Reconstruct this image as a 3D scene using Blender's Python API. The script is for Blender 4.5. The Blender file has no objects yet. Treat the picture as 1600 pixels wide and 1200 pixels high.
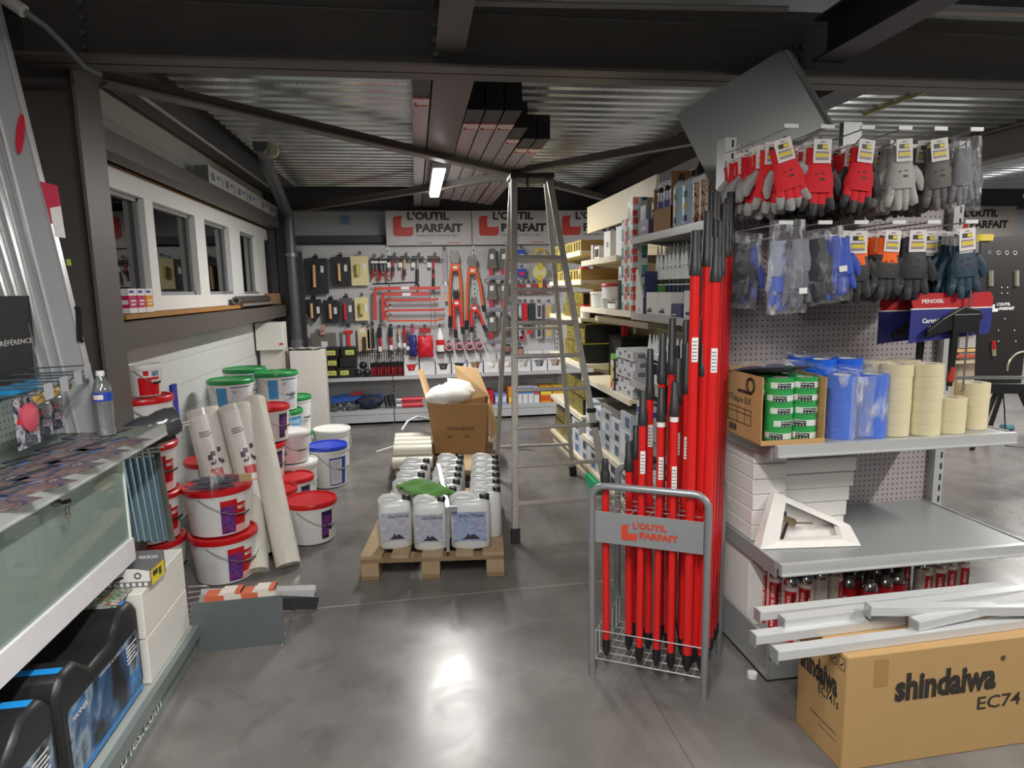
import bpy, bmesh, math, random
from mathutils import Vector, Matrix
random.seed(7)
SC = bpy.context.scene; COL = SC.collection
PI = math.pi
# ---------------- camera ----------------
RX = Vector((.98899, -.14676, -.01913)); UPV = Vector((.04005, .14097, .98920)); FW = Vector((.14248, .97907, -.14530))
CP = Vector((0, 0, 1.6)); FPX = 1014.0
cam = bpy.data.cameras.new('camera'); camo = bpy.data.objects.new('camera', cam); COL.objects.link(camo)
cam.sensor_fit = 'HORIZONTAL'; cam.sensor_width = 36; cam.lens = FPX/1600*36; cam.clip_start = .02
mw = Matrix.Identity(4)
for i in range(3):
    mw[i][0] = RX[i]; mw[i][1] = UPV[i]; mw[i][2] = -FW[i]; mw[i][3] = CP[i]
camo.matrix_world = mw; SC.camera = camo
# ---------------- world, exposure ----------------
w = bpy.data.worlds.new('world'); SC.world = w; w.use_nodes = True
w.node_tree.nodes['Background'].inputs[0].default_value = (.9, .95, 1, 1)
w.node_tree.nodes['Background'].inputs[1].default_value = .12
SC.view_settings.view_transform = 'Standard'; SC.view_settings.look = 'None'
SC.view_settings.exposure = 0.62; SC.view_settings.gamma = 1; SC.view_settings.use_curve_mapping = False

def area_lamp(name, loc, sx, sy, power, rot=(0, 0, 0), col=(1, .97, .93)):
    l = bpy.data.lights.new(name, 'AREA'); l.shape = 'RECTANGLE'; l.size = sx; l.size_y = sy; l.energy = power; l.color = col
    o = bpy.data.objects.new(name, l); COL.objects.link(o); o.location = loc; o.rotation_euler = rot
    return o
# the shop's ceiling luminaires: one in view, others behind and beside the viewpoint; last one added to brighten the far right sign
LAMPS = [(.23, 6.0, 2.54, 55), (.1, .6, 2.72, 75), (-.6, -1.6, 2.72, 40), (3.6, 5.6, 2.6, 45), (3.4, .6, 2.72, 60), (6.6, 4.5, 2.6, 60), (6.2, .6, 2.7, 40), (7.6, 6.6, 2.6, 60)]
for i, (x, y, z, p) in enumerate(LAMPS):
    area_lamp('luminaire_light', (x, y, z-.035), .11, 1.35, p)

# pixel of the 1600x1200 photograph -> point on a plane of the place
def ray(x, y): return (x-800)*RX + (600-y)*UPV + FPX*FW
def A(x, y, Y): d = ray(x, y); return CP + d*(Y/d.y)
def AX(x, y, X): d = ray(x, y); return CP + d*(X/d.x)
def AZ(x, y, Z): d = ray(x, y); return CP + d*((Z-1.6)/d.z)

# ---------------- materials ----------------
_m = {}
def lin(c):
    c /= 255.0
    return c/12.92 if c < .04045 else ((c+.055)/1.055)**2.4
def hexc(h): return tuple(lin(int(h[i:i+2], 16)) for i in (0, 2, 4)) + (1,)
def M(h, rough=.55, metal=0, var=.06, scale=30, bump=0, spec=.5, alpha=1, emit=0, trans=0):
    k = (h, rough, metal, var, scale, bump, spec, alpha, emit, trans)
    if k in _m: return _m[k]
    m = bpy.data.materials.new('surface_'+h); m.use_nodes = True; nt = m.node_tree; b = nt.nodes['Principled BSDF']
    c = hexc(h)
    b.inputs['Base Color'].default_value = c; b.inputs['Roughness'].default_value = rough; b.inputs['Metallic'].default_value = metal
    b.inputs['Specular IOR Level'].default_value = spec
    if var or bump:
        tc = nt.nodes.new('ShaderNodeTexCoord'); n = nt.nodes.new('ShaderNodeTexNoise'); n.inputs['Scale'].default_value = scale
        n.inputs['Detail'].default_value = 2
        nt.links.new(tc.outputs['Object'], n.inputs['Vector'])
        if var:
            mx = nt.nodes.new('ShaderNodeMix'); mx.data_type = 'RGBA'
            mx.inputs[6].default_value = tuple(min(1, v*(1-var)) for v in c[:3])+(1,); mx.inputs[7].default_value = tuple(min(1, v*(1+var)) for v in c[:3])+(1,)
            nt.links.new(n.outputs['Fac'], mx.inputs[0]); nt.links.new(mx.outputs[2], b.inputs['Base Color'])
        if bump:
            bp = nt.nodes.new('ShaderNodeBump'); bp.inputs['Strength'].default_value = bump; bp.inputs['Distance'].default_value = .01
            nt.links.new(n.outputs['Fac'], bp.inputs['Height']); nt.links.new(bp.outputs[0], b.inputs['Normal'])
    if alpha < 1: b.inputs['Alpha'].default_value = alpha
    if trans: b.inputs['Transmission Weight'].default_value = trans
    if emit:
        b.inputs['Emission Color'].default_value = c; b.inputs['Emission Strength'].default_value = emit
    _m[k] = m; return m

def film_mat(name, h, op, wr=40, hi=.6):
    """clear plastic film: glossy with see-through, wrinkled"""
    if name in _m: return _m[name]
    m = bpy.data.materials.new(name); m.use_nodes = True; nt = m.node_tree; nt.nodes.clear()
    out = nt.nodes.new('ShaderNodeOutputMaterial'); mix = nt.nodes.new('ShaderNodeMixShader'); tr = nt.nodes.new('ShaderNodeBsdfTransparent')
    p = nt.nodes.new('ShaderNodeBsdfPrincipled'); p.inputs['Base Color'].default_value = hexc(h); p.inputs['Roughness'].default_value = .18
    tc = nt.nodes.new('ShaderNodeTexCoord'); n = nt.nodes.new('ShaderNodeTexNoise'); n.inputs['Scale'].default_value = wr; n.inputs['Detail'].default_value = 3
    mp = nt.nodes.new('ShaderNodeMapping'); mp.inputs['Scale'].default_value = (1, 1, .35)
    nt.links.new(tc.outputs['Object'], mp.inputs[0]); nt.links.new(mp.outputs[0], n.inputs['Vector'])
    bp = nt.nodes.new('ShaderNodeBump'); bp.inputs['Strength'].default_value = .9; bp.inputs['Distance'].default_value = .03
    nt.links.new(n.outputs['Fac'], bp.inputs['Height']); nt.links.new(bp.outputs[0], p.inputs['Normal'])
    mr = nt.nodes.new('ShaderNodeMapRange'); mr.inputs[1].default_value = .54; mr.inputs[2].default_value = .72
    mr.inputs[3].default_value = op; mr.inputs[4].default_value = hi  # pale opaque streaks painted into the film as highlights
    nt.links.new(n.outputs['Fac'], mr.inputs[0]); nt.links.new(mr.outputs[0], mix.inputs[0])
    nt.links.new(tr.outputs[0], mix.inputs[1]); nt.links.new(p.outputs[0], mix.inputs[2]); nt.links.new(mix.outputs[0], out.inputs[0])
    _m[name] = m; return m

def glass_mat(name, tint, rough=.02, refl=.12, haze=0):
    if name in _m: return _m[name]
    m = bpy.data.materials.new(name); m.use_nodes = True; nt = m.node_tree; nt.nodes.clear()
    out = nt.nodes.new('ShaderNodeOutputMaterial'); mix = nt.nodes.new('ShaderNodeMixShader'); tr = nt.nodes.new('ShaderNodeBsdfTransparent')
    tr.inputs[0].default_value = hexc(tint)
    g = nt.nodes.new('ShaderNodeBsdfGlossy'); g.inputs['Roughness'].default_value = rough
    fr = nt.nodes.new('ShaderNodeFresnel'); fr.inputs[0].default_value = 1.5
    ma = nt.nodes.new('ShaderNodeMath'); ma.operation = 'MULTIPLY_ADD'; ma.inputs[1].default_value = 1.2; ma.inputs[2].default_value = refl; ma.use_clamp = True
    nt.links.new(fr.outputs[0], ma.inputs[0]); nt.links.new(ma.outputs[0], mix.inputs[0])
    nt.links.new(tr.outputs[0], mix.inputs[1]); nt.links.new(g.outputs[0], mix.inputs[2])
    last = mix
    if haze:
        d = nt.nodes.new('ShaderNodeBsdfDiffuse'); d.inputs[0].default_value = hexc(tint)
        m2 = nt.nodes.new('ShaderNodeMixShader'); m2.inputs[0].default_value = haze
        nt.links.new(mix.outputs[0], m2.inputs[1]); nt.links.new(d.outputs[0], m2.inputs[2]); last = m2
    nt.links.new(last.outputs[0], out.inputs[0]); _m[name] = m; return m

def grid_mat(name, h, dark, plane, pitch, hole, square=False, rough=.45):
    """perforated / wire-grid sheet: hole pattern from object coordinates"""
    if name in _m: return _m[name]
    m = bpy.data.materials.new(name); m.use_nodes = True; nt = m.node_tree; b = nt.nodes['Principled BSDF']; b.inputs['Roughness'].default_value = rough
    L = nt.links.new; tc = nt.nodes.new('ShaderNodeTexCoord'); sp = nt.nodes.new('ShaderNodeSeparateXYZ'); L(tc.outputs['Object'], sp.inputs[0])
    ax = {'xz': (0, 2), 'yz': (1, 2)}[plane]
    def mth(op, a, bv=None):
        n = nt.nodes.new('ShaderNodeMath'); n.operation = op
        if hasattr(a, 'links'): L(a, n.inputs[0])
        else: n.inputs[0].default_value = a
        if bv is not None:
            if hasattr(bv, 'links'): L(bv, n.inputs[1])
            else: n.inputs[1].default_value = bv
        return n.outputs[0]
    f = [mth('ABSOLUTE', mth('SUBTRACT', mth('FRACT', mth('MULTIPLY', sp.outputs[i], 1/pitch)), .5)) for i in ax]
    if square: v = mth('GREATER_THAN', mth('MAXIMUM', f[0], f[1]), .5-hole)       # grid lines
    else: v = mth('LESS_THAN', mth('ADD', mth('MULTIPLY', f[0], f[0]), mth('MULTIPLY', f[1], f[1])), hole*hole)
    mx = nt.nodes.new('ShaderNodeMix'); mx.data_type = 'RGBA'; mx.inputs[6].default_value = hexc(h); mx.inputs[7].default_value = hexc(dark)
    L(v, mx.inputs[0]); L(mx.outputs[2], b.inputs['Base Color']); _m[name] = m; return m

def photo_mat(name, cols, scale=12, dist=2.5, rough=.35, axis_scale=(1, 1, 1)):
    """printed picture: soft patches of several colours"""
    if name in _m: return _m[name]
    m = bpy.data.materials.new(name); m.use_nodes = True; nt = m.node_tree; b = nt.nodes['Principled BSDF']; b.inputs['Roughness'].default_value = rough
    tc = nt.nodes.new('ShaderNodeTexCoord'); mp = nt.nodes.new('ShaderNodeMapping'); mp.inputs['Scale'].default_value = axis_scale
    n = nt.nodes.new('ShaderNodeTexNoise'); n.inputs['Scale'].default_value = scale; n.inputs['Distortion'].default_value = dist; n.inputs['Detail'].default_value = 4
    r = nt.nodes.new('ShaderNodeValToRGB'); e = r.color_ramp.elements
    lo, hi = .33, .67
    for i, c in enumerate(cols):
        p = lo + (hi-lo)*i/(len(cols)-1)
        el = e[i] if i < 2 else e.new(p)
        el.position = p; el.color = hexc(c)
    L = nt.links.new; L(tc.outputs['Object'], mp.inputs[0]); L(mp.outputs[0], n.inputs['Vector']); L(n.outputs['Fac'], r.inputs[0]); L(r.outputs[0], b.inputs['Base Color'])
    _m[name] = m; return m

# ---------------- mesh builder ----------------
PM = {}
class MB:
    def __init__(s): s.v = []; s.f = []; s.mi = []; s.cur = 0; s.T = None
    def add(s, vs, fs):
        b = len(s.v)
        if s.T is not None: vs = [s.T @ Vector(v) for v in vs]
        s.v += [tuple(v) for v in vs]; s.f += [tuple(b+i for i in f) for f in fs]; s.mi += [s.cur]*len(fs); return s
    def mat(s, i): s.cur = i; return s
    def box(s, x0, x1, y0, y1, z0, z1):
        return s.add([(x0,y0,z0),(x1,y0,z0),(x1,y1,z0),(x0,y1,z0),(x0,y0,z1),(x1,y0,z1),(x1,y1,z1),(x0,y1,z1)],
                     [(3,2,1,0),(4,5,6,7),(0,1,5,4),(1,2,6,5),(2,3,7,6),(3,0,4,7)])
    def cbox(s, c, sx, sy, sz, R=None):
        R = R or Matrix.Identity(3); c = Vector(c); p = []
        for z in (-.5, .5):
            for x, y in ((-.5,-.5),(.5,-.5),(.5,.5),(-.5,.5)): p.append(c + R @ Vector((x*sx, y*sy, z*sz)))
        return s.add(p, [(3,2,1,0),(4,5,6,7),(0,1,5,4),(1,2,6,5),(2,3,7,6),(3,0,4,7)])
    def bar(s, a, b, w, h=None, up=(0,0,1)):
        """rectangular bar from a to b"""
        a = Vector(a); b = Vector(b); h = h or w; d = (b-a).normalized(); u = Vector(up)
        if abs(d.dot(u)) > .98: u = Vector((0,1,0))
        r = d.cross(u).normalized(); u = r.cross(d).normalized(); p = []
        for q in (a, b):
            for x, y in ((-1,-1),(1,-1),(1,1),(-1,1)): p.append(q + r*x*w/2 + u*y*h/2)
        return s.add(p, [(3,2,1,0),(4,5,6,7),(0,1,5,4),(1,2,6,5),(2,3,7,6),(3,0,4,7)])
    def tube(s, pts, r, n=10, r2=None, cap=True):
        pts = [Vector(p) for p in pts]; k = len(pts); rr = r if isinstance(r, (list, tuple)) else [r + ((r2 if r2 is not None else r)-r)*i/max(1,k-1) for i in range(k)]
        vs = []; prev = None
        for i, p in enumerate(pts):
            d = (pts[min(i+1,k-1)]-pts[max(i-1,0)]).normalized()
            u = prev if prev is not None else (Vector((0,0,1)) if abs(d.z) < .9 else Vector((1,0,0)))
            u = (u - d*u.dot(d)).normalized(); prev = u; v = d.cross(u)
            for j in range(n):
                a = 2*PI*j/n; vs.append(p + (u*math.cos(a)+v*math.sin(a))*rr[i])
        fs = [(i*n+j, i*n+(j+1)%n, (i+1)*n+(j+1)%n, (i+1)*n+j) for i in range(k-1) for j in range(n)]
        if cap: fs += [tuple(range(n-1,-1,-1)), tuple((k-1)*n+j for j in range(n))]
        return s.add(vs, fs)
    def lathe(s, prof, n=24, c=(0,0,0), sq=None, cap0=True, cap1=True):
        """profile [(r,z)] about the z axis; sq = superellipse exponent for rounded-square sections"""
        vs = []
        for r, z in prof:
            for j in range(n):
                a = 2*PI*j/n; k = 1
                if sq: k = (abs(math.cos(a))**sq+abs(math.sin(a))**sq)**(-1/sq)
                vs.append((c[0]+r*k*math.cos(a), c[1]+r*k*math.sin(a), c[2]+z))
        m = len(prof); fs = [(i*n+j, i*n+(j+1)%n, (i+1)*n+(j+1)%n, (i+1)*n+j) for i in range(m-1) for j in range(n)]
        if cap0: fs.append(tuple(range(n-1,-1,-1)))
        if cap1: fs.append(tuple((m-1)*n+j for j in range(n)))
        return s.add(vs, fs)
    def prism(s, poly, o, r, u, d):
        """2D polygon in plane (o, r, u) extruded by vector d"""
        o = Vector(o); r = Vector(r); u = Vector(u); d = Vector(d); n = len(poly)
        a = [o+r*x+u*y for x, y in poly]; vs = a+[p+d for p in a]
        fs = [tuple(range(n)), tuple(range(2*n-1, n-1, -1))] + [(i, i+n, (i+1)%n+n, (i+1)%n) for i in range(n)]
        return s.add(vs, fs)
    def quad(s, a, b, c, d): return s.add([a,b,c,d], [(0,1,2,3)])
    def arc(s, r0, r1, z0, z1, a0, a1, n=10, c=(0,0,0)):
        """patch of a cone surface: radius r0 at z0, r1 at z1"""
        vs = []
        for i in range(n+1):
            a = a0+(a1-a0)*i/n
            vs += [(c[0]+r0*math.cos(a), c[1]+r0*math.sin(a), c[2]+z0), (c[0]+r1*math.cos(a), c[1]+r1*math.sin(a), c[2]+z1)]
        return s.add(vs, [(2*i, 2*i+2, 2*i+3, 2*i+1) for i in range(n)])
    def build(s, name, mats, parent=None, smooth=None, bev=0, solid=0, world=False, label=None):
        me = bpy.data.meshes.new(name)
        vs = s.v
        anc = parent
        while world and anc is not None and anc.name not in PM: anc = anc.parent
        if world and anc is not None:
            inv = PM[anc.name].inverted(); vs = [tuple(inv @ Vector(v)) for v in vs]
        me.from_pydata(vs, [], s.f)
        if not isinstance(mats, (list, tuple)): mats = [mats]
        for m in mats: me.materials.append(m)
        if len(mats) > 1: me.polygons.foreach_set('material_index', s.mi)
        bm = bmesh.new(); bm.from_mesh(me); bmesh.ops.recalc_face_normals(bm, faces=bm.faces); bm.to_mesh(me); bm.free()
        if smooth:
            me.polygons.foreach_set('use_smooth', [True]*len(me.polygons)); me.set_sharp_from_angle(angle=math.radians(smooth))
        o = bpy.data.objects.new(name, me); COL.objects.link(o)
        if parent is not None: o.parent = parent
        if solid:
            q = o.modifiers.new('solid', 'SOLIDIFY'); q.thickness = solid; q.offset = 0
        if bev:
            q = o.modifiers.new('bevel', 'BEVEL'); q.width = bev; q.segments = 2; q.limit_method = 'ANGLE'; q.angle_limit = math.radians(40)
        if label: o['label'] = label
        return o
def tag(o, label, cat, group=None):
    o['label'] = label; o['category'] = cat
    if group: o['group'] = group
    return o
def thing(name, label, cat, loc=(0,0,0), rz=0, group=None, rot=None):
    o = bpy.data.objects.new(name, None); COL.objects.link(o); o.empty_display_size = .05
    o.location = loc; o.rotation_euler = rot or (0, 0, rz)
    from mathutils import Euler
    PM[o.name] = Matrix.Translation(Vector(loc)) @ Euler(rot or (0,0,rz)).to_matrix().to_4x4()
    return tag(o, label, cat, group)
def kids(o): return KID.get(o.name) or [c for c in bpy.data.objects if c.parent == o]
KID = {}
def proto_done(o):
    """remember the parts of a finished thing so that copying it is quick"""
    ch = [c for c in o_children(o)]; KID[o.name] = ch
    for c in ch: KID[c.name] = o_children(c)
    return o
def o_children(o): return [c for c in COL.objects if c.parent == o]
def dup(root, loc, label, rz=None, rot=None, group=None, scale=None):
    r = root.copy(); COL.objects.link(r); r.location = loc; r['label'] = label
    if rz is not None: r.rotation_euler = (0, 0, rz)
    if rot is not None: r.rotation_euler = rot
    if scale is not None: r.scale = scale
    if group: r['group'] = group
    for ch in KID[root.name]:
        c = ch.copy(); COL.objects.link(c); c.parent = r
        for g in KID.get(ch.name, []):
            d = g.copy(); COL.objects.link(d); d.parent = c
    return r
ORD = 'first second third fourth fifth sixth seventh eighth ninth tenth eleventh twelfth thirteenth fourteenth fifteenth sixteenth seventeenth eighteenth nineteenth twentieth'.split()
ORD += ['twenty-'+o for o in ORD[:9]]
def struct(name, mb, mats, **k):
    o = mb.build(name, mats, **k); o['kind'] = 'structure'; return o
# ---------------- lettering ----------------
_t = {}
def glyphs(s, bold=0):
    if (s, bold) in _t: return _t[(s, bold)]
    cu = bpy.data.curves.new('t', 'FONT'); cu.body = s; cu.size = 1; cu.resolution_u = 2; cu.offset = bold; cu.fill_mode = 'FRONT'
    o = bpy.data.objects.new('t', cu); COL.objects.link(o)
    dg = bpy.context.evaluated_depsgraph_get(); me = bpy.data.meshes.new_from_object(o.evaluated_get(dg))
    vs = [(v.co.x, v.co.y) for v in me.vertices]; fs = [tuple(p.vertices) for p in me.polygons]
    bpy.data.objects.remove(o); bpy.data.curves.remove(cu); bpy.data.meshes.remove(me)
    x0 = min(v[0] for v in vs); x1 = max(v[0] for v in vs); y0 = min(v[1] for v in vs); y1 = max(v[1] for v in vs)
    vs = [((x-x0)/(x1-x0), (y-y0)/(y1-y0)) for x, y in vs]
    _t[(s, bold)] = (vs, fs, (x1-x0)/(y1-y0)); return _t[(s, bold)]
def text(mb, s, o, r, u, w, h=None, bold=.02, shear=0):
    """add lettering to a builder: lower-left o, unit directions r and u, width w"""
    vs, fs, asp = glyphs(s, bold); h = h or w/asp; o = Vector(o); r = Vector(r); u = Vector(u)
    return mb.add([o + r*(x*w+shear*y*h) + u*y*h for x, y in vs], fs)
def ctext(mb, s, rad, a0, a1, z0, z1, bold=.02, rtop=None):
    """lettering wrapped on a cylinder between angles a0..a1"""
    vs, fs, _ = glyphs(s, bold); q = []
    for x, y in vs:
        a = a0+(a1-a0)*x; r = rad+((rtop or rad)-rad)*y; q.append((r*math.cos(a), r*math.sin(a), z0+(z1-z0)*y))
    return mb.add(q, fs)
LOGO = [(.02,.12),(.06,.03),(.15,0),(.85,0),(.94,.03),(1,.12),(1,.5),(.97,.46),(.9,.43),(.46,.43),(.43,.5),(.43,.82),(.46,.9),(.5,.97),(.2,.97),(.08,.93),(.02,.86)]
def logo(mb, o, r, u, w, n=(0,-1,0), mark=1, word=0, sub=False):
    """the red bitten-corner mark with L'OUTIL PARFAIT in two lines; width w of the whole"""
    o = Vector(o); r = Vector(r); u = Vector(u); k = w
    mb.mat(mark).prism([(x*.29*k, y*.29*k) for x, y in LOGO], o+u*(.02*k), r, u, Vector(n)*.0015)
    mb.mat(word); text(mb, "L'OUTIL", o+r*.21*k+u*.245*k+Vector(n)*.0016, r, u, .6*k, .12*k, .045)
    text(mb, "PARFAIT", o+r*.33*k+u*.075*k+Vector(n)*.0016, r, u, .67*k, .12*k, .05)
    if sub: text(mb, "FABRICANT DEPUIS 1822", o+r*.33*k+u*.015*k+Vector(n)*.0016, r, u, .6*k, .025*k, 0)
# ================= THE SETTING =================
STEEL = M('5b5652', .5, .1, .12, 6)
STEELD = M('444145', .5, .1, .12, 6)
WHITE = M('dfe0de', .5); WALLW = M('c9ccca', .45, 0, .03, 3)
# polished concrete floor
fm = bpy.data.materials.new('polished_concrete'); fm.use_nodes = True; nt = fm.node_tree; b = nt.nodes['Principled BSDF']; L = nt.links.new
tc = nt.nodes.new('ShaderNodeTexCoord')
def noise(sc, det, dis=0):
    n = nt.nodes.new('ShaderNodeTexNoise'); n.inputs['Scale'].default_value = sc; n.inputs['Detail'].default_value = det; n.inputs['Distortion'].default_value = dis
    L(tc.outputs['Object'], n.inputs['Vector']); return n.outputs['Fac']
def ramp(src, stops):
    r = nt.nodes.new('ShaderNodeValToRGB'); e = r.color_ramp.elements
    for i, (p, c) in enumerate(stops):
        el = e[i] if i < 2 else e.new(p)
        el.position = p; el.color = c
    L(src, r.inputs[0]); return r.outputs[0]
def mixc(f, a, c, mode='MIX'):
    m = nt.nodes.new('ShaderNodeMix'); m.data_type = 'RGBA'; m.blend_type = mode
    (L(f, m.inputs[0]) if hasattr(f, 'links') else setattr(m.inputs[0], 'default_value', f))
    L(a, m.inputs[6]); L(c, m.inputs[7]); return m.outputs[2]
c1 = ramp(noise(1.1, 6, .6), [(.3, hexc('5f5c5a')), (.5, hexc('716e6b')), (.72, hexc('827f7c'))])
c2 = ramp(noise(7, 8, .3), [(.32, hexc('8a8a8a')), (.7, hexc('b5b5b5'))])
c3 = ramp(noise(2.3, 5, 2.4), [(.56, hexc('ffffff')), (.64, hexc('d8d6d2')), (.72, hexc('ffffff'))])
base = mixc(.5, mixc(.32, c1, c2, 'OVERLAY'), c3, 'MULTIPLY')
sp = nt.nodes.new('ShaderNodeSeparateXYZ'); L(tc.outputs['Object'], sp.inputs[0])
def fm_(op, a, v=None):
    n = nt.nodes.new('ShaderNodeMath'); n.operation = op
    for i, q in enumerate((a, v)):
        if q is None: continue
        if hasattr(q, 'links'): L(q, n.inputs[i])
        else: n.inputs[i].default_value = q
    return n.outputs[0]
jy = fm_('LESS_THAN', fm_('ABSOLUTE', fm_('SUBTRACT', fm_('ADD', sp.outputs[1], fm_('MULTIPLY', sp.outputs[0], -.02)), 3.25)), .0035)
jx = fm_('LESS_THAN', fm_('ABSOLUTE', fm_('SUBTRACT', sp.outputs[0], .86)), .004)
wh = nt.nodes.new('ShaderNodeRGB'); wh.outputs[0].default_value = hexc('a7a5a2'); dk = nt.nodes.new('ShaderNodeRGB'); dk.outputs[0].default_value = hexc('565456')
base = mixc(fm_('MULTIPLY', jx, .7), mixc(fm_('MULTIPLY', jy, .8), base, wh.outputs[0]), dk.outputs[0])
L(base, b.inputs['Base Color'])
rr = nt.nodes.new('ShaderNodeMapRange'); rr.inputs[3].default_value = .12; rr.inputs[4].default_value = .42; L(noise(3.5, 7, .8), rr.inputs[0]); L(rr.outputs[0], b.inputs['Roughness'])
b.inputs['Specular IOR Level'].default_value = .42
struct('floor', MB().box(-4.2, 10.5, -4, 12, -.1, 0), fm)
# profiled galvanised deck: ribs across the aisle, dotted flanks
dm = bpy.data.materials.new('galvanised_deck'); dm.use_nodes = True; nt = dm.node_tree; b = nt.nodes['Principled BSDF']; L = nt.links.new
b.inputs['Metallic'].default_value = .8; b.inputs['Roughness'].default_value = .22
tc = nt.nodes.new('ShaderNodeTexCoord'); sp = nt.nodes.new('ShaderNodeSeparateXYZ'); L(tc.outputs['Object'], sp.inputs[0])
px = fm_('LESS_THAN', fm_('FRACT', fm_('MULTIPLY', sp.outputs[0], 28)), .5)
zz = fm_('LESS_THAN', fm_('ABSOLUTE', fm_('SUBTRACT', sp.outputs[2], 2.885)), .006)
dots = fm_('MULTIPLY', px, zz)
cr = ramp(noise(2.5, 3), [(.3, hexc('c4c9c9')), (.7, hexc('e6e9e9'))])
dk = nt.nodes.new('ShaderNodeRGB'); dk.outputs[0].default_value = hexc('4c5052')
L(mixc(dots, cr, dk.outputs[0]), b.inputs['Base Color'])
d = MB(); y = 3.2; prof = []
while y < 8.6:
    prof += [(y, 2.86), (y+.065, 2.86), (y+.085, 2.91), (y+.13, 2.91)]; y += .15
vs = []
for (yy, z) in prof: vs += [(-1.38, yy, z), (10.5, yy, z)]
d.add(vs, [(2*i, 2*i+1, 2*i+3, 2*i+2) for i in range(len(prof)-1)])
k = len(d.v); y = -4.0; prof = []
while y < 3.1: prof += [(y, 3.16), (y+.065, 3.16), (y+.085, 3.21), (y+.13, 3.21)]; y += .15
vs = []
for (yy, z) in prof: vs += [(-2.3, yy, z), (10.5, yy, z)]
d.add(vs, [(2*i, 2*i+1, 2*i+3, 2*i+2) for i in range(len(prof)-1)])
d.box(-1.38, 10.5, 3.2, 8.7, 2.93, 3.0).box(-1.8, -1.38, 3.2, 8.7, 3.11, 3.15).box(-1.8, -1.38, 8.5, 8.7, 2.8, 3.15).box(-2.3, 10.5, -4, 3.2, 3.23, 3.3)
struct('ceiling', d, dm)
# walls
w = MB(); WX = -1.72
for z0, z1 in ((0, 1.33), (2.42, 2.77)):        # cladding above and below the office window, with panel grooves
    z = z0
    while z < z1-.01:
        t = min(z+.19, z1); w.box(WX-.08, WX, 3.6, 8.6, z+.006, t); w.box(WX-.08, WX-.006, 3.6, 8.6, z, z+.006); z = t
struct('wall_left', w, WALLW)
struct('wall_left_front', MB().box(-2.3, -2.2, -4, 3.9, 0, 3.3), STEELD)
w = MB()
z = 0
while z < 2.84:
    w.box(-1.8, 10.5, 8.6, 8.7, z+.006, min(z+.22, 2.9)); w.box(-1.8, 10.5, 8.606, 8.7, z, z+.006); z += .22
struct('wall_back', w, M('b4b6ba', .5, 0, .03, 3))
struct('wall_right', MB().box(10.4, 10.5, -4, 8.7, 0, 3), M('77797c', .6))
struct('wall_front', MB().box(-2.3, 10.5, -4, -3.9, 0, 3.3), M('8f9192', .6))
# window row of the office
FR = M('e6e7e5', .35)
w = MB(); zb, zt = 1.5, 2.34
w.box(WX-.07, WX+.02, 3.95, 8.55, zb, zb+.1); w.box(WX-.07, WX+.02, 3.95, 8.55, zt-.12, zt)
ms = [(3.95, 4.05), (4.6, 4.74), (5.58, 5.82), (6.55, 6.93), (7.6, 8.0), (8.42, 8.55)]
for a, c in ms: w.box(WX-.07, WX+.02, a, c, zb+.1, zt-.12)
wf = struct('window_1', w, FR); wf['label'] = 'long white office window row over the steel sill rail'
g = MB()
for i in range(5):
    a, c = ms[i][1], ms[i+1][0]
    g.box(WX-.05, WX-.045, a, c, zb+.1, zt-.12)
    f = MB(); 
o = g.build('glass', glass_mat('office_glass', 'b8c2c4', .015, .1), wf)
beads = MB()
for i in range(5):
    a, c = ms[i][1], ms[i+1][0]
    for q in ((a, a+.025, zb+.1, zt-.12), (c-.025, c, zb+.1, zt-.12)): beads.box(WX-.044, WX-.02, *q)
    beads.box(WX-.044, WX-.02, a, c, zb+.1, zb+.125); beads.box(WX-.044, WX-.02, a, c, zt-.145, zt-.12)
beads.build('glazing_bead', M('8d9093', .4), wf)
# dim office behind the glass
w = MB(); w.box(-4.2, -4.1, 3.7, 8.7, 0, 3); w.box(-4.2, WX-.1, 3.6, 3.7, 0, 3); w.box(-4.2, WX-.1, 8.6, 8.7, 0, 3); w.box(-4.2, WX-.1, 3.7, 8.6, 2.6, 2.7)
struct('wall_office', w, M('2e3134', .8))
w = MB(); w.box(WX, WX+.012, 3.9, 8.5, zt, zt+.02); w.box(WX, WX+.13, 3.9, 8.5, zb-.03, zb-.002)
struct('trim_1', w, M('a8763c', .7, 0, .2, 14))
# steel frame, each member its own thing
def ibeam(mb, a, b_, h, wd, t=.012, up=(0,0,1)):
    a = Vector(a); b_ = Vector(b_); dr = (b_-a).normalized(); u = Vector(up); r = dr.cross(u).normalized()
    mb.bar(a, b_, .01, h, up); 
    for s in (-1, 1): mb.bar(a+u*s*(h/2-t/2), b_+u*s*(h/2-t/2), wd, t, up)
    return mb
def bolts(mb, pts, n, r=.014):
    for p in pts:
        p = Vector(p); mb.tube([p, p+Vector(n)*.016], r, 6); mb.tube([p+Vector(n)*.016, p+Vector(n)*.026], r*.5, 6)
BOLT = M('8c9294', .3, .8)
t = thing('steel_beam', 'deep dark steel beam spanning the whole shop across the aisle', 'beam', (0, 3.22, 2.6))
ibeam(MB(), (-1.6, 3.22, 2.85), (10.4, 3.22, 2.85), .5, .2).build('girder', STEEL, t, world=True)
bb = MB(); bolts(bb, [(-1.36, 3.21, z) for z in (2.66, 2.72, 2.78, 2.84)] + [(.14, 3.21, z) for z in (2.68, 2.74, 2.8)] + [(1.93, 3.21, z) for z in (2.71, 2.77)]+[(1.97, 3.21, z) for z in (2.71, 2.77)], (0, -1, 0)); bb.build('bolt', BOLT, t, world=True)
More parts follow.
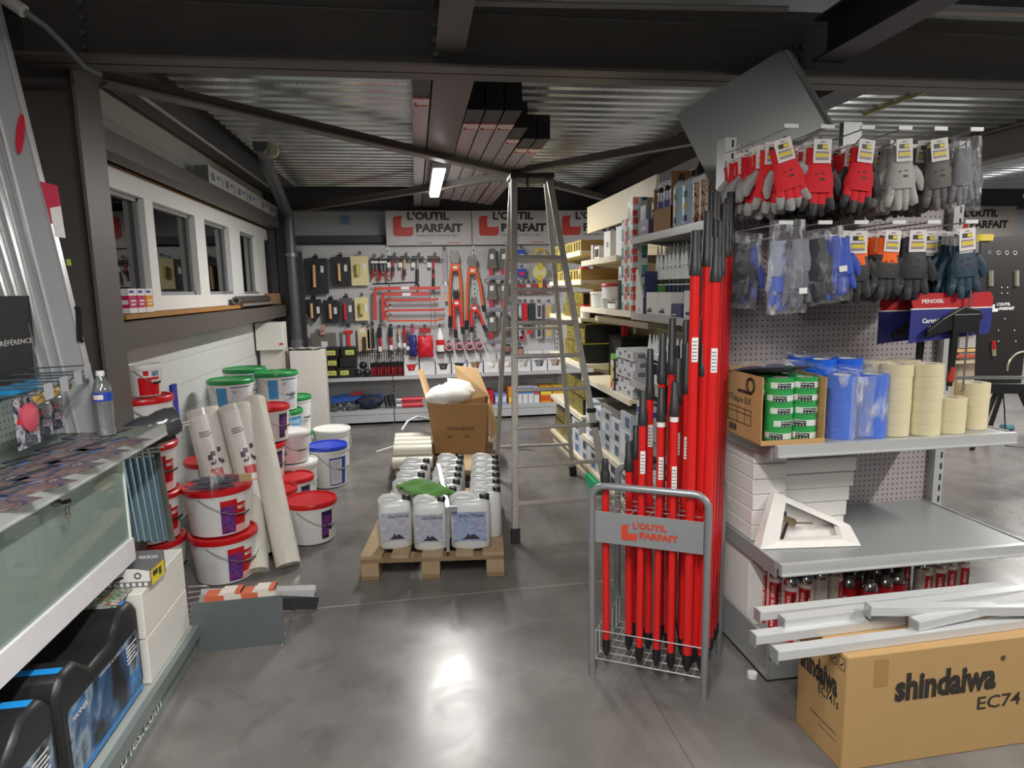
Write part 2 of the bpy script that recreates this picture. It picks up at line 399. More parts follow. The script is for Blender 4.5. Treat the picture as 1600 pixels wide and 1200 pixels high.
def sbeam(lab, a, b_, h, wd, m=STEEL, up=(0, 0, 1)):
    t = tag(ibeam(MB(), a, b_, h, wd, up=up).build('steel_beam', m), lab, 'beam'); return t
sbeam('grey steel joist along the ceiling above the lit lamp', (.23, 3.33, 2.73), (.23, 8.5, 2.73), .24, .2, M('5c5753', .45, .3, .1, 5))
sbeam('short steel joist running from the deep beam toward the viewer, above the aisle', (.2, -3.9, 2.76), (.2, 3.12, 2.76), .2, .13)
sbeam('steel joist running overhead toward the viewer, on the right', (2.05, -3.9, 2.77), (2.05, 3.12, 2.77), .2, .16, STEELD)
sbeam('steel joist above the middle shelving, behind the tilted grey panel', (2.36, 3.33, 2.73), (2.36, 8.5, 2.73), .24, .2, STEELD)
sbeam('steel joist far on the right under the metal deck', (5.0, 3.33, 2.73), (5.0, 8.5, 2.73), .24, .2)
sbeam('steel edge beam above the office windows', (-1.69, 3.4, 2.93), (-1.69, 8.4, 2.93), .33, .2)
sbeam('dark steel beam along the top of the back wall', (-1.7, 8.42, 2.72), (10.4, 8.42, 2.72), .26, .14, STEELD)
tag(MB().bar((-1.7, 8.52, 2.25), (-.3, 8.52, 2.25), .12, .09).build('steel_rail', STEELD), 'black horizontal rail across the back wall left of the signs', 'rail')
tag(MB().box(-1.66, -1.52, 3.6, 8.3, 1.33, 1.46).build('steel_rail', STEEL), 'grey steel rail below the office windows', 'rail')
tag(MB().box(-1.66, -1.54, 3.6, 8.3, 2.35, 2.46).build('steel_rail', STEEL), 'grey steel rail above the office windows', 'rail')
t = thing('steel_column', 'dark steel column at the near end of the office windows', 'column', (-1.6, 3.4, 0))
m = MB(); m.box(-1.465, -1.45, 3.28, 3.52, 0, 2.85); m.box(-1.76, -1.745, 3.28, 3.52, 0, 2.85); m.box(-1.745, -1.465, 3.395, 3.405, 0, 2.85); m.build('profile', STEEL, t, world=True)
m = MB(); m.box(-1.97, -1.762, 3.4, 3.41, 1.9, 2.9); m.build('end_plate', STEELD, t, world=True)
bb = MB(); bolts(bb, [(-1.55, 3.39, z) for z in (2.62, 2.72, 2.8)]+[(-1.85, 3.395, 2.0), (-1.85, 3.395, 2.6)], (0, -1, 0), .01); bb.build('bolt', BOLT, t, world=True)
t = tag(ibeam(MB(), (-1.6, 8.25, 0), (-1.6, 8.25, 2.8), .16, .16, up=(0, 1, 0)).build('steel_column', STEELD), 'dark steel column in the far left corner behind the drain pipe', 'column')
# horizontal X bracing under the deck
def brace(lab, a, b_, wd=.07):
    return tag(MB().bar(a, b_, wd, .012).bar(Vector(a)+Vector((0,0,.03)), Vector(b_)+Vector((0,0,.03)), .01, .06).build('brace', M('6a655f', .45, .2, .1, 5)), lab, 'brace')
brace('long diagonal brace from the left column toward the ladder top', (-1.38, 3.4, 2.57), (.9, 5.8, 2.57), .09)
brace('diagonal brace from the ladder top toward the tilted grey panel', (.9, 5.8, 2.58), (2.3, 4.1, 2.58))
brace('diagonal brace behind the ladder top going right', (.95, 5.85, 2.57), (2.4, 7.6, 2.57))
brace('diagonal brace from the ladder top back to the left wall', (.85, 5.85, 2.56), (-1.3, 8.2, 2.56))
# downpipe in the far corner
t = thing('drain_pipe', 'grey drain pipe bending down the far left corner', 'pipe', (-1.4, 8.1, 0))
PIPE = M('55585c', .35, .1)
m = MB(); a0, a1, a2 = AZ(418, 262, 2.7), Vector((-1.42, 8.05, 2.5)), Vector((-1.42, 8.05, .5))
m.tube([a0+Vector((0,-.25,.14)), a0+Vector((0,-.05,.09)), a0, a1, a2], .062, 14); m.build('pipe', PIPE, t, world=True, smooth=40)
m = MB(); m.tube([(-1.42, 8.05, 2.02), (-1.42, 8.05, 2.06)], .075, 14); m.tube([(-1.42, 8.05, .95), (-1.42, 8.05, 1.05)], .072, 14); m.build('collar', M('7a7d80', .3, .4), t, world=True, smooth=40)
m = MB(); m.tube([a0+Vector((.07,-.16,.12)), a0+Vector((.07,-.1,.12))], .06, 14); m.build('end_cap', M('b0ad98', .5), t, world=True, smooth=40)
tag(MB().tube([(-1.575, 3.7, 2.785), (-1.575, 8.3, 2.785)], .012, 8).build('cable', M('b5b3ae', .5)), 'pale cable run along the edge beam above the office windows', 'cable')
tag(MB().tube([A(-10, -15, 2.6), A(38, 18, 2.6)], .022, 10).build('conduit', M('aaa8a2', .5)), 'pale conduit end in the top left corner', 'conduit')
pts = [A(38, 18, 2.6), A(70, 40, 2.75), A(105, 75, 2.95), A(130, 103, 3.1), A(157, 116, 3.2)]
tag(MB().tube(pts, .011, 8).build('cable', M('5a6468', .5)), 'grey cable hanging over the left column', 'cable')
m = MB(); m.tube([A(700, 4, 3.02), A(1230, 14, 3.02)], .014, 8); tag(m.build('conduit', M('8f8b88', .5)), 'thin grey conduit along the top of the deep beam', 'conduit')
m = MB(); m.tube([A(1400, 17, 3.02), A(1640, 24, 3.02)], .014, 8); tag(m.build('conduit', M('b5a9a0', .5)), 'thin conduit in the top right corner of the photo', 'conduit')
tag(MB().bar(AZ(1350, 179, 2.848), AZ(1487, 128, 2.848), .02, .02).build('conduit', M('8f8a5c', .5)), 'yellowish conduit under the deck above the red gloves', 'conduit')
# luminaires
def luminaire(lab, x, y, z):
    t = thing('ceiling_luminaire', lab, 'lamp', (x, y, z), group='batten luminaires')
    MB().box(-.055, .055, -.72, .72, 0, .05).build('housing', M('d8d8d6', .4), t, bev=.01)
    MB().box(-.045, .045, -.7, .7, -.028, 0).build('diffuser', M('ffffff', .3, 0, 0, 30, 0, .5, 1, 9), t, bev=.012)
    m = MB(); m.tube([(0, -.5, .05), (0, -.5, .12)], .006, 6); m.tube([(0, .5, .05), (0, .5, .12)], .006, 6); m.build('bracket', BOLT, t)
for i, (x, y, z, p) in enumerate(LAMPS):
    luminaire(['lit batten lamp on the joist above the aisle', 'batten lamp overhead behind the viewer', 'batten lamp behind the viewer on the left', 'batten lamp beyond the middle shelving', 'batten lamp over the right side', 'batten lamp far on the right', 'batten lamp right of the viewer', 'added batten lamp brightening the wall sign in the far right corner'][i], x, y, z)
# long wrapped sheets stored under the deck
def cpanel(lab, x0, x1, y0, y1, z=2.62):
    t = thing('ceiling_panel', lab, 'panel', ((x0+x1)/2, y0, z), group='long panels slung under the deck')
    MB().box(x0, x1, y0+.3, y1, z, z+.02).build('sheet', M('a29c9c', .3, .45, .1, 5), t, world=True)
    MB().box(x0, x1, y0, y0+.3, z, z+.16).build('end_box', M('17161a', .5), t, world=True)
    m = MB(); m.box(x0, x1, y0+.3, y0+.48, z-.003, z); e = (x1-x0)
    m.mat(1).box(x0+.08*e, x1-.08*e, y0+.44, y0+.46, z-.005, z-.003).box(x0+.08*e, x0+.25*e, y0+.4, y0+.46, z-.005, z-.003).box(x0, x1, y0+.3, y0+.315, z-.005, z-.003)
    m.build('label_sticker', [M('e0c6c2', .5), M('b23a3c', .5)], t, world=True)
cpanel('long grey panel with a black end under the deck, left of the centre joist', .03, .12, 3.38, 8.3)
for i, (x0, x1, y0, lab) in enumerate([(.34, .44, 3.9, 'first'), (.45, .55, 3.9, 'second'), (.56, .66, 3.9, 'third'), (.67, .76, 4.3, 'fourth'), (.78, .87, 4.6, 'fifth'), (.88, .97, 4.6, 'sixth')]):
    cpanel('long grey panel with black end, %s to the right of the centre joist' % lab, x0, x1, y0, 7.6+.1*i)
# ================= RIGHT-HAND END UNIT =================
GREY = M('9ea1a1', .35, .3, .03); LGREY = M('b9bbbb', .4, .1, .03); RAIL = M('c2c4c4', .3, .3, .03); SLOT = M('1c1c1e', .7)
CARD = M('b08a57', .8, 0, .06, 40); WCARD = M('dad7d3', .7, 0, .03, 20); BLACK = M('1a1b1d', .45); INK = M('2b2723', .7); PAPER = M('e4e2df', .6)
RED = M('c31a20', .35); YEL = M('dcc62a', .5)
EX = Vector((1, 0, 0)); EZ = Vector((0, 0, 1)); EY = Vector((0, 1, 0)); IY = Vector((0, -1, 0))
PEG = grid_mat('perforated_sheet', 'aba2a4', '2a2628', 'xz', .0254, .15)
g = thing('gondola_end_unit', 'grey perforated end unit of the shelving hung with work gloves, on the right', 'shelving', (1.9, 2.6, 0))
MB().box(1.39, 2.46, 2.76, 2.775, .12, 2.2).build('perforated_panel', PEG, g, world=True)
for x in (1.335, 2.455):
    m = MB(); m.box(x, x+.05, 2.72, 2.8, 0, 2.22); m.mat(1)
    z = .2
    while z < 2.2: m.box(x+.03, x+.038, 2.718, 2.72, z, z+.03); z += .055
    m.build('upright', [LGREY, SLOT], g, world=True)
for k, (x1, yf, z) in enumerate([(2.37, 2.25, .985), (2.43, 2.19, .535)]):
    s = MB().box(1.345, x1, yf, 2.755, z-.028, z); s.box(1.335, 1.345, yf+.02, 2.755, z-.06, z+.004).box(x1, x1+.01, yf+.02, 2.755, z-.06, z+.004)
    s = s.build('shelf', GREY, g, world=True)
    r = MB().box(1.34, x1+.005, yf-.022, yf, z-.045, z+.003).box(1.34, x1+.005, yf-.028, yf-.022, z-.042, z-.036).build('price_rail', RAIL, s); r.data.transform(Matrix.Translation(-Vector(g.location)))
MB().box(1.345, 2.45, 2.24, 2.75, .12, .15).build('base_shelf', GREY, g, world=True)
MB().box(1.345, 2.45, 2.25, 2.75, .015, .12).box(1.335, 1.345, 2.24, 2.8, .03, .2).build('plinth', GREY, g, world=True)
m = MB(); m.tube([(1.31, 2.3, 0), (1.31, 2.3, .02)], .02, 12); m.build('foot', PAPER, g, world=True)
# the tilted grey shelf lying on top
t = thing('spare_shelf', 'large plain grey metal shelf leaning tilted on top of the end unit', 'shelf', (1.6, 3.0, 2.22))
c = [A(1057, 180, 3.0), A(1222, 77, 3.0), A(1290, 195, 3.0), A(1118, 300, 3.0)]
m = MB(); dY = Vector((.045, .03, 0))
m.add(c+[p+dY for p in c], [(0,1,2,3), (7,6,5,4), (0,4,5,1), (1,5,6,2), (2,6,7,3), (3,7,4,0)]); m.build('panel', M('7b7d7c', .4, .2, .03), t, world=True)
m = MB(); m.add([c[1]+dY*.4, c[1]+dY*1.3, c[2]+dY*1.3, c[2]+dY*.4, c[1]+dY*.4+Vector((.012,-.01,0)), c[1]+dY*1.3+Vector((.012,-.01,0)), c[2]+dY*1.3+Vector((.012,-.01,0)), c[2]+dY*.4+Vector((.012,-.01,0))], [(0,1,2,3), (4,5,6,7), (0,1,5,4), (2,3,7,6), (0,3,7,4)])
m.build('folded_edge', M('9b9d9c', .35, .3), t, world=True)
tag(MB().box(1.93, 2.02, 2.79, 2.82, 2.1, 2.31).build('metal_plate', M('a9abab', .4, .2)), 'small pale metal plate standing up behind the top edge of the end unit', 'plate')

# ---- hooks ----
hk = thing('peg_hook', 'x', 'hook', (0, 0, 0))
m = MB(); m.tube([(0, 0, 0), (0, -.43, 0)], .0028, 6); m.build('scanner_arm', M('c9c9c8', .25, .7), hk)
MB().box(-.028, .028, -.436, -.43, -.006, .008).build('price_plate', M('e3e3e1', .4), hk)
m = MB(); m.tube([(-.015, 0, -.05), (-.015, -.39, -.05), (-.012, -.42, -.03)], .003, 6); m.build('prong', M('c9c9c8', .25, .7), hk)
m = MB(); m.box(-.025, .01, 0, .006, -.06, .01); m.build('back_plate', M('c9c9c8', .25, .7), hk)
proto_done(hk)
OR = ['first', 'second', 'third', 'fourth', 'fifth', 'sixth', 'seventh']
hooks = []
for row, (zz, xs, nm) in enumerate([(2.172, (1.395, 1.54, 1.704, 1.86, 2.01, 2.165), 'top'), (1.825, (1.39, 1.55, 1.70, 1.86, 2.01, 2.175), 'lower')]):
    for i, x in enumerate(xs):
        lab = 'wire hook with white price plate, %s from the left in the %s glove row' % (OR[i], nm)
        if not hooks: o = hk; o.location = (x, 2.755, zz); o['label'] = lab
        else: o = dup(hk, (x, 2.755, zz), lab)
        o['group'] = 'hooks in the %s glove row' % nm; hooks.append(o)

# ---- work gloves ----
def glove_mesh(L=.23, W=.105):
    m = MB(); m.mat(0); S = Matrix.Diagonal((1, .42, 1, 1)); m.T = S
    n = 14
    def ring(z, w, th): return [(w/2*math.cos(2*PI*j/n), th/2/.42*math.sin(2*PI*j/n), z) for j in range(n)]
    secs = [(0, .082, .016), (-.03, .078, .018), (-.06, .082, .022), (-.09, .1, .028), (-.125, .104, .03), (-.148, .094, .026)]
    vs = []
    for z, w, th in secs: vs += ring(z, w, th)
    k = len(secs)
    for i in range(k-1):
        m.cur = 0 if i < 3 else 0
        b = [(i*n+j, i*n+(j+1)%n, (i+1)*n+(j+1)%n, (i+1)*n+j) for j in range(n)]
        if i == 0: m.add(vs, b)
        else:
            m.f += b; m.mi += [0 if i < 4 else 0]*n
    m.f.append(tuple(range(n))); m.mi.append(0)
    fx = (-.038, -.013, .012, .036); fl = (.062, .078, .074, .058)
    for q, (x, l) in enumerate(zip(fx, fl)):
        sp = (-.012, -.004, .004, .012)[q]; bend = (.015, -.01, .02, -.005)[q]
        kk = .5 if q in (1, 2) else .3
        m.mat(0).tube([(x, 0, -.135), (x+sp*.4, 0, -.15-l*kk)], .0137, 8)
        m.mat(1).tube([(x+sp*.35, 0, -.148-l*kk), (x+sp*.7, bend*.5, -.15-l*.6), (x+sp, bend, -.15-l*.93), (x+sp, bend, -.15-l)], [.0145, .0145, .012, .006], 8)
    m.mat(1).tube([(.04, 0, -.075), (.062, .01, -.1), (.076, .02, -.13), (.078, .022, -.152), (.078, .022, -.16)], [.016, .0165, .0155, .012, .005], 8)
    m.T = None; m.v = [tuple(S @ Vector(v)) if False else v for v in m.v]
    return m
def dip(m, frac):
    """coat the palm side too: faces lower than frac"""
    return m
def glove_proto(name, knit, coat, palm_coat=False, card=True):
    t = thing('work_gloves', 'x', 'gloves', (0, 0, 0))
    kn = M(knit, .85, 0, .1, 90, .25); co = M(coat, .6, 0, .08, 60, .15)
    g1 = glove_mesh()
    if palm_coat:
        for i, f in enumerate(g1.f):
            z = sum(g1.v[j][2] for j in f)/len(f); xx = abs(sum(g1.v[j][0] for j in f)/len(f))
            if z < (-.098 if name == 'ob' else -.07)+xx*.9: g1.mi[i] = 1
    else:
        for i, f in enumerate(g1.f):
            z = sum(g1.v[j][2] for j in f)/len(f); y = sum(g1.v[j][1] for j in f)/len(f)
            if z < -.075 and y > .004: g1.mi[i] = 1
    o = g1.build('glove', [kn, co], t, smooth=60)
    o2 = o.copy(); COL.objects.link(o2); o2.location = (.004, .018, .004); o2.scale = (-1, 1, 1.02)
    if card:
        m = MB(); m.box(-.03, .03, -.014, -.0125, -.05, .03)
        m.mat(1).box(-.018, .016, -.0155, -.014, -.004, .012); m.mat(2).box(-.022, .022, -.0155, -.014, -.03, -.018).box(-.002, .016, -.0165, -.0155, -.002, .010)
        m.mat(3).box(-.022, .022, -.0155, -.014, -.017, -.011).box(-.022, .022, -.0155, -.014, -.039, -.032).box(-.008, .008, -.0155, -.014, .018, .022)
        m.build('header_card', [M('e2dcd8', .5), M('2c2a26', .5), M('e3c933', .5), M('8d8488', .5)], t)
        m = MB(); m.quad((-.018, -.0125, -.098), (-.006, -.0132, -.098), (-.006, -.0132, -.094), (-.018, -.0125, -.094)); m.box(-.006, .012, -.0145, -.013, -.108, -.1); m.box(-.02, -.012, -.0145, -.013, -.088, -.084).box(.0, .012, -.0145, -.013, -.086, -.082); m.build('print', M('3c1418', .6), t)
    proto_done(t); return t
GK = {'rg': ('dc2630', '9a9997'), 'rb': ('dc2630', '2d2c2b'), 'gg': ('a09e9a', 'adaba6'), 'gb': ('6a6865', '5e5b57'), 'ob': ('ff6a26', '2d2c2c'), 'nb': ('4a4856', '262629'), 'bb': ('b5b6b5', '1c3748')}
def hang(kind, x, z, n, what, row, palm=False, y0=2.345, dy=.052, tilt=0, spread=.006):
    pr = glove_proto(kind, *GK[kind], palm_coat=palm)
    for i in range(n):
        y = y0+i*dy; rr = random.uniform(-.10, .10) if i else tilt; rz = random.uniform(-.5, .4) if i else random.uniform(-.1, .1)
        if i == 0: ds = 'frontmost pair of %s, %s row' % (what, row)
        elif i == n-1: ds = 'rearmost pair of %s, %s row' % (what, row)
        else: ds = '%s, %s pair from the front, %s row' % (what, OR[i], row)
        loc = (x+random.uniform(-spread, spread)*(i > 0), y, z+random.uniform(-.006, .004)*(i > 0)); s = 1.06+random.uniform(-.04, .04)
        if i == 0: pr.location = loc; pr.rotation_euler = (0, rr, rz); pr.scale = (s*1.12, s, s); pr['label'] = ds; o = pr
        else: o = dup(pr, loc, ds, rot=(0, rr, rz), scale=(s*1.12, s, s))
        o['group'] = '%s in the %s row' % (what, row)
hang('rg', 1.375, 2.10, 8, 'red gloves with grey fingers', 'top', tilt=-.3)
hang('rb', 1.53, 2.098, 7, 'red gloves with black fingers on the second hook', 'top')
hang('rb', 1.71, 2.10, 8, 'red gloves with black fingers on the third hook', 'top', tilt=.08)
hang('gg', 1.87, 2.105, 7, 'pale grey gloves', 'top', palm=True, tilt=-.08)
hang('gb', 2.02, 2.108, 7, 'dark grey gloves', 'top', palm=True, tilt=-.15)
hang('ob', 1.70, 1.762, 7, 'orange gloves with black palms on the third hook', 'lower', palm=True)
hang('ob', 1.845, 1.765, 5, 'orange gloves with black palms on the fourth hook', 'lower', palm=True, tilt=.05)
hang('nb', 1.955, 1.765, 5, 'dark charcoal gloves', 'lower', palm=True)
hang('bb', 2.07, 1.765, 4, 'petrol blue coated gloves on the fifth hook', 'lower', palm=True, y0=2.42)
hang('bb', 2.17, 1.77, 5, 'petrol blue coated gloves on the last hook', 'lower', palm=True, tilt=-.1)

def pillow(m, cx, cy, z0, z1, w, th, nx=8, nz=10, jit=.006, taper=.9):
    """closed cushion-like bag"""
    for side in (-1, 1):
        vs = []
        for i in range(nx+1):
            for k in range(nz+1):
                u = i/nx; v = k/nz; e = (math.sin(PI*u)**.5)*(math.sin(PI*min(1, max(0, v)))**.45)
                ww = w*(taper+(1-taper)*(1-v))
                vs.append((cx+(u-.5)*ww+random.uniform(-jit, jit)*.6, cy+side*(th/2*e+.0006)+random.uniform(-jit, jit)*e, z0+(z1-z0)*v+random.uniform(-jit, jit)*.5))
        n = nz+1; m.add(vs, [(i*n+k, (i+1)*n+k, (i+1)*n+k+1, i*n+k+1) for i in range(nx) for k in range(nz)])
    return m
FILM = film_mat('clear_film', 'e4e5e8', .07, 26)
def glove_bag(lab, c, w, h, rot, cols, th=.05, sticker=None, op=FILM):
    t = thing('glove_bag', lab, 'bag', c, rot=(0, rot, 0), group='plastic bags of gloves')
    pillow(MB(), 0, 0, -h, .015, w, th, 8, 12).build('film', op, t, smooth=70)
    g1 = MB(); g1.T = Matrix.Translation((0, 0, 0))
    for q, (dx, dz, col, sx, sy) in enumerate(cols):
        gm = glove_mesh(); gm.v = [((v[0]*sx)+dx, v[1]*1.0+(.012 if q % 2 else -.01), v[2]*sy+dz) for v in gm.v]
        gm.mi = [0]*len(gm.f); gm.build('packed_glove', M(col, .7, 0, .15, 60, .2), t, smooth=60)
    if sticker: MB().box(sticker[0]-.016, sticker[0]+.016, -th/2-.006, -th/2-.004, sticker[1]-.011, sticker[1]+.011).build('price_sticker', PAPER, t)
glove_bag('last clear bag of grey gloves at the right end of the top glove row', (2.14, 2.34, 2.135), .15, .27, -.05, [(-.02, -.03, '77767a', .9, .95), (.02, -.035, '6c6b70', .9, .9)])
glove_bag('leftmost bag of blue and black gloves in the lower row, half behind another bag', (1.33, 2.5, 1.79), .15, .29, .1, [(-.02, -.03, '33363c', 1, 1.05), (.03, -.03, '3a4a9a', .9, 1.05)])
glove_bag('long clear bag of blue and grey gloves hanging lowest in the lower row', (1.39, 2.31, 1.82), .165, .335, -.03, [(.035, -.1, '62646e', 1.0, .95), (-.01, -.12, '4460be', .95, .9), (.05, -.06, '777984', .9, .8), (-.03, -.06, '8b93a8', .8, .9)], .06, (.045, -.25))
glove_bag('wide bag of blue and black gloves with yellow edging, beside the orange gloves', (1.545, 2.31, 1.79), .17, .27, -.12, [(-.045, -.02, '1f2226', 1.05, 1.05), (.02, -.02, '2b4bb4', 1.15, 1.05), (.055, -.03, '3450b0', .9, .95)], .06, (.04, -.145))

# ---- cartridge gun cards ----
def gun_card(lab, x, y, z, blue, txt=True):
    t = thing('caulking_gun_card', lab, 'tool', (x, y, z), group='carded caulking guns')
    W, H = .37, .2; m = MB()
    m.mat(1).prism([(0, .0), (W*.98, .03), (W, .06), (W, H-.065), (0, H-.065)], (-W*.5, 0, -H*.5), EX, EZ, (0, .004, 0))
    m.mat(0).prism([(.01, H-.06), (W, H-.06), (W, H-.02), (W-.015, H), (.02, H), (.0, H-.03)], (-W*.5, 0, -H*.5), EX, EZ, (0, .004, 0))
    m.mat(2).box(-W*.5, W*.5, -.001, .003, H*.5-.065, H*.5-.06)
    if txt:
        text(m, 'PENOSIL', (-W*.38, -.0015, H*.5-.04), EX, EZ, .1, .016, .03)
        text(m, 'Cartridge', (-W*.36, -.0015, -.025), EX, EZ, .1, .024, .03); text(m, 'Gun', (-W*.28, -.0015, -.048), EX, EZ, .045, .018, .03)
    m.build('backing_card', [M('b51f27', .45), M(blue, .45), PAPER], t)
    m = MB(); m.tube([(.06, -.02, -.3), (.06, -.02, .11)], .004, 8); m.tube([(-.0, -.02, .02), (.05, -.02, -.0), (.1, -.02, .01)], .004, 6); m.tube([(.06, -.02, -.3), (.045, -.02, -.305), (.06, -.02, -.31), (.075, -.02, -.305)], .004, 6); m.build('plunger_rod', M('a7a8a8', .25, .8), t, smooth=50)
    m = MB(); m.box(-.02, .1, -.035, -.01, -.06, .015); m.tube([(.0, -.02, -.02), (.0, -.02, -.12), (-.005, -.02, -.28)], [.014, .016, .012], 8); m.prism([(-.13, -.075), (-.02, -.05), (.1, -.02), (.12, .0), (.1, .03), (.03, .045), (-.06, .0), (-.13, -.05)], (0, -.03, 0), EX, EZ, (0, .02, 0)); m.build('body', M('121214', .4), t, bev=.004)
    m = MB(); m.tube([(.07, -.02, -.04), (.105, -.02, -.07), (.1, -.02, -.02)], .007, 8); m.build('trigger', M('1b1b1d', .4), t)
    m = MB(); m.tube([(.0, -.021, -.2), (-.004, -.021, -.26)], .0145, 8); m.build('grip_band', M('a83228', .5), t)
gun_card('front red and blue carded caulking gun hanging right of the gloves', 2.155, 2.36, 1.45, '2b2f78')
gun_card('caulking gun card hanging behind the front one, a little to the left', 2.1, 2.47, 1.44, '23265c', False)

# ---- green tape box ----
def tape(name, r, h, hexcol, label=None):
    t = thing('tape_roll', 'x', 'tape', (0, 0, 0))
    ri = r*.6
    m = MB(); n = 28
    prof = [(ri, 0), (r-.0008, 0), (r, .001), (r, h-.001), (r-.0008, h), (ri, h)]
    m.lathe(prof, n, cap0=False, cap1=False); m.build('tape', M(hexcol, .4, 0, .04, 20), t, smooth=28)
    m = MB(); m.lathe([(ri, h), (ri-.003, h), (ri-.003, 0), (ri, 0)], n, cap0=False, cap1=False); m.build('core', M('cfc9bd', .7), t, smooth=50)
    if label:
        m = MB(); s = r+.0006
        m.mat(0).arc(s, s, .011, h-.015, -PI*.95, -PI*.05, 14); s += .0006
        m.mat(1).arc(s, s, .009, h-.018, -PI*.78, -PI*.47, 6); m.mat(2).arc(s, s, .009, h-.016, -PI*.2, -PI*.14, 2)
        m.mat(0); ctext(m, 'MUSTtape', s+.0006, -PI*.76, -PI*.5, h-.029, h-.021)
        for q in range(4): a = -PI*(.75-.07*q); m.arc(s+.0006, s+.0006, .011, .016, a, a+.09, 2)
        m.build('label_band', [M('cfd6cf', .4), M('26282a', .4), M('b8323c', .4)], t)
    proto_done(t); return t
Z1 = .985
bx = thing('tape_carton', 'brown open carton of green tape rolls on the upper shelf', 'carton', (1.44, 2.46, Z1))
m = MB(); H = .265
m.mat(0).box(-.155, -.151, -.2, .2, .002, H).box(-.155, .11, .196, .2, .002, H).box(-.155, .11, -.2, .2, .001, .004)
m.prism([(0, 0), (.4, 0), (.4, H*.96), (.1, H), (0, H*.9)], (.106, .2, .002), (0, -1, 0), EZ, (.004, 0, 0))
m.box(-.155, .11, -.204, -.2, .001, .02)
m.mat(1); IX = Vector((-1, 0, 0))
o = Vector((-.1565, .185, .002)); r = Vector((0, -1, 0))
text(m, 'Théard', o+r*.01+EZ*.225, r, EZ, .09, .022, .02); text(m, 'MUSTtape EX', o+r*.05+EZ*.135, r, EZ, .26, .034, .0)
for a, b_ in (((.04, .12), (.31, .12)), ((.04, .06), (.31, .06)), ((.04, .1), (.31, .1)), ((.04, .06), (.04, .12)), ((.31, .06), (.31, .12)), ((.12, .06), (.12, .12)), ((.2, .06), (.2, .12)), ((.26, .06), (.26, .12))):
    m.bar(o+r*a[0]+EZ*a[1], o+r*b_[0]+EZ*b_[1], .0015, .0015)
for q in range(4): m.bar(o+r*(.14+q*.016)+EZ*.02, o+r*(.14+q*.016)+EZ*.045, .0015, .009)
rg = [(.30+.028*math.cos(a), .22+.028*math.sin(a)) for a in [k*PI/10 for k in range(21)]]
m.tube([o+r*p[0]+EZ*p[1] for p in rg], .005, 6); m.bar(o+r*.2+EZ*.19, o+r*.31+EZ*.19, .002, .011)
m.build('carton', [M('b28f5e', .8, 0, .06, 30), INK], bx)
GT = tape('green', .052, .049, '2f9a4c', True); first = True
for (x, y, n, rowlab) in ((1.396, 2.33, 5, 'front left'), (1.497, 2.325, 5, 'front right'), (1.396, 2.437, 5, 'rear left'), (1.497, 2.435, 5, 'rear right'), (1.396, 2.545, 5, 'hindmost left'), (1.497, 2.545, 5, 'hindmost right')):
    for k in range(n):
        if rowlab.startswith(('rear', 'hind')) and k < 3: continue
        lab = 'green tape roll in the carton, %s stack, %s' % (rowlab, ['at the bottom', 'second from the bottom', 'in the middle', 'second from the top', 'at the top'][k])
        rz = random.uniform(-.5, .6)
        if first: GT.location = (x, y, Z1+.006+k*.0496); GT.rotation_euler = (0, 0, rz); GT['label'] = lab; first = False; o = GT
        else: o = dup(GT, (x, y, Z1+.006+k*.0496), lab, rz=rz)
        o['group'] = 'green tape rolls in the carton'
t = thing('glove_packet', 'flat plastic packet of dark blue goods lying on the green tape carton', 'packet', (1.4, 2.42, Z1+.275))
m = MB(); m.T = Matrix.Translation((0, 0, 0)) @ Matrix.Rotation(PI/2-.15, 4, 'X'); pillow(m, 0, 0, -.12, .14, .24, .03, 8, 8, .008); m.build('contents', M('3d4258', .6, 0, .6, 30, .4), t, smooth=60)
m = MB(); m.T = Matrix.Translation((.01, 0, .01)) @ Matrix.Rotation(PI/2-.12, 4, 'X'); pillow(m, 0, 0, -.16, .15, .29, .055, 8, 8, .01); m.build('film', FILM, t, smooth=60)
# ---- blue tape ----
BT = tape('blue', .058, .05, '1a5fd0'); first = True
for (x, y, n, wh) in ((1.665, 2.335, 5, 'front left'), (1.79, 2.325, 5, 'front right'), (1.65, 2.455, 6, 'middle left'), (1.77, 2.45, 6, 'middle right'), (1.64, 2.575, 6, 'rear left')):
    for k in range(n):
        loc = (x+random.uniform(-.003, .003), y, Z1+.001+k*.0505); lab = 'blue tape roll in the shrink-wrapped block, %s stack, %s from the bottom' % (wh, OR[k])
        if first: BT.location = loc; BT['label'] = lab; first = False; o = BT
        else: o = dup(BT, loc, lab)
        o['group'] = 'shrink-wrapped blue tape rolls'
m = MB()
for (x, y) in ((1.665, 2.335), (1.79, 2.325)):
    m.lathe([(.0605, 0), (.062, .06), (.0605, .1), (.0625, .16), (.061, .2), (.0625, .262)], 32, (x, y, Z1), cap0=False, cap1=False)
m.box(1.665, 1.79, 2.272, 2.274, Z1+.01, Z1+.25); m.add([(1.6, 2.3, Z1+.262), (1.86, 2.28, Z1+.262), (1.86, 2.6, Z1+.315), (1.58, 2.62, Z1+.32)], [(0,1,2,3)])
tag(m.build('shrink_wrap', film_mat('tape_film', 'e6ebf2', .1, 22), smooth=60), 'clear shrink wrap stretched around the blue tape stacks', 'wrap')
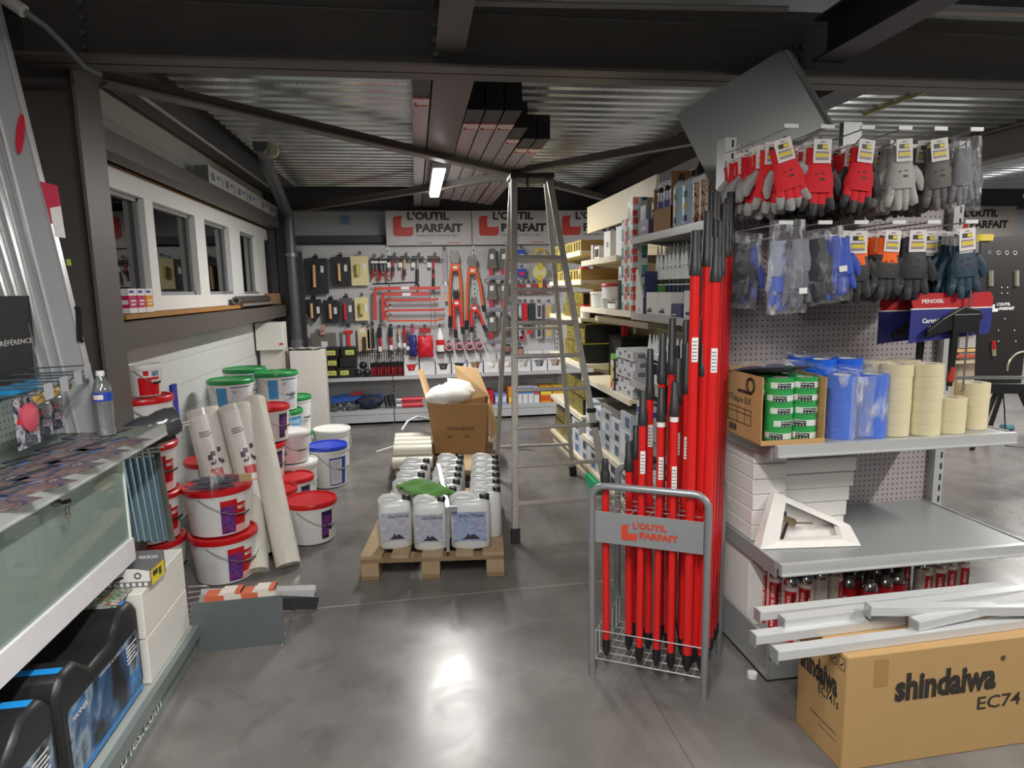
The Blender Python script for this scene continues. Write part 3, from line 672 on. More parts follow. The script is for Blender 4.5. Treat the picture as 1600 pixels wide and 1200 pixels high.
# ---- masking tape ----
MT = tape('cream', .061, .0475, 'd6cba6'); first = True
for (x, y, n, wh) in ((1.90, 2.335, 6, 'the tall stack beside the blue tape'), (2.022, 2.315, 6, 'the tall stack in the middle'), (2.143, 2.325, 3, 'the short stack in front'), (2.29, 2.37, 4, 'the stack at the shelf end'), (1.91, 2.47, 6, 'the back left stack'), (2.04, 2.46, 6, 'the back middle stack'), (2.17, 2.48, 5, 'the back stack behind the short one')):
    for k in range(n):
        loc = (x+random.uniform(-.0015, .0015), y, Z1+.001+k*.0478); lab = 'cream masking tape roll, %s from the bottom of %s' % (OR[k], wh)
        if first: MT.location = loc; MT['label'] = lab; first = False; o = MT
        else: o = dup(MT, loc, lab)
        o['group'] = 'cream masking tape rolls'
# ---- white flat cartons on the lower shelf ----
Z2 = .536
def flatbox(lab, x0, x1, y0, y1, z0, z1, mat=WCARD, flap=True, name='flat_carton', cat='carton', grp=None):
    m = MB(); m.box(x0, x1, y0, y1, z0, z1)
    o = m.build(name, mat); tag(o, lab, cat, grp)
    o.modifiers.new('b', 'BEVEL').width = .003; return o
for k in range(6):
    flatbox('white flat carton, %s from the bottom of the left pile on the lower shelf' % OR[k], 1.352, 1.5, 2.42+.004*(k % 2), 2.72, Z2+.066*k, Z2+.066*k+.064, grp='white flat cartons, left pile')
for k in range(5):
    flatbox('white flat carton, %s from the bottom of the right pile on the lower shelf' % OR[k], 1.505, 1.8+.012*k, 2.46+.003*(k % 3), 2.73, Z2+.0655*k, Z2+.0655*k+.0635, grp='white flat cartons, right pile')
# open triangular carton with a foam gun
t = thing('display_box', 'open white triangular carton holding a foam gun, on the lower shelf', 'carton', (1.55, 2.32, Z2))
tri = [AZ(1174, 847, Z2+.01), AZ(1222, 769, Z2+.13), AZ(1350, 826, Z2+.02), AZ(1342, 850, Z2+.004)]
m = MB(); p0 = Vector((1.342, 2.33, Z2+.002)); p1 = Vector((1.435, 2.40, Z2+.215)); p2 = Vector((1.80, 2.42, Z2+.035)); p3 = Vector((1.755, 2.285, Z2+.002))
def lerp(a, b_, k): return a+(b_-a)*k
cen = (p0+p1+p2+p3)/4
q = [lerp(p, cen, .36) for p in (p0, p1, p2, p3)]; q[1] = lerp(p1, cen, .3); q[2] = lerp(p2, cen, .3)
P = [p0, p1, p2, p3]; D = Vector((.03, .09, -.02))
for i in range(4):
    j = (i+1) % 4; m.add([P[i], P[j], q[j], q[i]], [(0,1,2,3)])
    m.add([P[i], P[j], P[j]+Vector((0,.05,-.0))*(1 if i else .5), P[i]+Vector((0,.05,0))], [(0,1,2,3)])
    m.add([q[i], q[j], q[j]+Vector((0,.04,0)), q[i]+Vector((0,.04,0))], [(0,1,2,3)])
m.add([x+Vector((0,.05,0)) for x in P], [(0,1,2,3)])
m.build('carton', M('e0ddd8', .6), t, world=True, solid=.002)
m = MB(); f = lambda a, b_: lerp(lerp(p0, p2, a), p1, b_)+Vector((0, .012, 0))
m.tube([f(.22, .1), f(.34, .36)], .02, 8); m.build('trigger_grip', M('2a1a1c', .4), t, world=True)
m = MB(); m.tube([f(.24, .38), f(.7, .2)], .004, 8); m.tube([f(.27, .46), f(.47, .3)], .019, 8); m.build('barrel', M('8f8264', .3, .8), t, world=True)
m = MB(); m.tube([f(.33, .5), f(.34, .56)], .022, 14); m.tube([f(.35, .38), f(.335, .5)], .008, 8); m.build('adapter', BLACK, t, world=True)
# big white carton under the left side and foam cans on the base
flatbox('plain white carton standing on the base at the left side of the end unit', 1.352, 1.42, 2.43, 2.72, .152, .47)
def can_proto(r, h, tall):
    t = thing('foam_can', 'x', 'can', (0, 0, 0))
    m = MB(); m.lathe([(r, 0), (r, h)], 24); 
    m.build('body', M('c8c3bd' if tall else '2a2f63', .25, .3), t, smooth=50)
    m = MB(); m.lathe([(r, h), (r+.001, h+.003), (r*.97, h+.012), (r*.8, h+.028), (r*.42, h+.04), (r*.42, h+.048), (r*.3, h+.05)], 24); m.build('dome', M('b9bab9', .18, .95), t, smooth=40)
    s = r+.0007; m = MB()
    if tall:
        m.mat(0).arc(s, s, .005, h-.004, -PI*.95, -PI*.5, 8); s += .0006
        m.mat(1).arc(s, s, .06, h-.03, -PI*.68, -PI*.58, 3)
        m.mat(2).arc(s, s, h-.022, h-.006, -PI*.95, -PI*.5, 8)
        for q in range(9): m.arc(s+.0005, s+.0005, .01+q*.02, .022+q*.02, -PI*.57, -PI*.54, 1)
        # vertical lettering up the can
        vs, fs, _ = glyphs('MOUSSE ISO', .02); pts = [((s+.0006)*math.cos(-PI*.8-.34*(y-.5)*1.0), (s+.0006)*math.sin(-PI*.8-.34*(y-.5)), .03+x*(h-.07)) for x, y in vs]; m.add(pts, fs)
        m.build('label_wrap', [M('bb2228', .35), M('3c1a18', .4), M('e2ddd8', .4)], t)
    else:
        m.mat(0).arc(s, s, h*.42, h-.004, -PI, PI, 24); m.mat(1).arc(s, s, h*.38, h*.42, -PI, PI, 24); m.mat(1); ctext(m, 'PENOSIL', s+.0006, -PI*.88, -PI*.5, h*.58, h*.78)
        m.build('label_wrap', [M('b81f27', .3), PAPER], t)
        m = MB(); m.lathe([(r*.55, 0), (r*.6, .02), (r*.3, .05)], 12, (0, 0, h+.045)); m.build('nozzle_cap', M('101012', .4), t, smooth=50)
    proto_done(t); return t
TC = can_proto(.033, .245, True); first = True
pos = [(1.462, 2.30), (1.447, 2.385), (1.44, 2.46), (1.535, 2.31), (1.61, 2.33), (1.69, 2.35), (2.09, 2.33), (2.165, 2.34), (2.235, 2.36), (2.305, 2.37), (2.09, 2.45), (2.2, 2.46), (1.56, 2.42), (1.64, 2.44)]
labs = ['front of the left group', 'second along the left edge', 'rear of the left edge', 'second in the left front row', 'third in the left front row', 'last of the left front row', 'first of the right front row', 'second of the right front row', 'third of the right front row', 'last of the right front row', 'behind the right front row, left one', 'behind the right front row, right one', 'behind the left front row', 'behind the left front row, beside the short cans']
for (x, y), lb in zip(pos, labs):
    lab = 'tall red and white foam can, '+lb; rz = {4: 2.2, 5: 1.4}.get(labs.index(lb), random.uniform(-.15, .35))
    if x > 2: rz += .6
    if first: TC.location = (x, y, .151); TC.rotation_euler = (0, 0, rz); TC['label'] = lab; first = False; o = TC
    else: o = dup(TC, (x, y, .151), lab, rz=rz)
    o['group'] = 'tall red and white foam cans'
PC = can_proto(.032, .185, False); first = True
for i, (x, y) in enumerate([(1.765, 2.36), (1.825, 2.31), (1.865, 2.4), (1.915, 2.335), (1.985, 2.35), (1.8, 2.44), (1.95, 2.43)]):
    lab = 'short red and navy foam can, %s in the cluster under the lower shelf' % OR[i]
    if first: PC.location = (x, y, .151); PC['label'] = lab; first = False; o = PC
    else: o = dup(PC, (x, y, .151), lab, rz=random.uniform(-.3, .3))
    o['group'] = 'short red and navy foam cans'
# ---- brown power tool carton with metal bars on it ----
t = thing('shipping_carton', 'large brown shipping carton with black lettering at the lower right corner', 'carton', (1.33, 1.76, 0), rz=.02)
W_, D_, H_ = 1.0, .255, .405
m = MB(); m.box(0, W_, 0, D_, 0, H_); m.build('box', M('b3905f', .75, 0, .04, 6), t, bev=.004)
m = MB(); m.box(0, W_, -.0015, 0, 0, 0); 
m = MB(); r = EX; u = EZ; o = Vector((0, -.0012, 0))
for a, x, w_, h_, z, bo in (('shindaiwa', .18, .385, .1, .225, .045), ('EC741s', .5, .24, .048, .155, .01)): text(m, a, o+r*x+u*z, r, u, w_, h_, bo)
text(m, '®', o+r*.575+u*.325, r, u, .02)
r = Vector((0, -1, 0)); o = Vector((-.0012, D_, 0))
text(m, 'shindaiwa', o+r*.015+u*.235, r, u, .2, .085, .045); text(m, 'EC741s', o+r*.12+u*.2, r, u, .105, .035, .01)
text(m, 'YAMABIKO CORPORATION', o+r*.08+u*.105, r, u, .14, .009, 0); text(m, 'MADE IN JAPAN', o+r*.13+u*.08, r, u, .09, .008, 0)
for x in (.175, .215):
    for s_ in ((0, 0, .03, 0), (0, .04, .03, .04), (0, 0, 0, .04), (.03, 0, .03, .04)): m.bar(o+r*(x+s_[0])+u*(.35+s_[1]), o+r*(x+s_[2])+u*(.35+s_[3]), .0012, .0012)
    m.bar(o+r*(x+.008)+u*.36, o+r*(x+.022)+u*.375, .003, .003)
m.build('print', INK, t)
m = MB(); m.box(.1, .15, -.001, 0, .29, H_-.02); m.build('tape_patch', M('a87f4c', .4), t)
def rail_bar(lab, a, b_, w=.038, h=.03):
    t = thing('shelf_rail', lab, 'bar', a, group='loose pale metal rails on the brown carton')
    a = Vector(a); b_ = Vector(b_); d = (b_-a).normalized(); s = d.cross(EZ).normalized()
    m = MB(); m.bar(a, b_, w, .003); m.bar(a-s*w/2-EZ*h/2, b_-s*w/2-EZ*h/2, .003, h); m.bar(a+s*w/2-EZ*h/2, b_+s*w/2-EZ*h/2, .003, h); m.build('channel', M('cbcdcd', .3, .2, .03), t, world=True)
    m = MB(); m.bar(a-d*.003-EZ*.02, a+d*.002-EZ*.02, w, .045); m.bar(a+d*.002-s*(w/2+.001)-EZ*.03, a+d*.02-s*(w/2+.001)-EZ*.03, .003, .03); m.build('end_bracket', M('a3a6a8', .3, .4), t, world=True)
rail_bar('hindmost loose metal rail on the brown carton', (1.15, 2.0, .463), (2.2, 2.02, .463))
rail_bar('second loose metal rail on the brown carton, with an end bracket at its left', (1.2, 1.93, .468), (2.3, 1.985, .463))
rail_bar('third loose metal rail, lying under the crossing ones', (1.08, 1.9, .437), (2.15, 1.95, .437))
rail_bar('loose metal rail crossing toward the lower right of the pile', (1.5, 1.9, .5), (2.3, 1.80, .475))
rail_bar('short crossing metal rail at the right of the pile', (1.62, 1.83, .47), (2.35, 1.9, .505))
rail_bar('front loose metal rail overhanging the left corner of the brown carton', (1.1, 1.80, .437), (2.2, 1.84, .437))

# ================= RACK OF RED POLES =================
fl_, fr_, br_, bl_ = Vector((.667, 2.43, 0)), Vector((1.058, 2.21, 0)), Vector((1.255, 2.49, 0)), Vector((.864, 2.71, 0))
t = thing('pole_rack', 'grey tubular floor rack holding red extension poles, with a name plate', 'rack', tuple(fl_))
TUB = M('8d9093', .35, .4, .03)
def frame(a, b_, name):
    r = (b_-a).normalized(); k = .055; H = .82; p = [a, a+EZ*(H-k)]
    for q in range(1, 6): an = PI/2*q/5; p.append(a+EZ*(H-k)+r*k*(1-math.cos(an))+EZ*k*math.sin(an))
    for q in range(0, 6): an = PI/2*q/5; p.append(b_+EZ*(H-k)-r*k*(1-math.sin(an))+EZ*k*math.cos(an))
    p += [b_]
    m = MB(); m.tube(p, .0145, 12); m.build(name, TUB, t, world=True, smooth=50)
frame(fl_, fr_, 'front_frame'); frame(bl_, br_, 'rear_frame')
def wiregrid(name, z, nu, nv, rw, inset=.02, z2=None):
    m = MB()
    def pt(u, v): return lerp(lerp(fl_, fr_, u), lerp(bl_, br_, u), v)+EZ*z
    for i in range(nu+1): m.tube([pt(.03+.94*i/nu, .02), pt(.03+.94*i/nu, .98)], rw, 5)
    for i in range(nv+1): m.tube([pt(.03, .02+.96*i/nv), pt(.97, .02+.96*i/nv)], rw, 5)
    if z2:
        for zz in (z2,):
            c = [pt(.03, .02), pt(.97, .02), pt(.97, .98), pt(.03, .98)]
            for i in range(4): m.tube([c[i]+EZ*(zz-z), c[(i+1) % 4]+EZ*(zz-z)], rw, 5)
            for i in range(4): m.tube([c[i], c[i]+EZ*(zz-z)], rw, 5)
            for i in range(1, 6): m.tube([pt(.03, i/6), pt(.03, i/6)+EZ*(zz-z)], rw, 5); m.tube([pt(.97, i/6), pt(.97, i/6)+EZ*(zz-z)], rw, 5)
    m.build(name, M('d0d2d2', .25, .7), t, world=True)
wiregrid('upper_grid', .71, 6, 6, .0025); wiregrid('basket', .075, 13, 6, .0025, z2=.2)
r = (fr_-fl_).normalized(); nn = Vector((r.y, -r.x, 0))
m = MB(); o = fl_+r*.015+nn*.004+EZ*.595; wdt = (fr_-fl_).length-.03
m.mat(0).bar(o+EZ*.055+r*0, o+EZ*.055+r*wdt, .004, .125)
lo = o+r*.105*wdt/.42+EZ*.012+nn*.004
m.mat(1); logo(m, lo, r, EZ, .22, n=nn*.6, mark=1, word=1)
m.build('name_plate', [M('8f9294', .4, .2), M('c8432e', .5)], t, world=True)
# the poles
def pole(i, base, h, grip, lean, lab, rad=.0135, ring=False, stick=None, dark=False):
    t = thing('extension_pole', lab, 'pole', base, rot=(lean[1], lean[0], 0), group='red extension poles')
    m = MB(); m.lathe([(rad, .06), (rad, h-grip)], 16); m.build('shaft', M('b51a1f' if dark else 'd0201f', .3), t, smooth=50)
    m = MB(); g0 = h-grip
    m.lathe([(rad+.004, g0), (rad+.005, g0+.012), (rad+.004, g0+.045), (rad+.0015, g0+.05), (rad+.0015, g0+grip*.55), (rad-.0005, g0+grip*.57), (rad-.001, h-.004), (rad-.004, h)], 16); m.build('grip', M('2a2b2d', .5), t, smooth=40)
    m = MB(); m.lathe([(.006, .0), (.011, .012), (rad+.002, .03), (rad+.002, .075)], 14); m.build('end_cap', M('1b1b1d', .5), t, smooth=40)
    if ring: m = MB(); m.lathe([(rad+.002, g0-.02), (rad+.002, g0)], 16); m.build('ring', PAPER, t, smooth=50)
    if stick:
        m = MB(); m.mat(0).arc(rad+.0007, rad+.0007, stick, stick+.09, -PI*.75, -PI*.3, 8)
        m.mat(1); 
        for q in range(6): m.arc(rad+.0012, rad+.0012, stick+.008+q*.013, stick+.012+q*.013, -PI*.7, -PI*.42, 4)
        m.build('barcode_label', [PAPER, M('77777a', .6)], t)
def onpt(u, v): return lerp(lerp(fl_, fr_, u), lerp(bl_, br_, u), v)+EZ*.08
# (u, v, top pixel y, grip length, label sticker height)
PL = [(.11, .1, 717, .10, 0), (.42, .06, 612, .13, .80), (.27, .32, 690, .12, 0), (.57, .08, 606, .13, .78), (.70, .06, 597, .13, .75), (.34, .5, 645, .13, 0), (.43, .42, 545, .2, .88),
      (.52, .36, 520, .2, .9), (.60, .5, 497, .22, 0), (.25, .62, 665, .14, 0), (.5, .66, 548, .2, 0), (.66, .33, 560, .18, .86), (.74, .42, 535, .2, .84), (.78, .6, 520, .2, 0), (.68, .72, 500, .22, 0), (.45, .85, 570, .2, 0), (.58, .88, 540, .2, 0), (.86, .28, 497, .22, 0),
      (.84, .08, 360, .16, 1.24), (.97, .12, 370, .16, 1.2), (.9, .3, 330, .2, 0), (.99, .32, 345, .2, 0), (.93, .5, 300, .22, 0), (1.0, .55, 318, .2, 0), (.88, .68, 297, .24, 0), (.98, .78, 310, .22, 0), (.8, .8, 380, .2, 0), (1.02, .93, 300, .22, 0), (.92, .92, 340, .2, 0)]
for i, (u, v, ty, gr, st) in enumerate(PL):
    b0 = onpt(min(u, .96), v)
    # height so that the tip reaches its level at that distance
    d = ray(800, ty); yy = b0.y; xx = b0.x
    lx = .02*(u-.5)+ (.012 if i % 2 else -.008)
    Rr = Vector((xx, yy, 0)); a = (Rr-CP); 
    # camera-space vertical of a point (x,y,z): solve for z
    zlo, zhi = .5, 2.6
    for _ in range(30):
        zm = (zlo+zhi)/2; p = Vector((xx, yy, zm))-CP; sy = 600-FPX*p.dot(UPV)/p.dot(FW)
        if sy > ty: zlo = zm
        else: zhi = zm
    h = zm-b0.z
    where = ('tallest group at the right, ' if u > .79 and ty < 400 else 'short group, ')+['front row', 'second row', 'third row', 'rear row'][min(3, int(v*4))]
    lab = 'red extension pole with black grip, %s, %s' % (where, ['far left', 'left', 'centre', 'right', 'far right'][min(4, int(u*5))])
    rk = sorted(q[2] for q in PL)[::-1].index(ty); same = [j for j in range(len(PL)) if PL[j][2] == ty].index(i)
    lab = 'red extension pole whose black tip is the %s lowest in the rack' % ORD[rk+same]
    if i in (3, 4): lab += ', ringed white'
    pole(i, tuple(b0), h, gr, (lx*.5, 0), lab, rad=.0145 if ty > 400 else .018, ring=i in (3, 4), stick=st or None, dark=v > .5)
# ================= MIDDLE SHELVING (long side along the aisle) =================
CREAM = M('ddd2b4', .5); PEGY = grid_mat('side_panel', 'c9bda2', '8a8070', 'yz', .05, .04, True)
PEGG = grid_mat('side_panel_grey', 'a5a2a0', '4c4846', 'yz', .0254, .14)
def bay(lab, y0, y1, shelves, xf, mat, peg, top=2.12, base=True):
    t = thing('shelving_bay', lab, 'shelving', (1.85, (y0+y1)/2, 0))
    MB().box(1.86, 1.875, y0, y1, .1, top).build('back_panel', peg, t, world=True)
    for y in (y0, y1-.03): MB().box(1.83, 1.89, y, y+.03, 0, top).build('upright', mat, t, world=True)
    yy0 = y0
    for sh_ in shelves:
        z, x = sh_[:2]; y0 = sh_[2] if len(sh_) > 2 else yy0
        s = MB().box(x, 1.86, y0+.005, y1-.005, z-.025, z).build('shelf', mat, t, world=True)
        r = MB().box(x-.014, x, y0+.005, y1-.005, z-.038, z+.003); r = r.build('price_rail', RAIL if mat is GREY else M('e9e2cc', .35), s)
        r.data.transform(Matrix.Translation(-Vector(t.location)))
        b = MB()
        for y in (y0+.004, y1-.008): b.prism([(0, 0), (1.85-x, -.07), (1.85-x, 0)], (x, y, z-.02), EX, EZ, (0, .004, 0))
        b = b.build('bracket', mat, s); b.data.transform(Matrix.Translation(-Vector(t.location)))
    y0 = yy0
    if base:
        MB().box(xf, 1.86, y0+.004, y1-.004, .1, .13).box(xf+.03, xf+.045, y0+.004, y1-.004, .0, .1).build('base_shelf', mat, t, world=True)
    return t
bay('grey shelving bay of cartridges along the aisle, next to the red poles', 2.85, 4.03, [(1.90, 1.38), (1.43, 1.38), (1.0, 1.38), (.64, 1.38)], 1.36, GREY, PEGG, 2.2)
bay('cream shelving bay beside the grey cartridge bay, half behind the ladder', 4.04, 5.3, [(1.81, 1.38, 4.34), (1.44, 1.38), (1.36, 1.5), (.86, 1.38), (.36, 1.38)], 1.36, CREAM, PEGY, 2.27)
bay('far cream shelving bay behind the ladder', 5.31, 6.6, [(1.9, 1.38), (1.66, 1.38), (1.34, 1.38), (.95, 1.38), (.5, 1.38)], 1.36, CREAM, PEGY, 2.0)
# ---- cartridges with nozzles ----
def cartridge(sleeve):
    t = thing('sealant_cartridge', 'x', 'cartridge', (0, 0, 0))
    m = MB(); m.mat(0).lathe([(.0245, 0), (.0245, .185)], 14, cap1=False); m.mat(1).lathe([(.0247, .06), (.0247, .125)], 14, cap0=False, cap1=False).mat(2).lathe([(.0248, .13), (.0248, .15)], 14, cap0=False, cap1=False)
    m.build('tube', [M('e9ebea', .3), M(sleeve, .35), M('24371f', .4)], t, smooth=50)
    m = MB(); m.lathe([(.0245, .185), (.02, .192), (.01, .197), (.01, .205), (.015, .207), (.003, .30)], 10); m.build('nozzle', M('eceeee', .3), t, smooth=40)
    proto_done(t); return t
CT = {'n': cartridge('23284a'), 'g': cartridge('4f8f35'), 'w': cartridge('d9dfe0')}
used = set()
def z_tall(l): return 1.43 < l[2] < 1.44
def put_cart(k, loc, lab, grp):
    p = CT[k]
    if k not in used: used.add(k); p.location = loc; p['label'] = lab; p['group'] = grp; p.scale = (1, 1, 1.36 if z_tall(loc) else 1)
    else: dup(p, loc, lab, group=grp, scale=(1, 1, 1.36 if z_tall(loc) else 1))
def cart_rows(z, ys, xs, shelfname, kinds='n'):
    for j, x in enumerate(xs):
        for i, y in enumerate(ys):
            k = kinds[(i//2) % len(kinds)]
            lab = 'white nozzled sealant cartridge on %s, %s row, %s from the red poles' % (shelfname, ['front', 'second', 'third'][j], ORD[i])
            put_cart(k, (x+random.uniform(-.004, .004), y, z), lab, 'cartridges on '+shelfname)
cart_rows(1.433, [2.92+.062*i for i in range(17)], (1.5, 1.56, 1.62), 'the middle grey shelf', 'nnng')
cart_rows(1.003, [3.12+.06*i for i in range(14)], (1.45, 1.51), 'the third grey shelf', 'nn')
cart_rows(1.903, [3.72, 3.78, 3.84], (1.45, 1.5), 'the top grey shelf', 'n')
cart_rows(1.903, [3.5+.06*i for i in range(6)], (1.68,), 'the top shelf back', 'w')
def carton(lab, x0, x1, y0, y1, z, h, mat, bands=None, grp=None, name='product_carton', opening=None):
    """closed carton on a shelf; bands: [(face, u0,u1,v0,v1,colour)] on the aisle face ('x') or the near face ('y')"""
    m = MB(); mats = [mat]; m.box(x0, x1, y0, y1, z, z+h)
    for b_ in (bands or []):
        f, u0, u1, v0, v1, c = b_; mm = M(c, .45)
        if mm not in mats: mats.append(mm)
        m.mat(mats.index(mm))
        if f == 'x': m.box(x0-.0015, x0, y0+(y1-y0)*u0, y0+(y1-y0)*u1, z+h*v0, z+h*v1)
        else: m.box(x0+(x1-x0)*u0, x0+(x1-x0)*u1, y0-.0015, y0, z+h*v0, z+h*v1)
    o = m.build(name, mats); tag(o, lab, 'carton', grp); return o
BLU = M('33335e', .5); KR = M('9c7447', .8)
# shelf-ready boxes in front of the cartridges
for i, (y0, y1, h, mt, lb) in enumerate([(3.84, 3.98, .10, BLU, 'navy tray at the far end'), (3.62, 3.8, .13, WCARD, 'white tray, third'), (3.42, 3.6, .13, WCARD, 'white tray, second'), (3.27, 3.41, .07, BLU, 'low navy tray'), (2.98, 3.24, .14, WCARD, 'white tray nearest the poles')]):
    carton(lb+' in front of the cartridges on the middle grey shelf', 1.385, 1.46, y0, y1, 1.433, h, mt, [('x', .5, .9, .1, .22, '2a2a2e' if mt is WCARD else 'b9b9c4'), ('x', .55, .75, .25, .3, '4a4a4e')], 'cartridge trays')
t = thing('cartridge_carton', 'navy and white slant-cut carton at the end of the middle grey shelf', 'carton', (1.39, 3.9, 1.433))
m = MB(); m.mat(0).prism([(0, 0), (.13, 0), (.13, .27), (.09, .27), (.0, .09)], (1.384, 3.86, 1.433), (0, 1, 0), EZ, (.012, 0, 0)); m.mat(1).box(1.396, 1.5, 3.86, 3.866, 1.433, 1.69); m.build('box', [WCARD, BLU], t, world=True)
# top grey shelf goods
t = thing('display_carton', 'brown cut-away carton holding clear tubes on the top grey shelf', 'carton', (1.45, 3.55, 1.903))
m = MB(); m.box(1.39, 1.54, 3.44, 3.45, 1.903, 2.21).box(1.39, 1.54, 3.70, 3.705, 1.903, 2.15).box(1.53, 1.54, 3.44, 3.7, 1.903, 2.15).box(1.39, 1.395, 3.44, 3.7, 1.903, 2.03); m.build('box', KR, t, world=True)
BT_ = thing('adhesive_tube', 'x', 'tube', (0, 0, 0))
m = MB(); m.mat(0).lathe([(.02, 0), (.02, .17)], 12).mat(1).lathe([(.0204, .04), (.0204, .12)], 12, cap0=False, cap1=False); m.build('body', [M('c9cdd8', .15), M('5c55a0', .4)], BT_, smooth=50)
m = MB(); m.lathe([(.012, .17), (.012, .2)], 10); m.build('cap', BLACK, BT_); proto_done(BT_)
for i in range(5):
    lab = 'clear adhesive tube with violet label, %s in the brown carton' % OR[i]; loc = (1.42+.03*(i % 2), 3.49+.045*i, 1.955)
    if i == 0: BT_.location = loc; BT_['label'] = lab; o = BT_
    else: o = dup(BT_, loc, lab)
    o['group'] = 'clear tubes in the brown carton'
def bottle(lab, x, y, z, r, h, body, lblcols, cap=BLACK, pump=False, nozzle=True):
    t = thing('bottle', lab, 'bottle', (x, y, z))
    m = MB(); m.lathe([(r*.96, 0), (r, .01), (r, h*.86), (r*.85, h*.93), (r*.35, h)], 20); m.build('body', body, t, smooth=50)
    m = MB(); mats = [M(c, .4) for c in lblcols]
    for i, c in enumerate(lblcols): m.mat(i).arc(r+.0006+i*.0004, r+.0006+i*.0004, h*(.06 if i == 0 else .1+.24*(i-1)), h*(.82 if i == 0 else .22+.24*(i-1)), PI*.75 if i == 0 else PI*.95, PI*1.55 if i == 0 else PI*1.15, 8)
    m.build('label_wrap', mats, t)
    m = MB(); m.lathe([(r*.4, h), (r*.4, h+.03), (r*.2, h+.035)], 12)
    if nozzle: m.lathe([(r*.2, h+.03), (.003, h+.1)], 8)
    m.build('cap', cap, t, smooth=40)
LB = M('b9cfd8', .3)
bottle('tall light blue bottle with black cap on the top grey shelf, nearer one', 1.455, 3.28, 1.903, .066, .25, M('cfd8da', .3), ['a8c4d2', '31346e', 'd9b45a', '4d7a58'], nozzle=False)
bottle('slim light blue bottle on the top grey shelf beside the brown carton', 1.43, 3.40, 1.903, .042, .25, M('cfd8da', .3), ['a8c4d2', '31346e', 'd9b45a', '4d7a58'], nozzle=False)
WOOD = photo_mat('copper_print', ['2a1a14', '8a5238', 'd8b9a0', '3a2418'], 30, 1)
for i, y in enumerate((3.17, 3.1)):
    t = thing('bottle', ['bottle with dark copper printed label and black spout on the top grey shelf', 'second bottle with copper printed label, nearer the red poles'][i], 'bottle', (1.43, y-.01*i, 1.903))
    m = MB(); m.mat(0).lathe([(.036, 0), (.036, .2)], 16).mat(1).lathe([(.038, .2), (.038, .225), (.02, .235)], 16); m.build('body', [WOOD, PAPER], t, smooth=40)
    m = MB(); m.lathe([(.02, .235), (.018, .26), (.004, .33)], 10); m.tube([(0, 0, .26), (-.02, 0, .275)], .008, 8); m.build('spout', BLACK, t, smooth=40)
carton('narrow grey printed carton at the far end of the top grey shelf', 1.42, 1.47, 3.92, 4.02, 1.903, .19, M('8b9496', .5), [('x', .2, .8, .1, .4, 'c9cccc'), ('x', .2, .8, .5, .8, '6a4a58')])
carton('low violet tray at the far end of the top grey shelf', 1.385, 1.45, 3.78, 3.95, 1.903, .09, M('584a6c', .5), [('x', .2, .7, .3, .6, 'a79ab4')])
# columns of small printed boxes
def pbox(lab, x, y, z, grp):
    m = MB(); mats = [M('d5dad8', .4), M('e0523c', .4), M('58a08a', .4), M('35577e', .4)]
    m.mat(0).box(x, x+.1, y, y+.1, z, z+.118)
    for f in (0, 1):
        def q(u0, u1, v0, v1, c):
            m.mat(c)
            if f == 0: m.box(x-.0012, x, y+.1*u0, y+.1*u1, z+.118*v0, z+.118*v1)
            else: m.box(x+.1*u0, x+.1*u1, y-.0012, y, z+.118*v0, z+.118*v1)
        q(.0, .3, .02, .3, 1); q(.62, 1, .0, .45, 2); q(.05, .35, .6, .95, 1); q(.6, .95, .82, .98, 3)
    tag(m.build('product_box', mats), lab, 'box', grp)
for c in range(2):
    for k in range(5 if c == 0 else 6):
        pbox('white, red and green printed box, %s from the bottom of the %s column' % (OR[k], ['far', 'near'][c]), 1.39, 4.2-.125*c, 1.443+.12*k, 'printed boxes in two columns')
carton('dark open-fronted magazine holder beside the printed boxes', 1.39, 1.5, 4.33, 4.38, 1.443, .2, BLACK)
carton('slim white spotted boxes stack behind the dark holder', 1.42, 1.52, 4.40, 4.46, 1.443, .3, WCARD, [('x', .3, .7, .1, .2, '8a8a8a'), ('x', .3, .7, .4, .5, '555555'), ('x', .3, .7, .7, .8, '8a8a8a')])
carton('low flat white box with dark edge on the cream shelf', 1.4, 1.5, 4.47, 4.65, 1.443, .05, WCARD, [('x', 0, 1, .8, 1, '2c2c30')])
def tub(lab, x, y, z, r, h, lid):
    t = thing('plastic_tub', lab, 'tub', (x, y, z)); m = MB(); m.lathe([(r*.9, 0), (r, h)], 20); m.build('body', M('dfe3e4', .3), t, smooth=50)
    m = MB(); m.lathe([(r*1.05, h*.93), (r*1.05, h*1.05), (r*.98, h*1.08)], 20); m.build('lid', lid, t, smooth=50)
tub('white plastic tub with red lid on the cream shelf behind the ladder', 1.5, 4.85, 1.443, .085, .17, M('b8303a', .4)); tub('white round tub behind the red-lidded one', 1.48, 5.08, 1.443, .09, .11, PAPER)
tub('small cream bowl-like tub in front of the white tub', 1.42, 4.72, 1.443, .05, .07, M('e6e0cc', .5))
carton('white carton with lettering on the high cream shelf, nearer one', 1.42, 1.6, 4.38, 4.52, 1.813, .2, M('ebebea', .5)); carton('white carton on the high cream shelf, farther one', 1.42, 1.6, 4.66, 4.82, 1.813, .19, M('e7e5e0', .5), [('x', .3, .6, .4, .6, '9a9a9a')])
carton('small black and white patterned carton on the high cream shelf', 1.42, 1.52, 4.95, 5.08, 1.813, .1, WCARD, [('x', .1, .9, .2, .8, '3a3a3e')])
carton('slim leaning black and white packet on the high cream shelf', 1.42, 1.5, 5.14, 5.18, 1.813, .12, WCARD, [('y', .2, .8, .2, .8, '2a2a2e')])
carton('plain cream fascia board over the cream shelving', 1.5, 1.52, 3.96, 5.6, 2.06, .22, CREAM, None, None, 'fascia_board')
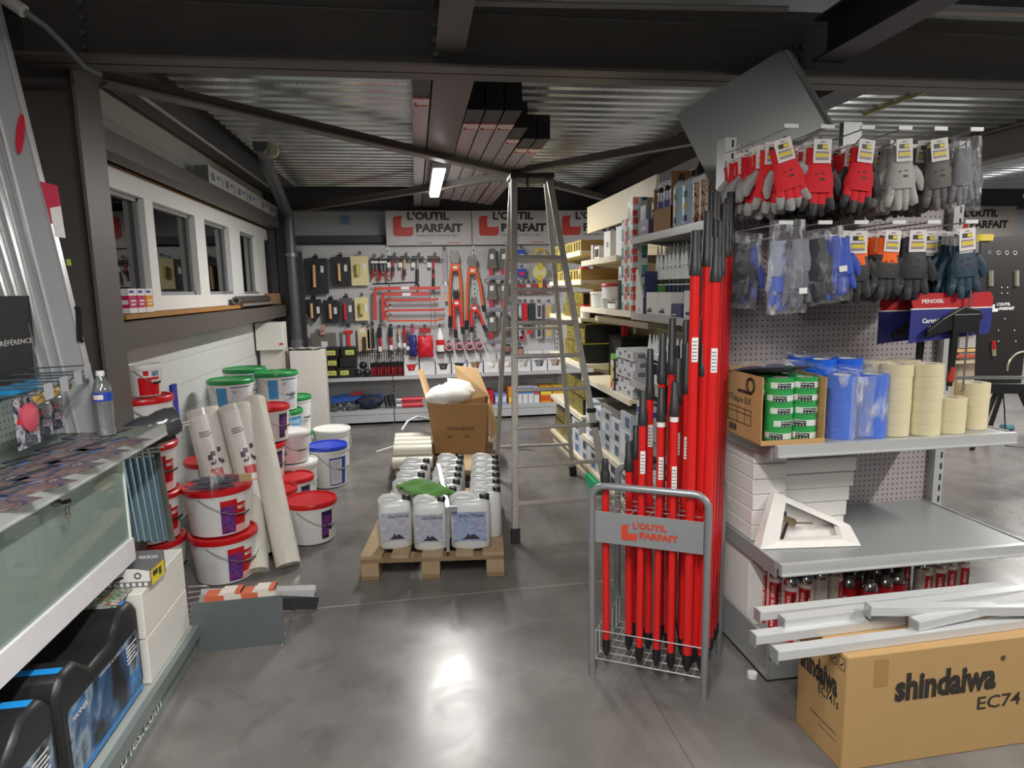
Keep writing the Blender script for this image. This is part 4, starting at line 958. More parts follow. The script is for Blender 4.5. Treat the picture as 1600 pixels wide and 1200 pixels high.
# black cartons with yellow pattern
YP = photo_mat('yellow_pattern', ['16150f', '16150f', 'b8a838', '1a1810'], 60, .5)
def ybox(lab, x0, x1, y0, y1, z, h):
    m = MB(); m.mat(0).box(x0, x1, y0, y1, z, z+h).mat(1).box(x0-.0015, x0, y0, y1, z, z+h).mat(2)
    m.box(x0, x1, y0-.001, y0, z+h*.94, z+h).box(x0, x0+.006, y0-.001, y0, z, z+h)
    tag(m.build('tool_carton', [BLACK, YP, M('b9a93a', .5)]), lab, 'carton', 'black and yellow tool cartons')
for (z, hs, nm, y0) in ((1.343, (.11, .1), 'the third far cream shelf', 5.45), (.953, (.17, .17), 'the fourth far cream shelf', 5.4), (.503, (.14, .14), 'the low far cream shelf', 5.4), (.133, (.13, .13), 'the base of the far cream bay', 5.9)):
    for i in range(2):
        zz = z
        for k, h in enumerate(hs):
            ybox('black and yellow carton on %s, %s, %s' % (nm, ['lower', 'upper'][k], ['near', 'far'][i]), 1.40+.02*k, 1.75, y0+.34*i, y0+.34*i+.31, zz, h); zz += h+.002
for (z, y0, n) in ((1.903, 5.4, 4), (1.663, 5.4, 4)):
    for i in range(n): carton('yellow and black open tray, %s from the near end of %s' % (OR[i], 'the top far shelf' if z > 1.8 else 'the second far shelf'), 1.39, 1.7, y0+.29*i, y0+.29*i+.27, z, .09, M('c9b45a', .5), [('x', .1, .25, .1, .9, '1c1a12'), ('x', .4, .55, .1, .9, '1c1a12'), ('x', .7, .85, .1, .9, '1c1a12'), ('y', 0, 1, 0, 1, 'a88850')], 'yellow and black trays')
for i, (y, z, h, c) in enumerate([(5.36, 1.69, .12, 'c02430'), (5.32, 1.37, .1, 'c02430')]): tub(['red lidded tub on the second far cream shelf', 'red lidded tub on the third far cream shelf'][i], 1.43, y+.09, z-.027 if i == 0 else 1.343, .045, .1, RED)
carton('big brown carton with red top band under the second far shelf', 1.44, 1.8, 5.2, 5.29, 1.443, .14, KR)
carton('red small carton on the fourth cream shelf', 1.62, 1.66, 5.0, 5.06, 1.24, .09, M('d0202c', .4)) if False else None
# fourth cream shelf (z .86)
carton('black large carton at the back of the middle cream shelf', 1.6, 1.84, 4.95, 5.28, .863, .34, BLACK); carton('small red packet standing on the black carton', 1.64, 1.68, 5.02, 5.08, 1.204, .09, M('d0202c', .4), None, None, 'packet')
carton('wide green carton on the middle cream shelf', 1.5, 1.8, 4.62, 4.9, .863, .22, M('5d9a3e', .5), [('x', 0, .08, 0, 1, '2d5a24')])
for i in range(2): carton('yellow and red tube box, %s of two on the middle cream shelf' % ['near', 'far'][i], 1.42, 1.47, 4.52+.065*i, 4.575+.065*i, .863, .2, M('d8c81e', .45), [('x', 0, 1, 0, .2, 'cc2a1c'), ('x', .1, .9, .82, 1, 'dedad0'), ('y', 0, 1, 0, .2, 'cc2a1c')], 'yellow and red tube boxes')
for k in range(5):
    for c in range(2):
        carton('grey and white flat carton, %s from the bottom of the %s pile, middle cream shelf' % (OR[k], ['far', 'near'][c]), 1.4+.015*(k % 2), 1.75, 4.27-.19*c, 4.45-.19*c, .863+.062*k, .06, M('c7c8cb', .5), [('x', .3, .6, .25, .7, '7d7e86'), ('x', .8, .95, .75, .98, '26262a'), ('y', .1, .4, .3, .8, '77777c')], 'grey and white flat cartons')
for k in range(3): carton('small carton with black frame print, %s of three stacked on the middle cream shelf' % OR[k], 1.39, 1.45, 4.46, 4.5, .863+.075*k, .073, M('3a3836', .5), [('x', .2, .8, .15, .85, 'd2d0cc'), ('y', .2, .8, .15, .85, 'd2d0cc')], 'small black-framed cartons')
# lower cream shelf (z .36)
LW = M('cdd2d8', .45)
random.seed(21)
for c in range(5):
    y0 = 4.12+.235*c; z = .363; k = 0
    while z < .62 - .04*(c % 2):
        h = random.choice((.07, .09, .12)); cc = random.choice(['5d6e86', '3c4450', '88a0c0'])
        carton('pale grey carton, %s up in the %s stack on the low cream shelf' % (OR[k], OR[c]), 1.4, 1.75, y0, y0+.22, z, h, random.choice([LW, M('d9dbdc', .5), M('b8bfc6', .5)]), [('x', .1, .5, .2, .8, cc), ('y', .2, .7, .2, .7, cc)], 'pale cartons on the low cream shelf'); z += h+.002; k += 1
for c in range(9):
    y0 = 4.1+.27*c; z = .133; k = 0
    while z < (.3 if c < 5 else .38):
        h = random.choice((.06, .08, .1)); cc = random.choice(['5d6e86', '3c4450', '4a78b8', '26282c'])
        if c >= 6: break
        carton('pale carton, %s up in the %s stack on the cream base shelf' % (OR[k], OR[c]), 1.38, 1.75, y0, y0+.25, z, h, random.choice([LW, M('dcdcda', .5), M('9fb4cc', .5) if c < 2 else LW]), [('x', .1, .5, .2, .8, cc)], 'pale cartons on the cream base shelf'); z += h+.002; k += 1
carton('green flat carton pushed under the low cream shelf', 1.33, 1.6, 4.75, 5.05, .0, .085, M('1f9a68', .5))
carton('grey case with blue stripe beside the brown box, low grey shelf', 1.4, 1.7, 3.75, 4.0, .643, .22, LW, [('x', 0, 1, .7, .85, '3f55b0'), ('y', 0, 1, .7, .85, '3f55b0')]); carton('brown carton on the low grey shelf', 1.42, 1.75, 3.45, 3.7, .643, .2, KR); carton('large dark grey flat machine case on the shelf of the cream bay', 1.42, 1.8, 4.45, 4.9, .622, .07, M('8a8480', .5))
for i in range(5): carton('white carton with red print, %s along the grey base shelf' % OR[i], 1.38, 1.75, 2.92+.22*i, 3.12+.22*i, .133, .28, WCARD, [('x', .1, .9, .3, .7, 'c03038')], 'cartons on the grey base shelf')

# ================= LADDER =================
t = thing('step_ladder', 'tall aluminium step ladder standing open in the aisle', 'ladder', (.85, 4.4, 0))
AL = M('b3afa7', .38, .45, .12, 12); BLK = M('1d1d1f', .6)
fl1, fr1 = Vector((.57, 3.9, .02)), Vector((1.22, 3.92, .02)); tl, tr = A(803, 275, 4.55), A(858, 278, 4.55)
bl1, br1 = Vector((.62, 5.3, .02)), Vector((1.285, 5.28, .02)); tl2, tr2 = tl+Vector((.0, .1, -.02)), tr+Vector((.0, .1, -.02))
for a, b_, nm in ((fl1, tl, 'front_stile'), (fr1, tr, 'front_stile'), (bl1, tl2, 'rear_stile'), (br1, tr2, 'rear_stile')):
    st_ = MB().bar(a, b_, .042 if nm[0] == 'f' else .035, .024, up=(0, 1, 0)).build(nm, AL, t, world=True, bev=.004)
    MB().bar(a+(b_-a).normalized()*.0-EZ*.02, a+(b_-a).normalized()*.07, .058, .034, up=(0, 1, 0)).build('rubber_foot', BLK, st_, world=True)
for z in (.215, .45, .69, .93, 1.15, 1.37, 1.59, 1.80):
    k = z/2.37; a = lerp(fl1, tl, k); b_ = lerp(fr1, tr, k); big = z > 1.7
    MB().bar(a, b_, .032 if not big else .08, .026 if not big else .03, up=(0, .3, 1)).build('rung', AL, t, world=True, bev=.005)
MB().bar(lerp(bl1, tl2, .12), lerp(br1, tr2, .12), .03, .02).build('rear_brace', AL, t, world=True)
MB().bar(lerp(bl1, tl2, .55), lerp(br1, tr2, .55), .03, .02).build('rear_brace', AL, t, world=True)
MB().bar(lerp(bl1, tl2, .12), lerp(bl1, tl2, .12)+Vector((.3, -.02, -.04)), .012, .012).build('stay', AL, t, world=True)
m = MB(); m.box(tl.x-.03, tr.x+.03, tl.y-.05, tl.y+.16, tl.z-.02, tl.z+.015); m.build('top_cap', BLK, t, world=True, bev=.008)
m = MB(); h = lerp(tl, tr, .35); m.tube([h, h+Vector((0, -.05, -.02)), h+Vector((0, -.05, -.09))], .008, 8); m.build('hook', BLK, t, world=True)
for k in (.33, .29): p = lerp(fr1, tr, k); MB().bar(p-EZ*.014, p+EZ*.014, .058, .034, up=(0, 1, 0)).build('clamp', BLK, t, world=True)

# ================= PALLETS, CANISTERS, CARTON =================
PW = M('a58d6e', .85, 0, .22, 14, .3); PW2 = M('8a7254', .85, 0, .25, 10, .3)
def pallet(lab, fl, rz):
    t = thing('wooden_pallet', lab, 'pallet', fl, rz=rz)
    W, D = .8, 1.2
    for x0, w_ in ((0, .12), (.17, .1), (.34, .12), (.53, .1), (.68, .12)): MB().box(x0, x0+w_, 0, D, .122, .144).build('deck_board', PW, t, bev=.002)
    for y0, w_ in ((0, .1), (.55, .1), (1.1, .1)): MB().box(0, W, y0, y0+w_, .1, .1215).build('stringer_board', PW2, t, bev=.002)
    for x0 in (0, .34, .7):
        for y0 in (0, .55, 1.1): MB().box(x0, x0+(.1 if x0 else .1), y0, y0+.1, .022, .0995).build('block', PW, t, bev=.002)
        MB().box(x0, x0+.1, 0, D, 0, .0215).build('bottom_board', PW2, t, bev=.002)
    return t
pr_ = -.11
pallet('wooden pallet in front, loaded with white canisters', (-.36, 3.52, 0), pr_)
pallet('rear wooden pallet under the film rolls and brown carton', (-.215, 5.2, 0), pr_)
def on_p(x, y, z=.144): c, s = math.cos(pr_), math.sin(pr_); return Vector((-.36+x*c-y*s, 3.52+x*s+y*c, z))
def canister():
    t = thing('jerrycan', 'x', 'canister', (0, 0, 0))
    m = MB(); w_, d_ = .098, .068
    def sec(z, sx, sy, n=24, ex=4):
        o = []
        for j in range(n):
            a = 2*PI*j/n; k = (abs(math.cos(a))**ex+abs(math.sin(a))**ex)**(-1/ex); o.append((sx*k*math.cos(a), sy*k*math.sin(a), z))
        return o
    secs = [(0, .88, .86), (.012, 1, 1), (.2, 1, 1), (.225, .985, .98), (.25, .96, .93), (.268, .86, .8), (.274, .7, .6)]
    vs = []
    for z, a, b_ in secs: vs += sec(z, w_*a*.97, d_*b_*.97)
    n = 24; k = len(secs); m.add(vs, [(i*n+j, i*n+(j+1)%n, (i+1)*n+(j+1)%n, (i+1)*n+j) for i in range(k-1) for j in range(n)]+[tuple(range(n)), tuple((k-1)*n+j for j in range(n))])
    m.build('body', M('dadcdb', .35, 0, .02, 20), t, smooth=50)
    m = MB(); m.tube([(-.082, 0, .245), (-.08, 0, .283), (-.06, 0, .297), (-.01, 0, .297), (.022, 0, .286), (.03, 0, .262)], [.014, .015, .014, .014, .014, .016], 8); m.build('handle', M('dadcdb', .35, 0, .02, 20), t, smooth=60)
    m = MB(); m.lathe([(.024, .262), (.024, .292), (.02, .296)], 16, (.068, 0, 0)); m.build('cap', M('1e1f22', .5), t, smooth=50)
    proto_done(t); return t
JC = canister(); first = True
cans = []
rowsets = [(.70, [.27, .42, .57, .72, .87, 1.02], 'right'), (.455, [.44, .59, .74, .89, 1.04], 'middle'), (.22, [.45, .62, .79, .96], 'left')]
sp_ = [(.18, .15, .18, 'front canister at the left, label SOLUTION', 1), (.385, .11, .0, 'front canister in the middle, label SOLUTION', 1), (.615, .115, -.02, 'front canister at the right with blue sky label', 2), (.44, .28, .1, 'canister behind the middle front one', 0)]
SKY = photo_mat('sky_print', ['8f93a0', 'b5b8c4', '9c9fb0', 'c9cad0'], 10, 1.5, .4, (1, 1, 3)); SKYB = photo_mat('sky_print_blue', ['7487b0', '9fabc6', '8796b8', 'b7bccb'], 8, 1.5, .4, (1, 1, 3))
for x, ys, nm in rowsets:
    for i, y in enumerate(ys):
        rz = pr_ + random.uniform(-.05, .05)
        cans.append((on_p(x, y), rz, 'white canister, %s from the front in the %s row on the pallet' % (OR[i], nm), 0))
for x, y, rz, lb, kind in sp_: cans.append((on_p(x, y), pr_+rz, 'white '+lb, kind))
for loc, rz, lab, kind in cans:
    if first: JC.location = loc; JC.rotation_euler = (0, 0, rz); JC['label'] = lab; first = False; o = JC
    else: o = dup(JC, loc, lab, rz=rz)
    o['group'] = 'white canisters on the pallet'
    if kind:
        if kind == 2: o.scale = (1.2, 1.05, 1.03)
        m = MB(); y = -.0672; pts = [(-.085, y), (.085, y)]
        m.mat(0).quad((-.078, y, .05), (.078, y, .05), (.078, y, .215), (-.078, y, .215))
        m.mat(1).prism([(-.04, .06), (-.02, .075), (-.01, .095), (.0, .08), (.015, .09), (.035, .075), (.05, .06)], (0, y-.0006, 0), EX, EZ, (0, -.0004, 0))
        m.mat(2)
        for q in ((.02, .15), (.035, .165), (.045, .15), (.03, .135), (.05, .11), (.06, .13)): m.bar((q[0]-.007, y-.001, q[1]-.004), (q[0]+.007, y-.001, q[1]+.006), .003, .001)
        m.mat(1); text(m, 'SOLUTION HA' if kind == 1 else 'SOLUTION', (-.04 if kind == 1 else -.05, y-.001, .185), EX, EZ, .115, .018, .02)
        m.build('front_label', [SKY if kind == 1 else SKYB, M('3a3444', .5), M('c8486a', .5)], o)
# green cloth and a metal profile lying on the canisters
t = MB(); nx, ny = 12, 8; vs = []
c0 = on_p(.38, .3)
for i in range(nx+1):
    for j in range(ny+1):
        u, v = i/nx, j/ny; x = (u-.5)*.3; y = (v-.5)*.2
        z = .305+.144-.144+.012*math.sin(9*u+4*v)+.01*math.sin(14*v)-.10*max(0, abs(u-.45)-.3)-.07*max(0, .35-v)*(1-abs(u-.45))
        p = on_p(.36+x-.1*(v-.5), .27+y, z+.144-.0); vs.append(p)
n = ny+1; t.add(vs, [(i*n+j, (i+1)*n+j, (i+1)*n+j+1, i*n+j+1) for i in range(nx) for j in range(ny)])
tag(t.build('cloth', M('5e8f4a', .95, 0, .1, 40, .3), smooth=80, solid=.004), 'green cloth draped over the canister tops', 'cloth')
t = thing('metal_profile', 'thin pale metal rail standing tilted among the canisters', 'bar', on_p(.45, .02)); pa, pb = A(685, 727, 4.1), A(700, 795, 3.48); pc = A(700, 862, 3.455)
m = MB(); m.bar(pa, pb, .022, .022); m.bar(pb, pc, .018, .012, up=(0, 1, 0)); m.bar(pb-EZ*.002, pb+EX*.05-EZ*.002, .02, .03); m.build('channel', M('a9acb2', .3, .5), t, world=True)
# brown open carton with a plastic sack
t = thing('open_carton', 'open brown carton with raised flaps and a white sack, on the rear pallet', 'carton', (.35, 5.75, .145))
m = MB(); zb, zt_ = .147, .60; B = [(.125, 5.72), (.555, 5.62), (.64, 6.05), (.2, 6.15)]; T_ = [(.07, 5.72), (.60, 5.6), (.66, 6.1), (.12, 6.2)]
bv = [Vector((x, y, zb)) for x, y in B]; tv = [Vector((x, y, zt_)) for x, y in T_]
for i in range(4): j = (i+1) % 4; m.add([bv[i], bv[j], tv[j], tv[i]], [(0,1,2,3)])
m.add(bv, [(0,1,2,3)])
m.build('body', M('a07a4e', .8, 0, .05, 8), t, world=True, solid=.005)
F = M('c4a277', .8, 0, .04, 8)
m = MB(); m.add([tv[3], tv[0], A(653, 580, 5.9), A(660, 575, 6.2)], [(0,1,2,3)]); m.build('left_flap', F, t, world=True, solid=.005)
m = MB(); m.add([tv[2]+Vector((-.02,0,0)), A(722, 626, 6.0), A(710, 571, 6.05), A(746, 575, 6.0), A(764, 618, 5.9)], [(0,1,2,3,4)]); m.build('rear_flap', F, t, world=True, solid=.005)
m = MB(); m.add([tv[1], tv[2], A(779, 668, 5.7), A(766, 690, 5.6)], [(0,1,2,3)]); m.build('right_flap', F, t, world=True, solid=.005)
m = MB(); rr_ = (tv[1]-tv[0]).normalized(); f0 = lerp(bv[0], tv[0], .3)+Vector((0, -.006, 0)); uu = (tv[0]-bv[0]).normalized(); uu = Vector((0, 0, 1))
text(m, 'CODE NO: A47250 EXP', f0+rr_*.13+uu*.08-EY*.006, rr_, uu, .24, .03, .01); text(m, 'QTY      1     PCS', f0+rr_*.13+uu*.01-EY*.005, rr_, uu, .2, .025, .01); m.build('print', INK, t, world=True)
t = MB(); random.seed(5)
n1, n2 = 18, 10; vs = []; c = Vector((.26, 5.85, .65))
for i in range(n1):
    for j in range(n2+1):
        a = 2*PI*i/n1; b_ = PI*j/n2; k = 1+random.uniform(-.14, .16)
        vs.append(c+Vector((.22*math.cos(a)*math.sin(b_)*k, .17*math.sin(a)*math.sin(b_)*k, .12*math.cos(b_)*k+.03*math.cos(a))))
n = n2+1; t.add(vs, [(i*n+j, ((i+1) % n1)*n+j, ((i+1) % n1)*n+j+1, i*n+j+1) for i in range(n1) for j in range(n2)])
tag(t.build('plastic_sack', M('dfddd8', .35, 0, .08, 16, .6), smooth=60), 'crumpled white plastic sack in the open brown carton', 'sack')
# film rolls lying on the rear pallet
for i in range(6):
    y = 5.28+.16*i; z = .144+.052
    t = thing('film_roll', 'clear film roll lying across the rear pallet, %s from the front' % OR[i], 'roll', (-.2, y, z), group='film rolls lying on the rear pallet')
    m = MB(); x0 = -.235+.01*(i % 2); m.tube([(x0, y, z), (.09, y-.03, z)], .05, 18); m.build('film', M('cbc9bb', .25, 0, .05, 20), t, world=True, smooth=50)
    m = MB(); m.tube([(x0-.006, y, z), (x0+.001, y, z)], .02, 12); m.build('core', M('8f836a', .8), t, world=True)
for i in range(4):
    y = 5.36+.16*i; z = .144+.138
    t = thing('film_roll', 'clear film roll in the upper layer on the rear pallet, %s from the front' % OR[i], 'roll', (-.2, y, z), group='film rolls lying on the rear pallet')
    m = MB(); m.tube([(-.225, y, z), (.09, y-.03, z)], .045, 18); m.build('film', M('d5d3c6', .25, 0, .05, 20), t, world=True, smooth=50)
tag(MB().tube([A(588, 706, 5.3), A(617, 697, 5.35)], .007, 6).build('plastic_strap', PAPER), 'loose white strap end sticking out left of the film rolls', 'strap')
tag(MB().tube([A(628, 672, 6.1), A(637, 658, 6.2), A(652, 651, 6.3), A(668, 654, 6.3)], .012, 8).build('hose', M('b9c2c8', .3), smooth=50), 'pale curved hose above the film rolls on the rear pallet', 'hose')
# ================= LEFT UNIT =================
SG = M('a9b0ab', .4, .2, .03)
t = thing('counter_shelving', 'grey-green shelving unit with glass showcase along the left side', 'shelving', (-1.3, 2.0, 0))
sh = MB().box(-1.5, -1.1, .6, 2.92, 1.02, 1.05).build('top_shelf', M('6e7a72', .3, .1), t, world=True)
r = MB().box(-1.1, -1.078, .6, 2.92, 1.005, 1.053).box(-1.078, -1.074, .6, 2.92, 1.008, 1.014).build('price_rail', M('b6bab8', .35, .3), sh); r.data.transform(Matrix.Translation(-Vector(t.location)))
MB().box(-1.53, -1.5, .6, 2.92, 0, 1.45).build('back_panel', grid_mat('left_panel', '8f9a94', '3a3f3c', 'yz', .0254, .14), t, world=True)
MB().box(-1.5, -1.02, .6, 2.92, .1, .13).build('base_shelf', SG, t, world=True)
m = MB(); m.box(-1.5, -1.035, .6, 2.92, .0, .1).box(-1.04, -1.015, .6, 2.94, .085, .135).box(-1.038, -1.033, .6, 2.92, .01, .02); m.build('plinth', M('76807c', .4, .2), t, world=True)
m = MB(); text(m, 'www.wilmart-industries.com'[12:] if False else 'industries.com', (-1.0325, 1.93, .03), EY, EZ, .55, .05, .015); m.build('lettering', PAPER, t, world=True)
# glass showcase hanging under the top shelf
t = thing('glass_showcase', 'locked glass showcase with teal contents under the left counter shelf', 'showcase', (-1.3, 2.0, .62))
GG = glass_mat('green_glass', 'e2f5ec', .02, .05, .2)  # pale diffuse haze in the glass stands in for light inside the showcase
MB().box(-1.135, -1.13, .9, 2.6, .67, 1.005).build('front_glass', GG, t, world=True)
MB().box(-1.49, -1.135, 2.595, 2.6, .67, 1.005).build('side_glass', GG, t, world=True)
MB().box(-1.49, -1.125, .9, 2.605, .645, .67).box(-1.49, -1.125, .9, 2.6, .585, .6).build('base', PAPER, t, world=True)
MB().box(-1.13, -1.118, .9, 2.6, .585, .672).build('front_ledge', M('d6d5d8', .4), t, world=True)
MB().box(-1.136, -1.126, 2.592, 2.604, .67, 1.005).build('edge_trim', M('e3eee9', .3), t, world=True)
m = MB(); nx, ny = 26, 6; vs = []; random.seed(3)
for i in range(nx+1):
    for j in range(ny+1): vs.append((-1.45+.26*j/ny, .95+1.6*i/nx, .69+.12*(1-j/ny)+random.uniform(0, .07)))
n = ny+1; m.add(vs, [(i*n+j, (i+1)*n+j, (i+1)*n+j+1, i*n+j+1) for i in range(nx) for j in range(ny)])
m.build('packing_film', photo_mat('teal_film', ['4f9a98', 'cfe8dc', '79bcb4', 'e5f2ea'], 5, 1, .25), t, world=True, smooth=60)
MB().box(-1.488, -1.48, .9, 2.59, .67, 1.0).build('liner', M('dcefe4', .5), t, world=True)
k = AX(85, 786, -1.125)
m = MB(); m.tube([k, k+Vector((.022, 0, 0))], .011, 12); m.build('lock', M('b9b4aa', .25, .9), t, world=True, smooth=40)
tk = thing('key_bunch', 'two small keys hanging from the showcase lock', 'keys', k)
m = MB(); p = k+Vector((.022, .0, .0)); m.bar(p, p+Vector((.025, .0, .005)), .004, .012); p2 = p+Vector((.012, 0, -.012))
m.tube([p2+Vector((0, .012*math.cos(a), -.012+.012*math.sin(a))) for a in [q*PI/5 for q in range(11)]], .0012, 5)
m.build('upper_key', M('4b4238', .3, .9), tk, world=True)
m = MB(); m.tube([p2-EZ*.024, p2-EZ*.032], .009, 10); m.bar(p2-EZ*.03, p2-EZ*.06, .007, .002); m.build('hanging_key', M('b9b4aa', .25, .9), tk, world=True)
# brochures on the counter
BRO = photo_mat('brochure_print', ['181b2c', '454860', '80645c', '33201e', 'b4b8c6'], 9, 2, .3); BRE = M('1d2438', .4)
random.seed(11); k = 0
for i in range(8):
    for j in range(2):
        x = -1.14-.15*j; y = 1.45+.185*i+.05*j
        if j == 0 and i > 6: continue
        t = thing('brochure', 'glossy brochure on the counter, %s, %s from the viewer' % (['front column', 'rear column'][j], OR[i] if i < 7 else 'eighth'), 'brochure', (x, y, 1.051+.0012*((i+j) % 3)), rz=random.uniform(-.5, -.2), group='brochures on the left counter')
        MB().box(-.07, .07, -.11, .11, 0, .0022).build('cover', BRO, t); MB().box(-.071, -.05, -.111, .111, .0004, .0026).build('spine', BRE, t)
        m = MB(); m.box(-.045, -.035, .04, .09, .0022, .003); m.build('title_print', M('3d7ab8', .4), t)
# water bottle
b0 = AZ(167, 680, 1.054)
t = thing('water_bottle', 'clear plastic water bottle with blue label on the counter', 'bottle', b0)
pr0 = [(.02, 0), (.033, .004), (.034, .02)]
for q in range(7): pr0 += [(.0345, .03+q*.014), (.0325, .037+q*.014)]
pr0 += [(.034, .13), (.0345, .138), (.0345, .175), (.033, .19), (.024, .215), (.014, .232), (.013, .245)]
MB().lathe(pr0, 20).build('body', glass_mat('pet', 'e4ebec', .05, .22, .12), t, smooth=50)
MB().lathe([(.0353, .14), (.0353, .175)], 20, cap0=False, cap1=False).build('label_band', M('2346a8', .35), t, smooth=50)
m = MB(); m.arc(.0358, .0358, .148, .167, -PI*.7, -PI*.35, 5); m.build('emblem', M('e8d8d4', .4), t)
MB().lathe([(.015, .24), (.015, .256), (.013, .258)], 14).build('cap', PAPER, t, smooth=40)
# poster board
t = thing('poster_board', 'black board with white wording and a blue stripe at the left edge', 'sign', (-1.49, 2.0, 1.3))
a, b_ = AX(45, 462, -1.49), AX(62, 600, -1.49)
m = MB(); m.mat(0).box(-1.495, -1.488, .8, b_.y, 1.245, a.z).mat(1).box(-1.4875, -1.486, .8, b_.y, 1.245, 1.285).mat(2)
e = AX(52, 530, -1.487); text(m, 'NOS PRODUITS DE RÉFÉRENCE', (-1.486, e.y-.56, e.z-.012), EY, EZ, .55, .024, 0)
m.build('board', [M('2b2b2c', .4), M('1f9ad8', .4), PAPER], t, world=True)
# hooks with carded tools at the left edge
for i, (y, z) in enumerate([(2.34, 1.31), (2.48, 1.315), (2.62, 1.32), (2.74, 1.33)]):
    t = thing('display_hook', 'wire display hook over the counter, %s from the viewer' % OR[i], 'hook', (-1.49, y, z), group='hooks over the counter')
    m = MB(); m.tube([(-1.485, y, z), (-1.22-.02*i, y, z+.005)], .003, 6); m.tube([(-1.485, y, z-.03), (-1.25-.02*i, y, z-.03), (-1.235-.02*i, y, z-.015)], .003, 6); m.build('wire', M('7b8488', .3, .7), t, world=True)
    MB().box(-1.22-.02*i, -1.218-.02*i, y-.025, y+.025, z-.045, z+.008).build('price_plate', M('a9a9b0', .4), t, world=True)
SAW = photo_mat('blister_print', ['15161a', '3d4254', 'b7bcc4', '8c2a30'], 25, 1, .3)
for i, (y, x, lb) in enumerate([(2.35, -1.3, 'nearest'), (2.49, -1.33, 'middle'), (2.63, -1.36, 'farthest')]):
    t = thing('carded_tool', 'carded tool on a hook over the counter, %s one' % lb, 'tool', (x, y, 1.235), group='carded tools over the counter')
    m = MB(); m.mat(0).box(-.006, 0, -.06, .06, -.13, .04).mat(1).box(-.0, .002, -.06, .06, -.045, -.03); m.build('card', [SAW, M('c22a2e', .4)], t)
    m = MB(); m.T = Matrix.Rotation(PI/2, 4, 'Y')
    if i == 0: m.lathe([(.045, .0), (.048, .012), (.03, .02)], 24, (.03, 0, .0)); m.build('polishing_disc', M('c2505f', .5), t, smooth=40)
    else: m.lathe([(.03, .0), (.033, .02), (.02, .03)], 18, (.03, .0, 0)); m.build('blister', glass_mat('pet', 'e4ebec', .05, .22, .12), t, smooth=40)
    m = MB(); m.tube([(.03, .02, .03), (.03, .05, .03)], .018, 12); m.build('knob', M('c9a85c' if i < 2 else '8f7a3c', .4), t, smooth=40)
# spirit levels leaning behind the counter
ALU = M('b4b5b7', .35, .3, .05, 8)
def lev(lab, xb0, xb1, Y, z0, ztop, shift, mats, extra=None):
    t = thing('spirit_level', lab, 'level', ((xb0+xb1)/2, Y, z0), group=None)
    dx = shift; m = MB()
    m.prism([(xb0, z0), (xb1, z0), (xb1+dx, ztop), (xb0+dx, ztop)], (0, Y, 0), EX, EZ, (0, .025, 0)); m.build('profile', mats, t, world=True)
    m = MB(); m.prism([(xb0, z0), (xb0+.006, z0), (xb0+dx+.006, ztop), (xb0+dx, ztop)], (0, Y-.006, 0), EX, EZ, (0, .006, 0)); m.prism([(xb1-.006, z0), (xb1, z0), (xb1+dx, ztop), (xb1+dx-.006, ztop)], (0, Y-.006, 0), EX, EZ, (0, .006, 0)); m.build('flange', M('cfd0d1', .3, .4), t, world=True)
    return t
t = lev('wide aluminium spirit level with red stickers and a dark handle slot, rightmost of the row', -1.37, -1.275, 2.80, 1.055, 2.72, -.2, ALU)
YL = 2.79
def on(x, y): return A(x, y, YL)
m = MB(); c = [on(30+7*math.cos(a)+7*(1+math.sin(a))*.35, 209-32*math.sin(a)) for a in [q*PI/8 for q in range(16)]]; c = [p-EY*.003 for p in c]; m.add(c, [tuple(range(16))]); m.build('red_oval_sticker', M('c2293a', .4), t, world=True)
m = MB(); m.mat(0).quad(on(62, 283), on(90, 290), on(99, 345), on(80, 350)); m.mat(1).quad(on(78, 325)-EY*.001, on(95, 322)-EY*.001, on(103, 372)-EY*.001, on(86, 370)-EY*.001); m.build('label_sticker', [M('c03a50', .4), PAPER], t, world=True)
m = MB(); c = [on(124+6*math.cos(a)-math.sin(a)*5, 507-(22 if math.sin(a) > 0 else -22)-7*math.sin(a)) for a in [q*PI/8 for q in range(16)]]; c = [p-EY*.002 for p in c]; m.add(c, [tuple(range(16))]); m.build('handle_slot', M('0e0e10', .6), t, world=True)
MB().quad(on(103, 405), on(110, 405), on(112, 415), on(105, 415)).build('green_sticker', M('8fae3c', .4), t, world=True)
for i, (x0, x1) in enumerate([(-1.415, -1.375), (-1.455, -1.42), (-1.49, -1.46), (-1.54, -1.495), (-1.585, -1.545)]):
    lev('narrow aluminium level or straight edge, %s to the left of the wide level' % OR[i], x0, x1, 2.81+.01*i, 1.055, 2.66-.03*i, -.2-.02*i, ALU if i < 3 else M('a9a9a2', .3, .3, .15, 20))
tag(MB().prism([(-1.6, 1.06), (-1.43, 1.06), (-1.63, 2.6), (-1.8, 2.6)], (0, 2.775, 0), EX, EZ, (0, .004, 0)).build('plastic_wrap', FILM), 'clear plastic wrap around the left aluminium levels', 'wrap')
